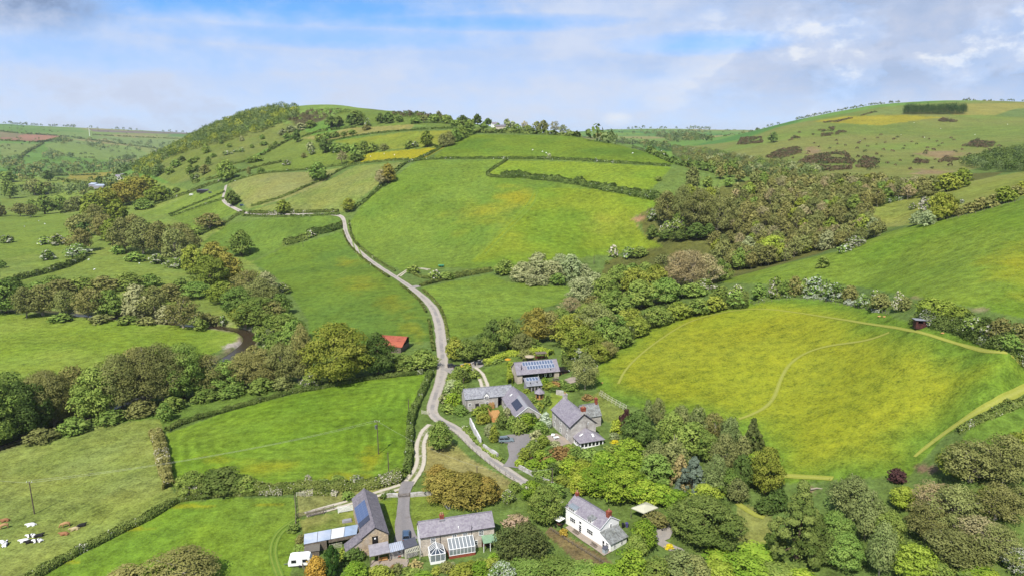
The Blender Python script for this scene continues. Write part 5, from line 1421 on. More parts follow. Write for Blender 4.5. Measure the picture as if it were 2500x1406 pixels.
hedge([(590, 527), (650, 530), (700, 529), (770, 527), (830, 524)], 1.4, 1.8, 'lower hedge of the hidden lane section', .02)
hedge([(800, 347), (860, 335), (920, 326), (1000, 319), (1060, 315), (1120, 314)], 1.8, 2.4, 'hedge below the straw-coloured hill field', .02)
hedge([(1062, 362), (1090, 352), (1110, 341)], 2.0, 2.4, 'double hedge beside the yellow hill field', .02)
hedge([(412, 526), (450, 510), (490, 494), (530, 478), (552, 468)], 1.6, 2.0, 'upper strip field hedge near the black shed', .02)
hedge([(415, 530), (440, 522), (480, 508), (520, 494), (548, 486)], 1.8, 2.2, 'lower strip field hedge near the black shed', .02)
hedge([(330, 515), (370, 503), (420, 486), (460, 472), (500, 456), (545, 442)], 2.6, 3.2, 'tall hedge behind the black shed', .03)
hedge([(486, 575), (520, 560), (556, 543), (580, 524), (600, 520)], 2.2, 3.0, 'hedge below the hill lane bend', .02)
hedge([(690, 598), (720, 592), (750, 582)], 4.2, 6.0, 'dark island thicket in the upper lane field, nearer half', .02, .4)
hedge([(748, 580), (780, 570), (810, 562), (834, 556)], 4.6, 6.5, 'dark island thicket in the upper lane field, lane end', .0, .4)
T('haw', 758, 580, 24, 18, 'white flecked bush in the middle of the island thicket')
hedge([(8, 692), (50, 682), (100, 670), (150, 656), (190, 640), (206, 630)], 3.2, 4.5, 'dark thick hedge across the valley meadow', .02, .4)
hedge([(832, 535), (838, 570), (850, 596), (876, 624), (915, 654), (955, 682), (1000, 712), (1030, 740), (1048, 780), (1054, 830), (1060, 860)], .9, 1.2, 'low lane-side hedge along the lower lane field', .02, .5, gaps=.25)
hedge([(852, 540), (858, 580), (880, 606), (920, 636), (966, 664)], 1.0, 1.4, 'low lane-side hedge along the central field', .03, .5)
hedge([(1032, 708), (1062, 734), (1082, 764), (1090, 800), (1096, 838)], .9, 1.3, 'low lane-side hedge along the small field', .02, .5)
hedge([(2330, 1062), (2370, 1040), (2410, 1020), (2450, 1000), (2500, 984), (2560, 965)], 1.4, 1.8, 'low hedge at the far side of the mown path', .04)
hedge([(1370, 905), (1400, 900), (1440, 890), (1480, 868), (1520, 838), (1560, 806), (1620, 778), (1680, 764), (1740, 756), (1790, 752), (1830, 745)], 4.5, 6.5, 'tall leafy hedge along the curved side of the yellow field', .02, .7)
for i_, (x_, y_, w_, h_) in enumerate(((1462, 888, 64, 52), (1515, 852, 72, 60), (1556, 826, 70, 54), (1606, 800, 72, 56), (1655, 783, 66, 50), (1706, 772, 62, 46), (1745, 764, 56, 44), (1798, 752, 56, 44))):
    T(('oak', 'green')[i_ % 2], x_, y_, w_, h_, ('olive', 'green')[i_ % 2] + ' thorn tree standing in the tall hedge along the curved side of the yellow field', 'trees of the curved hedge')
hedge([(1830, 742), (1880, 730), (1960, 724), (2040, 734), (2100, 748), (2150, 762), (2215, 766)], 1.2, 1.6, 'thin undergrowth below the flowering thorn trees', .1, .6, gaps=.3)
hedge([(2240, 776), (2290, 790), (2340, 800), (2400, 822), (2450, 845), (2500, 868), (2560, 895)], 3.2, 5.0, 'thick dark hedge past the field shelter', .04, .4)
hedge([(2150, 500), (2200, 488), (2250, 476), (2300, 462)], 2.5, 3.5, 'dark hedge below the olive upper field', .04, .4)
hedge([(1300, 1158), (1330, 1176), (1365, 1196)], 1.5, 2.0, 'green growth along the garden wall', .03, .5)
hedge([(1130, 1040), (1160, 1075), (1200, 1110), (1235, 1130)], .7, 1.6, 'rough grass verge below the white garden wall', .04, .5, mat='green')
hedge([(1180, 893), (1215, 880), (1240, 866), (1262, 870), (1300, 862), (1330, 862), (1350, 870)], 2.4, 3.0, 'clipped golden-green hedge behind the solar barn', .0, .25, mat='lime')
hedge([(1245, 940), (1246, 915), (1247, 890)], 2.6, 2.2, 'golden-green hedge at the end of the solar barn', .0, .3, mat='lime')
hedge([(725, 1208), (760, 1206), (800, 1206), (830, 1208)], 1.2, 1.8, 'short hedge beyond the paddock gate', .1)
hedge([(960, 1205), (940, 1212), (930, 1222)], 1.0, 1.4, 'leafy growth on the wall beside the barn', .05)

for h_, w_, lb_, ps_ in ((3, 4, 'hedge across the valley floor near the pale farm sheds', [(140, 438), (200, 448), (270, 455), (330, 452)]), (3, 4, 'hedge on the valley floor beyond the dark lone tree', [(0, 433), (80, 431), (160, 429), (260, 428)]),
                         (3, 4, 'low hedge of the valley floor below the sheds', [(120, 466), (200, 462), (270, 466), (320, 462)]), (3, 3.5, 'hedge along the near side of the flat valley pasture', [(150, 522), (180, 512), (230, 505), (300, 498)]),
                         (5, 7, 'hedge above the red ploughed field', [(0, 322), (40, 326), (90, 329), (150, 333), (200, 338)]), (5, 7, 'hedge below the red ploughed field', [(0, 344), (50, 347), (105, 349), (150, 336)]),
                         (5, 7, 'hedge running down the far hillside', [(105, 350), (85, 362), (62, 374), (50, 388)]), (5, 7, 'slanting hedge across the far hillside', [(180, 338), (240, 345), (320, 356), (400, 366)]), (5, 7, 'upper hedge of the farthest slope', [(225, 330), (300, 334), (380, 338), (440, 340)]),
                         (2.6, 3.6, 'bushy hedge climbing the rough hillside', [(560, 402), (600, 396), (640, 380), (680, 356), (722, 336)]), (2.2, 3, 'hedge under the rough hillside', [(470, 448), (505, 440), (545, 432), (590, 420), (640, 406), (690, 396)]), (2.2, 3, 'hedge between straw-coloured field and hill wood', [(735, 336), (780, 322), (830, 316), (880, 311)])):
    hedge(ps_, h_, w_, lb_, 0, .6, gaps=.2)
# ------------------------------------------------------------------ far masses
def area(poly, spacing, seed):
    return scatter(poly, spacing, seed)


mass('woodland', area([(352, 404), (430, 356), (500, 318), (560, 296), (620, 278), (690, 266), (728, 268), (716, 298), (690, 302), (640, 322), (560, 345), (460, 370), (400, 392), (370, 412)], 8.5, 1) +
     area([(330, 425), (352, 400), (380, 405), (400, 420), (380, 436)], 9, 2), lambda g: g.uniform(9, 14), None, 'olive oak wood covering the flank of the hill', 'wood', 1, 150, .9, [LM['oak'], LM['dark'], LM['farwood']], [.28, .42, .30])
mass('scrub', area([(700, 300), (712, 284), (750, 274), (800, 268), (860, 272), (830, 278), (790, 290), (760, 296)], 7, 5), lambda g: g.uniform(3, 8), None, 'scrub around the bare brown patch below the summit', 'scrub', 5, 40, .7, [LM['gorse'], LM['green'], LM['hedge']], [.5, .3, .2])
mass('scrub', area([(960, 276), (1000, 278), (1120, 290), (1130, 296), (1040, 290), (960, 284)], 8, 6), lambda g: g.uniform(4, 8), None, 'scrub along the skyline beside the summit', 'scrub', 6, 40, .7, [LM['gorse'], LM['hedge']], [.4, .6])
mass('woodland', area([(1640, 362), (1720, 372), (1790, 385), (1860, 398), (1940, 412), (2000, 425), (1960, 440), (1850, 438), (1780, 425), (1700, 402), (1650, 385)], 9, 7), lambda g: g.uniform(8, 13), None, 'grey-green wood filling the valley under the moor', 'wood', 7, 150, .85, [LM['alder'], LM['farwood'], LM['green'], LM['willow']], [.4, .3, .2, .1])
mass('woodland', area([(2350, 405), (2400, 385), (2450, 375), (2560, 365), (2560, 420), (2440, 420), (2400, 418)], 8, 8), lambda g: g.uniform(7, 12), None, 'dark wood at the edge of the moor', 'wood', 8, 150, .9, [LM['dark'], LM['farwood']], [.6, .4])
mass('conifer_plantation', area([(2204, 281), (2210, 275), (2355, 275), (2358, 281)], 3.8, 9), lambda g: g.uniform(6, 9), None, 'dark rectangular conifer plantation on the moor', 'plantation', 9, 110, 2.3, [LM['cypress']], [1.0])
GP_ = [[(1945, 405), (1970, 385), (2010, 378), (2060, 372), (2085, 395), (2075, 415), (2010, 418)], [(1975, 330), (2010, 314), (2036, 312), (2030, 332), (2000, 336)], [(1800, 355), (1810, 338), (1858, 336), (1862, 350)], [(2040, 330), (2045, 322), (2090, 318), (2080, 326)], [(1925, 345), (1950, 325), (1965, 330), (1960, 340)], [(2350, 358), (2380, 345), (2430, 350), (2420, 362)], [(2225, 400), (2240, 390), (2260, 392), (2265, 400)], [(2290, 398), (2310, 385), (2340, 392)], [(2090, 410), (2110, 385), (2150, 390), (2130, 412)], [(1870, 385), (1900, 368), (1950, 360), (1970, 370), (1900, 390)], [(2290, 298), (2300, 290), (2340, 292), (2335, 300)], [(2010, 300), (2080, 290), (2140, 272), (2160, 270), (2100, 284), (2030, 303)]]
gp = []
for i, p in enumerate(GP_):
    gp += [q for q in area(p, 3.6, 30 + i) if VN.fbm(np.array(q[0] / 22), np.array(q[1] / 40), 3) > -.12]
gp += [p for p in area([(1900, 400), (1990, 350), (2150, 330), (2400, 340), (2480, 370), (2350, 410), (2200, 420), (2000, 420)], 30, 60)]
mass('gorse', gp, lambda g: g.uniform(3.5, 6), None, 'dark patches of gorse and bracken scattered over the moor', 'gorse', 10, 26, .55, [LM['gorse'], LM['gorseg']], [.7, .3])
far = area([(0, 440), (60, 412), (130, 398), (250, 398), (340, 405), (335, 425), (220, 425), (120, 432), (60, 445)], 34, 11) + area([(200, 342), (350, 348), (440, 352), (400, 378), (340, 372), (220, 360)], 60, 12) + area([(0, 405), (20, 388), (50, 390), (60, 405), (20, 415)], 26, 13) \
    + area([(105, 378), (125, 372), (185, 386), (120, 392)], 24, 14) + area([(130, 342), (165, 338), (175, 348), (150, 356)], 30, 15) + area([(270, 392), (330, 386), (325, 396), (280, 398)], 24, 16) + area([(60, 476), (220, 462), (330, 440), (330, 446), (220, 470), (100, 486)], 22, 17) \
    + area([(1430, 345), (1520, 348), (1620, 360), (1640, 372), (1540, 352), (1440, 350)], 18, 18) + area([(1600, 330), (1700, 334), (1740, 345), (1640, 350)], 34, 19) + area([(1500, 326), (1600, 322), (1700, 322), (1760, 326), (1640, 332)], 60, 20)
mass('woodland', far, lambda g: g.uniform(13, 22), None, 'blue-green woods filling the far valley', 'wood', 11, 46, .8, [LM['farwood'], LM['alder'], LM['dark']], [.5, .25, .25])
ridge = []
for px in list(range(10, 190, 5)) + list(range(220, 460, 16)) + list(range(1535, 1740, 9)):
    if random.Random(px).random() < .75: ridge.append(tuple(hit(px, 300)[0]))
mass('skyline_trees', ridge, lambda g: g.uniform(14, 26), None, 'tiny trees along the far skyline', 'trees', 12, 26, .8, [LM['dark']], [1.0])
mr = []
for px in list(range(1950, 2200, 5)) + list(range(2445, 2500, 6)) + [1880, 1890, 1905, 1800]:
    if random.Random(px).random() < .8: mr.append(tuple(hit(px, 240)[0]))
mass('skyline_bushes', mr, lambda g: g.uniform(4, 8), None, 'row of small dark thorns along the moor skyline', 'bushes', 13, 30, .8, [LM['dark']], [1.0])
eg = np.nonzero((EDGE < 7) & (GY > 950) & (GY < 6500) & (np.abs(GX / GY) < .95))
pick = np.random.default_rng(4).random(len(eg[0])) < np.clip(GY[eg] / 1500, .25, 1) * .15
hx, hy = GX[eg][pick], GY[eg][pick]
# keep the patchwork hedges off the moor and the big hill, whose hedges are built one by one
k = ((hx / hy < -.50) & (hy > 1000)) | (hy > 1900)
mass('distant_hedgerows', np.stack([hx[k], hy[k], zat(hx[k], hy[k])], 1), lambda g: g.uniform(6, 12), None, 'thin dark hedgerows dividing the far valley fields', 'hedges', 14, 18, .6, [LM['farwood'], LM['dark']], [.6, .4])
print('PLANTS', COUNT)
# ------------------------------------------------------------------ building materials
_alb = alb


def alb(r, g, b, k=1.8):
    return _alb(r, g, b, k)


def W3(px, py, z):
    a, dy, dz = ray(px, py)
    y = (z - CAMZ) / dz * dy
    return Vector((float(a / dy * y), float(y), float(z)))


def stone_mat(name, c1, c2, c3, scale=3.2):
    m, t = new_mat(name)
    v = t.obj()
    vo = t.n('ShaderNodeTexVoronoi', {'Vector': t.n('ShaderNodeMapping', {'Vector': v, 'Scale': (1, 1, 1.7)}).outputs[0], 'Scale': scale})
    r = t.n('ShaderNodeSeparateColor', {0: vo.outputs['Color']}).outputs[0]
    c = t.mix(t.ramp(r, .1, .9), c1, c2)
    c = t.mix(t.ramp(t.noise(0.5, 5, v), .45, .65), c, c3)
    k = t.ramp(vo.outputs['Distance'], 0, .35, 1.1, .72)
    c = t.mix(1.0, c, t.n('ShaderNodeCombineColor', {0: k, 1: k, 2: k}).outputs[0], 'MULTIPLY')
    t.finish(c, .92, vo.outputs['Distance'], .4, .05, .1)
    return m


def slate_mat(name, c1, c2, lichen, amt=.3):
    m, t = new_mat(name)
    v = t.obj()
    br = t.n('ShaderNodeTexVoronoi', {'Vector': v, 'Scale': 2.6})
    r = t.n('ShaderNodeSeparateColor', {0: br.outputs['Color']}).outputs[0]
    c = t.mix(t.ramp(t.math('ADD', t.math('MULTIPLY', r, .55), t.math('MULTIPLY', t.noise(.55, 6, v, .7), .6)), .3, .85), c1, c2)
    sp = t.noise(2.2, 6, v, .72)
    c = t.mix(t.math('MULTIPLY', t.ramp(sp, .56, .66), amt), c, lichen)
    c = t.mix(t.math('MULTIPLY', t.ramp(t.noise(.25, 4, v), .5, .7), amt * .8), c, t.mix(1.0, c, (.72, .74, .7), 'MULTIPLY'))
    t.finish(c, .55, t.math('ADD', r, sp), .25, .03, .35)
    return m


M_slate = slate_mat('purple_slate', alb(150, 142, 154), alb(176, 170, 178), alb(204, 204, 194), .6)
M_slate_lich = slate_mat('lichened_slate', alb(142, 142, 150), alb(180, 182, 188), alb(214, 216, 208), .95)
M_slate_dark = slate_mat('dark_slate', alb(128, 122, 130), alb(160, 152, 158), alb(192, 186, 182), .55)
M_slate_moss = slate_mat('mossy_slate', alb(128, 128, 124), alb(172, 176, 174), alb(206, 206, 192), .9)
M_stone = stone_mat('pale_rubble_stone', alb(206, 192, 172, k=1.05), alb(176, 166, 154, k=1.05), alb(222, 210, 194, k=1.05))
M_stone_grey = stone_mat('grey_rubble_stone', alb(200, 194, 186, k=1.05), alb(168, 162, 156, k=1.05), alb(214, 210, 202, k=1.05))
M_stone_warm = stone_mat('warm_rubble_stone', alb(210, 188, 154, k=1.05), alb(174, 154, 132, k=1.05), alb(196, 182, 166, k=1.05), 2.4)
M_wallstone = stone_mat('dry_stone', alb(214, 210, 204, k=1.2), alb(168, 162, 152, k=1.2), alb(232, 230, 226, k=1.2), 2.2)
M_white = flat_mat('white_render', (.80, .79, .76), .8, .05, 1.2)
M_paint = flat_mat('white_paint', (.78, .78, .76), .5, .04, 3)
M_brick = flat_mat('red_brick', alb(186, 96, 70), .85, .3, 9, c2=alb(150, 84, 68))
M_black = flat_mat('black_timber', alb(40, 36, 36), .7, .3, 4)
M_brown = flat_mat('brown_timber', alb(112, 78, 60), .8, .35, 5, c2=alb(84, 56, 46))
M_grey_wood = flat_mat('weathered_timber', alb(150, 138, 122), .9, .3, 5, c2=alb(124, 112, 100))
M_deck = flat_mat('new_pine_boards', alb(226, 178, 110), .8, .15, 6, c2=alb(210, 154, 92))
M_gutter = flat_mat('dark_gutter', alb(66, 60, 64), .5, .15, 4)
M_lead = flat_mat('lead_flashing', alb(178, 178, 184), .5, .15, 4)
M_tin = flat_mat('galvanised_sheet', alb(214, 222, 236), .45, .12, .6, c2=alb(190, 206, 228), metal=.0)
M_tinblue = flat_mat('bluish_sheet', alb(176, 196, 222), .45, .12, .8)
M_asb = flat_mat('grey_fibre_sheet', alb(186, 182, 188), .8, .15, 2.5, c2=alb(168, 164, 172))
M_felt = flat_mat('dark_felt', alb(98, 100, 112), .9, .15, 2)
M_gfelt = flat_mat('green_felt', alb(150, 186, 150), .9, .15, 2)
M_red = flat_mat('rusted_red_sheet', alb(190, 106, 82), .8, .2, .9, c2=alb(172, 88, 68))
M_cream = flat_mat('cream_canvas', alb(226, 224, 196), .8, .08, 1.5)
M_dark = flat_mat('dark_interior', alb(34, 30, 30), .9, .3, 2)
M_pot = flat_mat('clay_pot', alb(206, 160, 124), .8, .2, 6)
M_steel = flat_mat('steel', alb(170, 174, 180), .35, .1, 3, metal=.6)
M_blacksteel = flat_mat('black_flue', alb(46, 44, 48), .4, .1, 3)
M_yellow = flat_mat('golden_paint', alb(226, 170, 50), .6, .1, 3)
M_pole = flat_mat('creosoted_pole', alb(112, 98, 86), .9, .25, 5)
M_wire = flat_mat('wire', alb(186, 190, 168), .5, .05, 1)
M_rubber = flat_mat('tyre_rubber', alb(34, 34, 36), .85, .15, 8)
M_alloy = flat_mat('wheel_alloy', alb(176, 178, 184), .35, .1, 6, metal=.5)


def glass_mat(name, tint, opac=.55):
    m, t = new_mat(name)
    g = t.n('ShaderNodeBsdfPrincipled', {'Base Color': tint, 'Roughness': .08, 'Specular IOR Level': .6})
    tr = t.n('ShaderNodeBsdfTransparent', {'Color': (.85, .9, .92)})
    mx = t.n('ShaderNodeMixShader', {0: opac, 1: tr.outputs[0], 2: g.outputs[0]})
    t.t.links.new(mx.outputs[0], t.out.inputs[0])
    return m


M_pane = flat_mat('window_glass', alb(46, 50, 58), .08, .2, 1.5, spec=.6)
M_glass = glass_mat('conservatory_glass', alb(196, 206, 214), .5)
M_glass_dark = glass_mat('dark_roof_glass', alb(74, 88, 104), .8)


def panel_mat(name, cell, line, sx, sy):
    "solar panels: dark cells between pale frame lines, measured on the panel itself"
    m, t = new_mat(name)
    u = t.attr('pu'); v = t.attr('pv')
    fu = t.math('ABSOLUTE', t.math('SUBTRACT', t.math('FRACT', u), .5)); fv = t.math('ABSOLUTE', t.math('SUBTRACT', t.math('FRACT', v), .5))
    e = t.math('MAXIMUM', t.ramp(fu, .5 - sx, .5 - sx + .01), t.ramp(fv, .5 - sy, .5 - sy + .01))
    t.finish(t.mix(e, cell, line), .18, spec=.6)
    return m


M_pv = panel_mat('solar_panel', alb(112, 128, 156), alb(226, 230, 240), .09, .07)
M_pvblack = panel_mat('black_solar_panel', alb(62, 66, 84), alb(74, 78, 96), .03, .02)
M_pvblue = panel_mat('blue_solar_panel', alb(88, 108, 150), alb(120, 136, 170), .06, .04)


def panel_array(parent, q, nu, nv, mat, lift=.09, name='solar_panel', label=None):
    "an array of nu x nv panels on the roof quad q (four corners, first edge along u)"
    q = [Vector(p) for p in q]
    n = (q[1] - q[0]).cross(q[3] - q[0]).normalized()
    if n.z < 0: n = -n
    V = []; Fq = []; U = []; Vv = []
    for i in range(nu):
        for j in range(nv):
            b = len(V)
            for (a, c) in ((i, j), (i + 1, j), (i + 1, j + 1), (i, j + 1)):
                s, r = a / nu, c / nv
                V.append((q[0] * (1 - s) + q[1] * s) * (1 - r) + (q[3] * (1 - s) + q[2] * s) * r + n * lift); U.append(a); Vv.append(c)
            Fq.append((b, b + 1, b + 2, b + 3))
    b = len(V)                                  # the rim of the array
    for k, p in enumerate(q):
        V += [p + n * lift, p + n * .01]; U += [0, 0]; Vv += [0, 0]
    for k in range(4):
        k2 = (k + 1) % 4
        Fq.append((b + 2 * k, b + 2 * k2, b + 2 * k2 + 1, b + 2 * k + 1))
    me = mesh_np(name, [tuple(p) for p in V], np.array(Fq), [mat], {'pu': U, 'pv': Vv})
    o = link(name, me, parent)
    if label: o['label'] = label
    return o


def window(parent, p, u, n, w, h, cols=2, rows=2, frame=None, pane=None, name='window', bar=.05, fr=.09):
    "p: middle of the sill on the wall face; u along the wall, n outward"
    u = Vector(u).normalized(); n = Vector(n).normalized(); p = Vector(p); z = Vector((0, 0, 1))
    b = MB()

    def piece(a0, a1, z0, z1, d0, d1):
        c = [p + u * a + z * zz + n * d for zz in (z0, z1) for (a, d) in ((a0, d0), (a1, d0), (a1, d1), (a0, d1))]
        b.hexa(c)
    W = w / 2
    piece(-W, -W + fr, 0, h, .0, .07); piece(W - fr, W, 0, h, .0, .07)
    piece(-W + fr, W - fr, 0, fr, .0, .07); piece(-W + fr, W - fr, h - fr, h, .0, .07)
    for i in range(1, cols):
        x = -W + w * i / cols; piece(x - bar / 2, x + bar / 2, fr, h - fr, .0, .06)
    for j in range(1, rows):
        y = h * j / rows; piece(-W + fr, W - fr, y - bar / 2, y + bar / 2, .0, .055)
    f = b.build(name, frame or M_paint, parent)
    g = MB()
    c = [p + u * a + z * zz + n * .03 for zz, a in ((fr * .5, -W + fr * .5), (fr * .5, W - fr * .5), (h - fr * .5, W - fr * .5), (h - fr * .5, -W + fr * .5))]
    g.add(c, [(0, 1, 2, 3)])
    g.build('pane', pane or M_pane, f)
    return f


def gable_walls(L, Wd, he, hr, x0=0.0, y0=0.0):
    b = MB()
    v = [(x0, y0, -1), (x0 + L, y0, -1), (x0 + L, y0 + Wd, -1), (x0, y0 + Wd, -1), (x0, y0, he), (x0 + L, y0, he), (x0 + L, y0 + Wd, he), (x0, y0 + Wd, he),
         (x0, y0 + Wd / 2, hr), (x0 + L, y0 + Wd / 2, hr)]
    b.add(v, [(0, 1, 5, 4), (2, 3, 7, 6), (3, 0, 4, 8, 7), (1, 2, 6, 9, 5), (4, 5, 9, 8), (6, 7, 8, 9)])
    return b


def gable_roof(L, Wd, he, hr, x0=0.0, y0=0.0, oe=.3, ov=.18, t=.16, lift=.03, sag=.0):
    b = MB()
    s = (hr - he) / (Wd / 2)
    z0 = he - s * oe + lift + t; zr = hr + lift + t
    for sgn in (0, 1):
        ya = y0 - oe if sgn == 0 else y0 + Wd + oe
        q = [(x0 - ov, ya, z0), (x0 + L + ov, ya, z0), (x0 + L + ov, y0 + Wd / 2, zr), (x0 - ov, y0 + Wd / 2, zr)]
        b.slab(q, t)
    b.box(x0 - ov, y0 + Wd / 2 - .14, zr - .03, x0 + L + ov, y0 + Wd / 2 + .14, zr + .07)
    return b


def chimney(parent, x, y, zb, zt, wx=.9, wy=.6, mat=None, pots=2, cap=True):
    b = MB()
    b.box(x - wx / 2, y - wy / 2, zb, x + wx / 2, y + wy / 2, zt)
    if cap:
        b.box(x - wx / 2 - .07, y - wy / 2 - .07, zt - .28, x + wx / 2 + .07, y + wy / 2 + .07, zt - .14)
        b.box(x - wx / 2 - .07, y - wy / 2 - .07, zt, x + wx / 2 + .07, y + wy / 2 + .07, zt + .1)
    c = b.build('chimney', mat or M_brick, parent)
    for i in range(pots):
        px_ = x + (i - (pots - 1) / 2) * wx / max(pots, 1) * .9
        MB().tube([(px_, y, zt + .1), (px_, y, zt + .3), (px_, y, zt + .62)], [.16, .13, .15], 8).build('chimney_pot', M_pot, c)
    return c


def pipe(parent, pts, r=.05, name='downpipe', mat=None):
    return MB().tube(pts, r, 6).build(name, mat or M_gutter, parent)


X, Y, Zv = Vector((1, 0, 0)), Vector((0, 1, 0)), Vector((0, 0, 1))

# ------------------------------------------------------------------ the slate barn by the cottage
ang = R(109.5)
bt = tag(empty('barn', (-27.45, 135.9, -.1), ang), 'long stone barn with dark slate roof, blue panels and lean-to beside the paddock', 'barn')
L, Wd, he, hr = 18.0, 5.6, 4.35, 6.4
gable_walls(L, Wd, he, hr).build('wall', M_stone_warm, bt)
gable_roof(L, Wd, he, hr, oe=.25, ov=.12).build('roof', M_slate_dark, bt)
sl = (hr - he) / (Wd / 2)
zf = lambda y: hr - abs(y - Wd / 2) * sl + .2      # top of the roof above y
panel_array(bt, [(6.2, Wd + .1, zf(Wd + .1)), (13.2, Wd + .1, zf(Wd + .1)), (13.2, Wd / 2 + .45, zf(Wd / 2 + .45)), (6.2, Wd / 2 + .45, zf(Wd / 2 + .45))], 7, 3, M_pvblue)
panel_array(bt, [(4.0, Wd + .1, zf(Wd + .1)), (6.1, Wd + .1, zf(Wd + .1)), (6.1, Wd / 2 + .45, zf(Wd / 2 + .45)), (4.0, Wd / 2 + .45, zf(Wd / 2 + .45))], 2, 2, M_pvblack, label='darker pair of panels at the near end of the row')
window(bt, (-.02, 2.9, 2.55), -Y, -X, 1.25, 1.9, 1, 1, M_black, M_dark, 'door')
MB().box(-.06, 2.72, 3.75, -.1, 3.08, 4.1).build('notice', M_paint, bt)
# catslide lean-to beyond the left eave
b = MB(); b.hexa([(0.02, Wd, -1), (3.0, Wd, -1), (3.0, Wd + 3.5, -1), (.02, Wd + 3.5, -1), (.02, Wd, he - .15), (3.0, Wd, he - .15), (3.0, Wd + 3.5, 2.0), (.02, Wd + 3.5, 2.0)])
b.build('lean_to_wall', M_stone_warm, bt)
b = MB(); b.slab([(-.15, Wd - .02, he - .02), (3.2, Wd - .02, he - .02), (3.2, Wd + 3.8, 1.98), (-.15, Wd + 3.8, 1.98)], .14)
b.build('lean_to_roof', M_slate_dark, bt)
window(bt, (.0, 6.9, .9), -Y, -X, 1.6, 1.0, 2, 1)
b = MB(); b.bar((-.14, -.3, he + .02), (-.14, Wd / 2, hr + .1), .06, .16); b.bar((-.14, Wd + .3, he + .02), (-.14, Wd / 2, hr + .1), .06, .16); b.build('barge_board', M_black, bt)
# white pipe on the far wall and pale edging
pipe(bt, [(3.4, Wd + .12, 0), (3.4, Wd + .12, 4.2)], .06, mat=M_paint)

# porch against the gable
O = Vector((-29.5, 133.0, -.1))
pr_ = tag(empty('porch', O), 'open porch with grey sheet roof on posts against the barn gable', 'porch')
q = [W3(899, 1330, 2.95), W3(947, 1320, 2.95), W3(952, 1347, 2.35), W3(902, 1358, 2.35)]
loc = [p - O for p in q]
MB().slab(loc, .07).build('roof', M_asb, pr_)
for k, (a, c) in enumerate(((3, 0), (2, 1))):
    pass
for f in (0.03, .45, .97):
    p = loc[3].lerp(loc[2], f) + (loc[0] - loc[3]) * .05
    MB().box(p.x - .07, p.y - .07, 0, p.x + .07, p.y + .07, p.z - .06).build('post', M_grey_wood, pr_)
b = MB(); b.bar(loc[3] + Vector((0, .06, -.14)), loc[2] + Vector((0, .06, -.14)), .1, .14); b.build('beam', M_grey_wood, pr_)
P = loc[3].lerp(loc[2], .6) + Vector((0, .9, 0))
bench = tag(empty('bench', O + Vector((P.x, P.y, 0)), R(15)), 'pale wooden bench in the shade of the barn porch', 'bench')
b = MB(); b.box(-1.0, -.22, .4, 1.0, .22, .46); b.build('seat', M_deck, bench)
b = MB(); b.box(-1.0, .22, .55, 1.0, .28, .9); b.build('backrest', M_deck, bench)
for sx in (-.9, .9):
    for sy in (-.16, .18): MB().box(sx - .04, sy - .04, 0, sx + .04, sy + .04, .4).build('leg', M_deck, bench)

# linking sheds between barn and cottage
O = Vector((-24.5, 135.5, -.1))
ls = tag(empty('shed', O), 'low shed with white corrugated roof between barn and cottage', 'shed')
q = [W3(949, 1327, 2.7), W3(981, 1319, 2.7), W3(987, 1339, 2.4), W3(953, 1348, 2.4)]
loc = [p - O for p in q]
MB().slab(loc, .06).build('roof', M_tin, ls)
b = MB()
for i in range(7):
    f = (i + .5) / 7; b.bar(loc[0].lerp(loc[1], f) + Zv * .03, loc[3].lerp(loc[2], f) + Zv * .03, .09, .05)
b.build('roof_rib', M_asb, ls)
i0, i1, i2, i3 = [p * .96 + (loc[0] + loc[1] + loc[2] + loc[3]) / 4 * .04 for p in loc]
fr_ = [Vector((p.x, p.y, -.5)) for p in (i3 + (i0 - i3) * .35, i2 + (i1 - i2) * .35, i1, i0)]
MB().hexa(fr_ + [Vector((p.x, p.y, zt)) for p, zt in zip(fr_, (2.38, 2.38, 2.58, 2.58))]).build('wall', M_stone_grey, ls)
window(ls, (fr_[0] + (fr_[1] - fr_[0]) * .7 + Vector((0, 0, 1.5))), (fr_[1] - fr_[0]), Vector((.26, -.97, 0)), .8, .9, 1, 2)
O = Vector((-21.5, 136.8, -.1))
ls = tag(empty('shed', O), 'low shed with dark felt roof against the cottage gable', 'shed')
q = [W3(982, 1320, 2.75), W3(1013, 1309, 2.75), W3(1020, 1329, 2.5), W3(988, 1339, 2.5)]
loc = [p - O for p in q]
MB().slab(loc, .09).build('roof', M_felt, ls)
i0, i1, i2, i3 = [p * .95 + (loc[0] + loc[1] + loc[2] + loc[3]) / 4 * .05 for p in loc]
fr_ = [Vector((p.x, p.y, -.5)) for p in (i3, i2, i1, i0)]
MB().hexa(fr_ + [Vector((p.x, p.y, 2.4)) for p in fr_]).build('wall', M_stone_grey, ls)
O = Vector((-20.5, 134.2, -.1))
pg = tag(empty('pergola', O), 'pale slatted pergola roof in front of the felt-roofed shed', 'pergola')
q = [W3(989, 1342, 2.4), W3(1021, 1331, 2.4), W3(1024.5, 1342, 2.25), W3(992, 1349, 2.25)]
loc = [p - O for p in q]
b = MB()
for i in range(9):
    f = i / 8; b.bar(loc[0].lerp(loc[1], f), loc[3].lerp(loc[2], f), .1, .08)
b.build('slat', M_cream, pg)
b = MB(); b.bar(loc[0] - Zv * .1, loc[1] - Zv * .1, .1, .1); b.bar(loc[3] - Zv * .1, loc[2] - Zv * .1, .1, .1); b.build('beam', M_cream, pg)
for p in loc: MB().box(p.x - .05, p.y - .05, 0, p.x + .05, p.y + .05, p.z - .15).build('post', M_cream, pg)

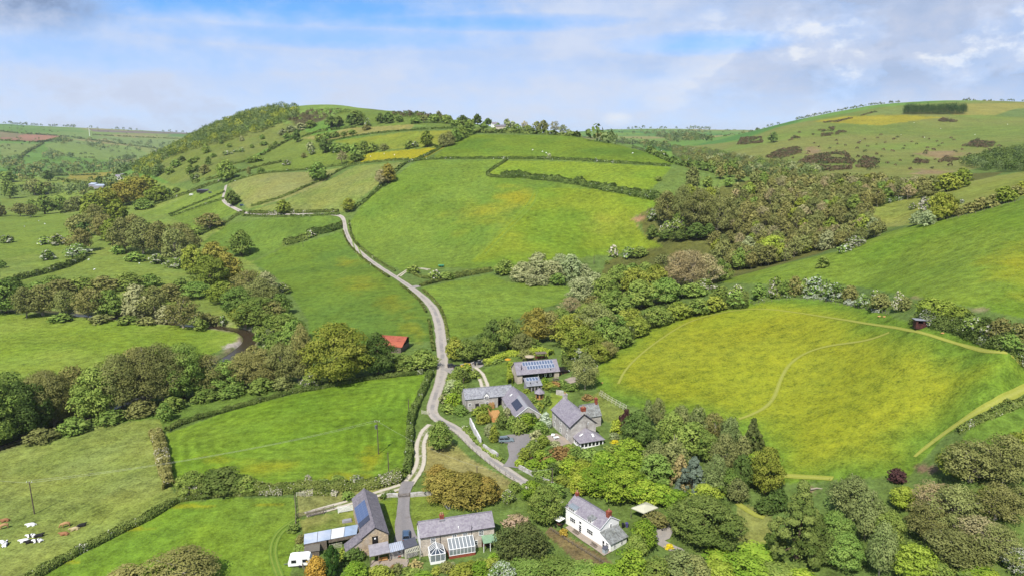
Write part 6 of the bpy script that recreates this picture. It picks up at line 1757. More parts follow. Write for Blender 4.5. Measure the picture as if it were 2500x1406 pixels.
# ------------------------------------------------------------------ the conservatory cottage
ct = tag(empty('cottage', (-20.05, 134.05, -.15), R(15.3)), 'stone cottage with grey slate roof, two white conservatories and green porch', 'cottage')
L, Wd, he, hr = 16.6, 5.2, 4.75, 6.85
gable_walls(L, Wd, he, hr).build('wall', M_stone, ct)
MB().hexa([(-.03, -.02, -1), (-.005, -.02, -1), (-.005, Wd, -1), (-.03, Wd, -1), (-.03, -.02, he - .1), (-.005, -.02, he - .1), (-.005, Wd, he - .1), (-.03, Wd, he - .1)]).build('whitewashed_end', M_white, ct)
gable_roof(L, Wd, he, hr, oe=.3, ov=.15).build('roof', M_slate, ct)
pipe(ct, [(-.15, -.36, he - .02), (L + .15, -.36, he - .02)], .07, 'gutter')
for x in (2.75, 7.55, 9.95, 13.6):
    window(ct, (x, 0, 3.0), X, -Y, 1.05, 1.2, 2, 3)
chimney(ct, 5.2, Wd / 2, 6.2, 7.9, .9, .6, M_brick, 2)
MB().box(4.6, Wd / 2 - .6, 6.75, 5.8, Wd / 2 - .3, 7.02).build('flashing', M_lead, ct)
for x in (4.35, 11.4):
    pipe(ct, [(x, -.09, .2), (x, -.09, he - .05)], .06)
pipe(ct, [(11.4, -.12, 4.0), (11.4, -.12, 5.9)], .06, 'vent_pipe')
MB().tube([(8.6, .55, 5.1), (8.6, .55, 5.75)], [.14, .12], 8).build('roof_vent', M_paint, ct)
window(ct, (12.4, 0, .9), X, -Y, .8, 1.1, 2, 2)

# small conservatory with a pitched glass roof
cs_ = tag(empty('conservatory', ct.matrix_basis @ Vector((1.6, 0, 0)), R(15.3)), 'small white conservatory with pitched blue-glass roof', 'conservatory')
w, d, ze, zr = 3.3, 3.4, 2.15, 3.25
b = MB()
b.box(0, -d, -.3, w, -d + .12, .55); b.box(0, -d + .12, -.3, .12, -.03, .55); b.box(w - .12, -d + .12, -.3, w, -.03, .55)
b.build('base_wall', M_paint, cs_)
b = MB()
for x in (0, w * .33, w * .67, w - .1): b.box(x, -d, .55, x + .1, -d + .1, ze)
for y in (-d * .66, -d * .33, -.15):
    b.box(0, y, .55, .1, y + .1, ze); b.box(w - .1, y, .55, w, y + .1, ze)
b.box(-.05, -d - .05, ze, w + .05, -d + .1, ze + .12); b.box(-.05, -d + .1, ze, .1, -.03, ze + .12); b.box(w - .1, -d + .1, ze, w + .05, -.03, ze + .12)
hip = Vector((w / 2, -d + 1.3, zr))
b.bar((w / 2, -.03, zr), hip, .16, .14)
for f in (.15, .4, .65, .9):
    y = -d + 1.3 + (d - 1.3) * f
    b.bar((w / 2, y, zr), (.0, y, ze + .1), .08); b.bar((w / 2, y, zr), (w, y, ze + .1), .08)
for x in (0, w * .33, w * .67, w): b.bar(hip, (x, -d, ze + .1), .08)
b.build('frame', M_paint, cs_)
b = MB()
b.add([(w / 2, -.03, zr - .03), hip - Zv * .03, (0, -d, ze + .07), (0, -.03, ze + .07)], [(0, 1, 2, 3)])
b.add([(w / 2, -.03, zr - .03), hip - Zv * .03, (w, -d, ze + .07), (w, -.03, ze + .07)], [(0, 3, 2, 1)])
b.add([hip - Zv * .03, (0, -d, ze + .07), (w, -d, ze + .07)], [(0, 1, 2)])
b.build('roof_glass', M_glass_dark, cs_)
b = MB()
b.add([(.05, -d + .05, .55), (w - .05, -d + .05, .55), (w - .05, -d + .05, ze), (.05, -d + .05, ze)], [(0, 1, 2, 3)])
b.add([(.05, -d + .05, .55), (.05, -.05, .55), (.05, -.05, ze), (.05, -d + .05, ze)], [(0, 3, 2, 1)])
b.add([(w - .05, -d + .05, .55), (w - .05, -.05, .55), (w - .05, -.05, ze), (w - .05, -d + .05, ze)], [(0, 1, 2, 3)])
b.build('wall_glass', M_glass, cs_)
# long lean-to conservatory
cl = tag(empty('conservatory', ct.matrix_basis @ Vector((5.9, 0, 0)), R(15.3)), 'long white lean-to conservatory on a red brick base', 'conservatory')
w, d, ze, zr = 5.8, 2.5, 2.2, 3.5
b = MB(); b.box(0, -d, -.3, w, -d + .14, .75); b.box(0, -d + .14, -.3, .14, -.03, .75); b.box(w - .14, -d + .14, -.3, w, -.03, .75); b.build('base_wall', M_brick, cl)
b = MB()
for i in range(8): x = (w - .1) * i / 7; b.box(x, -d, .75, x + .09, -d + .09, ze)
b.box(-.04, -d - .04, ze, w + .04, -d + .1, ze + .1); b.box(-.04, -d - .04, .75, w + .04, -d + .1, .82)
for i in range(8): x = (w - .1) * i / 7 + .05; b.bar((x, -d, ze + .1), (x, -.03, zr), .1, .1)
b.bar((0, -.08, zr), (w, -.08, zr), .1, .12)
for x in (.03, w - .06): b.box(x, -d * .5, .75, x + .06, -d * .5 + .08, ze + .6)
b.build('frame', M_paint, cl)
MB().add([(0, -d, ze + .06), (w, -d, ze + .06), (w, -.04, zr - .04), (0, -.04, zr - .04)], [(0, 1, 2, 3)]).build('roof_glass', M_glass, cl)
b = MB(); b.add([(.05, -d + .04, .75), (w - .05, -d + .04, .75), (w - .05, -d + .04, ze), (.05, -d + .04, ze)], [(0, 1, 2, 3)])
b.add([(.05, -d, .75), (.05, -.05, .75), (.05, -.05, zr - .1), (.05, -d, ze)], [(0, 3, 2, 1)]); b.add([(w - .05, -d, .75), (w - .05, -.05, .75), (w - .05, -.05, zr - .1), (w - .05, -d, ze)], [(0, 1, 2, 3)])
b.build('wall_glass', M_glass, cl)
gp_ = tag(empty('porch', ct.matrix_basis @ Vector((13.6, 0, 0)), R(15.3)), 'open porch with pale green felt roof at the end of the cottage', 'porch')
MB().slab([(0, -2.3, 2.35), (3.3, -2.3, 2.35), (3.3, -.04, 2.95), (0, -.04, 2.95)], .08).build('roof', M_gfelt, gp_)
for x in (.1, 1.6, 3.15): MB().box(x - .06, -2.2, -.2, x + .06, -2.08, 2.26).build('post', M_paint, gp_)
MB().box(.1, -.12, -.2, 3.2, -.05, 2.3).build('back_panel', M_brown, gp_)

# ------------------------------------------------------------------ the white house
G = .75
wh = tag(empty('house', (12.7, 145.9, G), R(-53.2)), 'white rendered house with purple slate roof, two dormers and red brick chimneys', 'house')
L, Wd, he, hr = 11.7, 5.7, 4.35, 6.3
gable_walls(L, Wd, he, hr).build('wall', M_white, wh)
gable_roof(L, Wd, he, hr, oe=.22, ov=.15).build('roof', M_slate, wh)
sl = (hr - he) / (Wd / 2)
pipe(wh, [(-.15, -.28, he - .0), (L + .15, -.28, he - .0)], .06, 'gutter', M_paint)
b = MB(); b.bar((L + .17, -.2, he + .1), (L + .17, Wd / 2, hr + .12), .05, .16); b.bar((L + .17, Wd + .2, he + .1), (L + .17, Wd / 2, hr + .12), .05, .16); b.build('barge_board', M_paint, wh)
chimney(wh, L - .45, Wd / 2, 5.6, 7.5, .85, 1.0, M_brick, 1)
chimney(wh, .5, Wd / 2 + .2, 5.6, 7.2, .6, .7, M_brick, 2)


def dormer(parent, x, w, zb, zt, depth, roofmat, cols):
    d_ = MB()
    d_.box(x - w / 2, -.12, zb, x + w / 2, depth, zt); o = d_.build('dormer', M_white, parent)
    MB().slab([(x - w / 2 - .12, -.3, zt + .1), (x + w / 2 + .12, -.3, zt + .1), (x + w / 2 + .12, depth + .6, zt + .36), (x - w / 2 - .12, depth + .6, zt + .36)], .09).build('dormer_roof', roofmat, o)
    window(o, (x, -.12, zb + .15), X, -Y, w - .2, zt - zb - .25, cols, 2)
    return o


dormer(wh, 2.2, 2.3, 4.0, 5.15, 1.6, M_glass, 3)
dormer(wh, 8.3, 1.5, 4.0, 5.2, 1.5, M_slate_moss, 2)
window(wh, (2.5, 0, 1.5), X, -Y, 1.9, 1.2, 3, 2)
window(wh, (8.3, 0, 1.35), X, -Y, 2.0, 1.2, 3, 2)
window(wh, (5.1, 0, .05), X, -Y, .95, 2.1, 1, 4, name='door', frame=M_paint)
window(wh, (5.1, 0, 2.35), X, -Y, .9, .75, 1, 1)
window(wh, (L, 3.1, 3.6), Y, X, .6, .95, 1, 2)
# lean-to extension on the gable
ex = MB(); D = 3.2
ex.hexa([(L + .01, .0, -1), (L + D, .0, -1), (L + D, 5.0, -1), (L + .01, 5.0, -1), (L + .01, .0, 3.55), (L + D, .0, 2.2), (L + D, 5.0, 2.2), (L + .01, 5.0, 3.55)])
exo = ex.build('extension', M_white, wh)
MB().slab([(L + .02, -.2, 3.75), (L + D + .3, -.2, 2.27), (L + D + .3, 5.3, 2.27), (L + .02, 5.3, 3.75)], .13).build('extension_roof', M_slate_moss, exo)
window(exo, (L + 1.0, 0, .2), X, -Y, .75, 1.9, 1, 2, M_paint, name='door')
window(exo, (L + 2.2, 0, 1.0), X, -Y, .9, 1.1, 2, 2)
window(exo, (L + D, 1.2, .9), Y, X, .8, 1.0, 2, 2); window(exo, (L + D, 3.4, .9), Y, X, .8, 1.0, 2, 2)


def on(parent, v):
    return parent.matrix_basis @ Vector(v)


cb = tag(empty('meter_cupboard', on(wh, (L + 2.6, -1.1, -.1)), R(-53.2)), 'small pale blue lean-to cupboard at the corner of the white house', 'cupboard')
MB().box(-.45, -.4, -.2, .45, .4, 1.5).build('body', flat_mat('pale_blue_paint', alb(196, 208, 214), .7, .08, 3), cb)
MB().slab([(-.55, -.5, 1.5), (.55, -.5, 1.5), (.55, .5, 1.8), (-.55, .5, 1.8)], .05).build('roof', M_felt, cb)
bn = tag(empty('bench', on(wh, (4.6, -1.0, -.05)), R(-53.2)), 'weathered wooden bench before the white house door', 'bench')
MB().box(-.9, -.25, .4, .9, .25, .47).build('seat', M_grey_wood, bn)
MB().box(-.9, .22, .5, .9, .28, .95).build('backrest', M_grey_wood, bn)
for sx in (-.8, .8): MB().box(sx - .05, -.2, 0, sx + .05, .2, .4).build('leg', M_grey_wood, bn)
bn = tag(empty('bench', on(wh, (10.9, -1.3, -.05)), R(-53.2)), 'slatted garden bench below the extension of the white house', 'bench')
MB().box(-.9, -.25, .4, .9, .25, .47).build('seat', M_grey_wood, bn)
MB().box(-.9, .22, .5, .9, .28, .95).build('backrest', M_grey_wood, bn)
for sx in (-.8, .8): MB().box(sx - .05, -.2, 0, sx + .05, .2, .4).build('leg', M_grey_wood, bn)


def parasol(P, r, h, mat, label, n=6):
    o = tag(empty('parasol', P), label, 'parasol')
    v = [(math.cos(2 * math.pi * k / n) * r, math.sin(2 * math.pi * k / n) * r, h - .5) for k in range(n)]
    b = MB(); b.add(v + [(0, 0, h)] + [(a, c, d - .12) for a, c, d in v], [(k, (k + 1) % n, n) for k in range(n)] + [(k, n + 1 + k, n + 1 + (k + 1) % n, (k + 1) % n) for k in range(n)])
    b.build('canopy', mat, o)
    MB().tube([(0, 0, 0), (0, 0, h - .02)], .03, 6).build('pole', M_grey_wood, o)
    return o


pp = at(1364, 1283)
parasol(pp, 1.5, 2.5, M_white, 'white square parasol on the terrace beside the white house', 4)
tb = tag(empty('garden_table', pp + Vector((.1, -.3, 0))), 'dark garden table under the white parasol', 'table')
MB().tube([(0, 0, .68), (0, 0, .73)], [.6, .6], 10).build('table_top', M_brown, tb)
MB().tube([(0, 0, 0), (0, 0, .68)], .05, 6).build('leg', M_brown, tb)
for k in range(4):
    a = k * 1.57 + .5
    c = tag(empty('garden_chair', pp + Vector((.1 + math.cos(a) * 1.0, -.3 + math.sin(a) * 1.0, 0)), a + 1.57), 'dark garden chair round the table under the white parasol', 'chair', 'chairs under the white parasol')
    MB().box(-.22, -.22, .42, .22, .22, .47).build('seat', M_blacksteel, c); MB().box(-.22, -.26, .5, .22, -.22, .92).build('backrest', M_blacksteel, c)
    for sx in (-.19, .19):
        for sy in (-.19, .19): MB().box(sx - .02, sy - .02, 0, sx + .02, sy + .02, .42).build('leg', M_blacksteel, c)
# cream garage behind
gz = at(1575, 1262)
gr = tag(empty('gazebo', gz), 'square gazebo with cream canvas roof among the trees by the white house', 'gazebo')
H0 = gz.z + 2.4
cs4 = [W3(1541, 1239, H0), W3(1572, 1252, H0), W3(1607, 1238, H0), W3(1578, 1224, H0)]
ap = (cs4[0] + cs4[2]) / 2 + Zv * .9
b = MB(); b.add([p - gz for p in cs4] + [ap - gz] + [p - gz - Zv * .2 for p in cs4], [(0, 1, 4), (1, 2, 4), (2, 3, 4), (3, 0, 4)] + [(k, 5 + k, 5 + (k + 1) % 4, (k + 1) % 4) for k in range(4)])
b.build('canopy', M_cream, gr)
for p in cs4:
    q_ = p - gz; MB().box(q_.x - .05, q_.y - .05, -.3, q_.x + .05, q_.y + .05, q_.z - .1).build('post', M_grey_wood, gr)
# oil bins by the house
for k, (px, py, m_, lb) in enumerate(((1521, 1287, 'black_bin', 'black wheelie bin behind the white house gable'), (1530, 1286, 'blue_bin', 'purple-blue wheelie bin behind the white house gable'))):
    P = at(px, py)
    o = tag(empty('wheelie_bin', P), lb, 'bin')
    mm = flat_mat(m_, alb(40, 40, 46) if k == 0 else alb(92, 84, 140), .5, .1, 4)
    MB().hexa([(-.25, -.25, 0), (.25, -.25, 0), (.25, .25, 0), (-.25, .25, 0), (-.3, -.32, .95), (.3, -.32, .95), (.3, .32, .95), (-.3, .32, .95)]).build('body', mm, o)
    MB().slab([(-.33, -.36, 1.0), (.33, -.36, 1.0), (.33, .36, 1.06), (-.33, .36, 1.06)], .05).build('lid', mm, o)

# ------------------------------------------------------------------ the stone farmhouse
fh = tag(empty('farmhouse', (12.5, 199.7, 1.7), R(-70.3)), 'tall grey stone farmhouse with purple slate roof, brick chimneys and glazed sunroom', 'house')
L, Wd, he, hr = 14.0, 8.2, 5.5, 8.9
gable_walls(L, Wd, he, hr).build('wall', M_stone_grey, fh)
gable_roof(L, Wd, he, hr, oe=.35, ov=.3).build('roof', M_slate, fh)
pipe(fh, [(-.3, -.42, he - .1), (L + .3, -.42, he - .1)], .08, 'gutter')
b = MB(); b.bar((L + .31, -.3, he), (L + .31, Wd / 2, hr + .05), .06, .22); b.bar((L + .31, Wd + .3, he), (L + .31, Wd / 2, hr + .05), .06, .22); b.build('barge_board', M_black, fh)
chimney(fh, L - .4, Wd / 2, 7.6, 10.6, .9, 1.3, M_stone_grey, 0, False)
chimney(fh, L - .4, Wd / 2, 9.75, 10.8, .96, 1.36, M_brick, 2)
chimney(fh, .5, Wd / 2, 8.0, 10.2, .8, 1.3, M_stone_grey, 2)
for x in (2.2, 6.8, 11.4):
    window(fh, (x, 0, 3.3), X, -Y, 1.1, 1.5, 2, 2); window(fh, (x, 0, .6), X, -Y, 1.1, 1.6, 2, 2)
pipe(fh, [(L + .06, 5.2, .2), (L + .06, 5.2, 6.6)], .06)
window(fh, (L, 5.6, 5.4), Y, X, .5, .8, 1, 2)
# rear wing with dark panels
b = gable_walls(6.0, 5.6, 4.8, 7.6)
rw = b.build('rear_wing', M_stone_grey, fh); rw.location = (7.6, Wd - 1.0, 0); rw.rotation_euler = (0, 0, R(90))
o = gable_roof(6.0, 5.6, 4.8, 7.6, oe=.3, ov=.2).build('rear_wing_roof', M_slate_moss, rw)
sr = (7.6 - 4.8) / 2.8
zr_ = lambda y: 7.6 - abs(y - 2.8) * sr + .22
panel_array(rw, [(1.8, 5.5, zr_(5.5)), (5.6, 5.5, zr_(5.5)), (5.6, 3.1, zr_(3.1)), (1.8, 3.1, zr_(3.1))], 3, 2, M_pvblack)
chimney(rw, 5.5, 2.8, 6.9, 9.3, .7, .9, M_brick, 1)
# sunroom
sn = tag(empty('sunroom', fh.matrix_basis @ Vector((L, 1.0, 0)), R(-70.3)), 'white-framed sunroom with hipped slate roof on the farmhouse gable', 'sunroom')
w, d, ze, zt = 7.4, 4.6, 2.4, 4.6
b = MB(); b.box(.03, 0, -1, d, w, .75); b.box(.03, .12, .75, .2, w - .12, ze); b.build('base_wall', M_paint, sn)
b = MB()
for i in range(7): y = (w - .28) * i / 6; b.box(d - .28, y, .75, d, y + .28, ze)
for i in range(4): x = .3 + (d - .9) * i / 3; b.box(x, 0, .75, x + .26, .2, ze); b.box(x, w - .2, .75, x + .26, w, ze)
b.box(-.0, -.05, ze - .25, d + .05, .22, ze); b.box(d - .3, .22, ze - .25, d + .05, w - .22, ze); b.box(.0, w - .22, ze - .25, d + .05, w + .05, ze)
b.build('frame', M_paint, sn)
b = MB(); b.add([(d - .15, .1, .75), (d - .15, w - .1, .75), (d - .15, w - .1, ze - .2), (d - .15, .1, ze - .2)], [(0, 1, 2, 3)]); b.add([(.2, .12, .75), (d - .15, .12, .75), (d - .15, .12, ze - .2), (.2, .12, ze - .2)], [(0, 1, 2, 3)])
b.add([(.2, w - .12, .75), (d - .15, w - .12, .75), (d - .15, w - .12, ze - .2), (.2, w - .12, ze - .2)], [(0, 3, 2, 1)])
b.build('pane', M_pane, sn)
o_ = .4; e0, e1, e2, e3 = (-.0, -o_, ze), (d + o_, -o_, ze), (d + o_, w + o_, ze), (-.0, w + o_, ze); A_ = (.02, w / 2, zt); B_ = (1.0, w / 2, zt)
b = MB(); b.add([e0, e1, e2, e3, A_, B_, (0, -o_, ze - .15), (d + o_, -o_, ze - .15), (d + o_, w + o_, ze - .15), (0, w + o_, ze - .15)], [(0, 1, 5, 4), (1, 2, 5), (2, 3, 4, 5), (0, 6, 7, 1), (1, 7, 8, 2), (2, 8, 9, 3), (9, 8, 7, 6)])
rf = b.build('roof', M_slate, sn)


def skylight(parent, p, u, v, w, h, mat=None):
    u = Vector(u).normalized(); v = Vector(v).normalized(); p = Vector(p); n = u.cross(v).normalized()
    if n.z < 0: n = -n
    c = [p - u * w / 2, p + u * w / 2, p + u * w / 2 + v * h, p - u * w / 2 + v * h]
    b = MB(); b.slab([x + n * .1 for x in c], .1); f = b.build('skylight', M_lead, parent)
    cc = p + v * h / 2
    MB().add([cc + (x - cc) * .72 + n * .105 for x in c], [(0, 1, 2, 3)]).build('pane', mat or M_pane, f)
    return f


sv = Vector(B_) - Vector((d + o_, w / 2, ze))
skylight(rf, Vector((d + o_, w / 2 + .9, ze)) + sv * .28, (0, 1, 0), sv, .7, 1.5, M_white)
sv2 = Vector((2.2, w / 2, zt)) - Vector((2.2, -o_, ze))
skylight(rf, Vector((2.0, -o_, ze)) + sv2 * .3, (1, 0, 0), sv2, .7, 1.5, M_white)

# ------------------------------------------------------------------ the L-shaped courtyard house
lb = tag(empty('courtyard_house', (-15.6, 214.2, .3), R(14.5)), 'L-shaped stone courtyard house with lichened slate roof and dark glass panel', 'house')
L, Wd, he, hr = 16.5, 6.2, 4.5, 6.8
gable_walls(11.2, Wd, he, hr).build('wall', M_stone_grey, lb)
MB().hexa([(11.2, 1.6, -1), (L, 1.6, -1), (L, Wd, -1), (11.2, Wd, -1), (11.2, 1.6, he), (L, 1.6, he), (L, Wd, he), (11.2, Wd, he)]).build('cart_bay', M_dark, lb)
gable_roof(L, Wd, he, hr, oe=.35, ov=.15).build('roof', M_slate_lich, lb)
for x, z, w, h in ((1.5, 1.9, .9, 1.0), (4.0, .4, 1.3, 2.3), (7.5, 1.9, 1.0, 1.0)):
    window(lb, (x, 0, z), X, -Y, w, h, 2, 2, M_grey_wood if w > 1.2 else None)
b = MB(); b.add([(6.3, -.14, he - .6), (8.1, -.14, he - .6), (8.1, 2.4, he - .6), (6.3, 2.4, he - .6), (6.3, -.14, he + .5), (8.1, -.14, he + .5), (7.2, -.14, he + 1.5), (6.3, 2.4, he + .5), (8.1, 2.4, he + .5), (7.2, 2.4, he + 1.5)],
                [(0, 1, 5, 6, 4), (1, 2, 8, 5), (0, 4, 7, 3), (3, 7, 9, 8, 2)])
dm = b.build('dormer', M_white, lb)
b = MB(); b.slab([(6.1, -.3, he + .42), (7.2, -.3, he + 1.72), (7.2, 2.5, he + 1.72), (6.1, 2.5, he + .42)], .1); b.slab([(8.3, -.3, he + .42), (7.2, -.3, he + 1.72), (7.2, 2.5, he + 1.72), (8.3, 2.5, he + .42)], .1); b.build('dormer_roof', M_slate_lich, dm)
window(dm, (7.2, -.14, he - .5), X, -Y, 1.2, 1.0, 2, 1)
pipe(lb, [(.5, -.08, .2), (.5, -.08, he - .1)], .06)
# the wing towards the camera
wb = gable_walls(18.0, 8.0, 3.9, 6.9)
wo = wb.build('wing', M_stone_grey, lb)
wo.location = lb.matrix_basis.inverted() @ Vector((-3.5, 218.3, .3)); wo.rotation_euler = (0, 0, R(-75 - 14.5))
gable_roof(18.0, 8.0, 3.9, 6.9, oe=.4, ov=.2).build('wing_roof', M_slate, wo)
sw = 3.0 / 4.0
zw = lambda y: 6.9 - abs(y - 4.0) * sw + .21
panel_array(wo, [(9.0, .9, zw(.9)), (15.6, .9, zw(.9)), (15.6, 3.0, zw(3.0)), (9.0, 3.0, zw(3.0))], 6, 1, M_pvblack)
b = MB(); b.slab([(8.0, 3.05, zw(3.05) + .02), (18.1, 3.05, zw(3.05) + .02), (18.1, 3.9, zw(3.9) + .02), (8.0, 3.9, zw(3.9) + .02)], .03); b.build('ridge_lead', M_lead, wo)
skylight(wo, (4.2, 1.7, zw(1.7) - .03), X, (0, 1, sw), .8, 1.3, M_white)
for k in range(5):
    window(wo, (4.6 + k * 2.9, 0, 1.9), X, -Y, 2.2, 1.3, 2, 1, M_paint)
b = MB(); b.box(3.2, -.12, 3.25, 18.0, -.02, 3.8); b.build('eave_board', M_black, wo)
b = MB(); b.bar((18.21, -.4, 3.75), (18.21, 4.0, 6.95), .05, .2); b.bar((18.21, 8.4, 3.75), (18.21, 4.0, 6.95), .05, .2); b.build('barge_board', M_paint, wo)
# pine deck in the courtyard
dk = tag(empty('deck', at(1213, 1022), R(14)), 'new orange pine deck in the corner of the courtyard house', 'deck')
b = MB(); b.box(-1.9, -1.2, .0, 1.7, 5.0, 1.0); b.build('platform', M_deck, dk)
b = MB()
for i in range(4): b.box(-2.0, -1.25 - .3 * (i + 1), 0, .6, -1.25 - .3 * i, .8 - .2 * i)
b.build('steps', M_deck, dk)
b = MB()
for i in range(7): y = -1.1 + i; b.box(-1.95, y, 1.0, -1.85, y + .1, 1.95)
b.box(-1.95, -1.1, 1.95, -1.85, 5.0, 2.05); b.box(-1.94, -1.1, 1.45, -1.86, 5.0, 1.52); b.build('railing', M_deck, dk)
o = tag(empty('garden_screen', at(1200, 998), R(20)), 'upright orange timber screen beside the deck', 'screen')
b = MB()
for i in range(5): b.box(-1.0 + i * .42, -.04, 0, -.66 + i * .42, .04, 2.3 + .25 * (i % 2))
b.build('board', M_deck, o)
b = MB(); b.box(-1.0, .04, .5, 1.05, .1, .62); b.box(-1.0, .04, 1.7, 1.05, .1, 1.82); b.build('rail', M_deck, o)

# ------------------------------------------------------------------ the solar barn
sb = tag(empty('barn_house', (1.9, 237.3, 1.7), R(15)), 'converted stone barn with rows of solar panels and a wide dark glazed front', 'house')
L, Wd, he, hr = 16.2, 8.0, 3.6, 6.7
for xa_, xb_, xg in ((0, 2.0, 0), (14.4, L, L)):
    w_ = MB(); w_.hexa([(xa_, 0, -1), (xb_, 0, -1), (xb_, Wd, -1), (xa_, Wd, -1), (xa_, 0, he), (xb_, 0, he), (xb_, Wd, he), (xa_, Wd, he)])
    w_.add([(xg, 0, he), (xg, Wd, he), (xg, Wd / 2, hr)], [(0, 2, 1)]); w_.build('wall', M_stone, sb)
MB().box(2.0, 1.2, -1, 14.4, Wd - .05, he).build('timber_front', M_black, sb)
gable_roof(L, Wd, he, hr, oe=.5, ov=.25).build('roof', M_slate, sb)
sl = (hr - he) / (Wd / 2)
zf = lambda y: hr - abs(y - Wd / 2) * sl + .22
q = lambda x0, x1, y0, y1: [(x0, y0, zf(y0)), (x1, y0, zf(y0)), (x1, y1, zf(y1)), (x0, y1, zf(y1))]
panel_array(sb, q(2.8, 14.6, 2.4, 3.75), 11, 1, M_pv)
panel_array(sb, q(4.2, 14.9, 1.0, 2.35), 10, 1, M_pv)
pipe(sb, [(1.9, 1.2, 4.2), (1.9, 1.2, 6.6)], .12, 'flue', M_blacksteel)
pipe(sb, [(3.6, 4.4, 6.2), (3.6, 4.4, 7.9)], .14, 'flue', M_blacksteel)
MB().box(8.1, .3, -.5, 8.3, .5, he).build('post', M_paint, sb)
window(sb, (6.4, 1.2, .1), X, -Y, 3.0, 3.3, 4, 1, M_blacksteel, flat_mat('teal_glass', alb(52, 76, 84), .08, .3, 1, spec=.6), 'glazed_wall')
window(sb, (9.4, 1.2, .1), X, -Y, 1.1, 2.2, 1, 2, flat_mat('sage_paint', alb(150, 164, 162), .6, .05, 3), name='door')
window(sb, (11.3, 1.2, 1.3), X, -Y, .9, 1.1, 1, 1, fr=.22); window(sb, (13.3, 1.2, 1.3), X, -Y, .9, 1.1, 1, 1, fr=.22)
skylight(sb, (13.0, .15, zf(.15) - .1), X, (0, 1, sl), .7, .9)
o = tag(empty('annexe', sb.matrix_basis @ Vector((1.2, -9.0, -.2)), R(15)), 'small annexe with solar panels on its grey roof before the solar barn', 'annexe')
b = MB(); b.hexa([(0, 0, -1), (5.4, 0, -1), (5.4, 4.2, -1), (0, 4.2, -1), (0, 0, 2.3), (5.4, 0, 2.3), (5.4, 4.2, 3.8), (0, 4.2, 3.8)]); b.build('wall', M_asb, o)
MB().slab([(-.25, -.4, 2.34), (5.65, -.4, 2.34), (5.65, 4.3, 4.0), (-.25, 4.3, 4.0)], .12).build('roof', M_slate_lich, o)
s_ = (4.0 - 2.34) / 4.7
panel_array(o, [(.5, 2.3, 2.34 + 2.7 * s_), (5.0, 2.3, 2.34 + 2.7 * s_), (5.0, 4.1, 2.34 + 4.5 * s_), (.5, 4.1, 2.34 + 4.5 * s_)], 4, 1, M_pv)
for x in (1.5, 4.0): MB().tube([(x, 1.1, 2.34 + 1.4 * s_), (x, 1.1, 3.3)], .16, 8).build('roof_vent', M_blacksteel, o)
for x in (1.0, 2.2, 3.4, 4.6): window(o, (x, 0, .2), X, -Y, .8, 1.9, 1, 1, M_grey_wood)
o = tag(empty('side_shed', sb.matrix_basis @ Vector((L + .1, 1.5, .2)), R(15)), 'brown timber shed with black lean-to roof at the end of the solar barn', 'shed')
MB().hexa([(0, 0, -1), (4.2, .6, -1), (4.2, 4.6, -1), (0, 5, -1), (0, 0, 2.4), (4.2, .6, 1.9), (4.2, 4.6, 1.9), (0, 5, 2.4)]).build('wall', M_brown, o)
MB().slab([(.02, -.4, 2.75), (4.7, .2, 2.1), (4.7, 5, 2.1), (.02, 5.4, 2.75)], .1).build('roof', M_black, o)
MB().bar((4.7, .2, 2.16), (4.7, 5.0, 2.16), .12, .1).build('barge_board', M_paint, o)
window(o, (2.0, .3, .1), (4.2, .6, 0), (.14, -.99, 0), .8, 1.8, 1, 1, M_black, name='door')
# pergola and round canopy behind
P = at(1322, 880)
o = tag(empty('pergola', P, R(12)), 'brown garden pergola behind the solar barn', 'pergola')
for x in (-2.0, 0, 2.0):
    for y in (0, 2.4): MB().box(x - .08, y - .08, -.2, x + .08, y + .08, 2.7).build('post', M_brown, o)
b = MB()
for y in (0, 2.4): b.box(-2.3, y - .09, 2.72, 2.3, y + .09, 2.9)
b.build('beam', M_grey_wood, o)
MB().box(-2.2, -.3, 2.92, 2.2, 2.7, 2.97).build('roof', M_grey_wood, o)
MB().box(-1.9, 2.5, .3, 1.9, 2.55, 1.2).build('back_panel', M_brick, o)
P = at(1293, 884)
parasol(P + Zv * .0, 2.0, 3.0, flat_mat('beige_canvas', alb(206, 190, 160), .8, .1, 2), 'large beige umbrella behind the solar barn', 10)
P = at(1240, 889)
parasol(P, 1.3, 2.6, M_yellow, 'golden yellow domed umbrella at the corner of the solar barn', 10)
P = at(1317, 972)
sh = tag(empty('summerhouse', P, R(30)), 'small octagonal summerhouse with slate pyramid roof', 'summerhouse')
n_ = 6
ring = lambda r, z: [(math.cos(2 * math.pi * k / n_) * r, math.sin(2 * math.pi * k / n_) * r, z) for k in range(n_)]
b = MB(); b.add(ring(1.5, -.4) + ring(1.5, 2.3), [(k, (k + 1) % n_, n_ + (k + 1) % n_, n_ + k) for k in range(n_)] + [tuple(range(n_, 2 * n_))]); b.build('wall', M_deck, sh)
b = MB(); b.add(ring(2.0, 2.25) + [(0, 0, 3.8)] + ring(2.0, 2.15), [(k, (k + 1) % n_, n_) for k in range(n_)] + [(k, n_ + 1 + k, n_ + 1 + (k + 1) % n_, (k + 1) % n_) for k in range(n_)] + [tuple(range(2 * n_, n_, -1))]); b.build('roof', M_slate, sh)
for k in (3, 4, 5):
    a = 2 * math.pi * (k + .5) / n_; r = 1.5 * math.cos(math.pi / n_)
    window(sh, (math.cos(a) * r, math.sin(a) * r, .5), (-math.sin(a), math.cos(a), 0), (math.cos(a), math.sin(a), 0), .9, 1.5, 2, 2, M_brown)

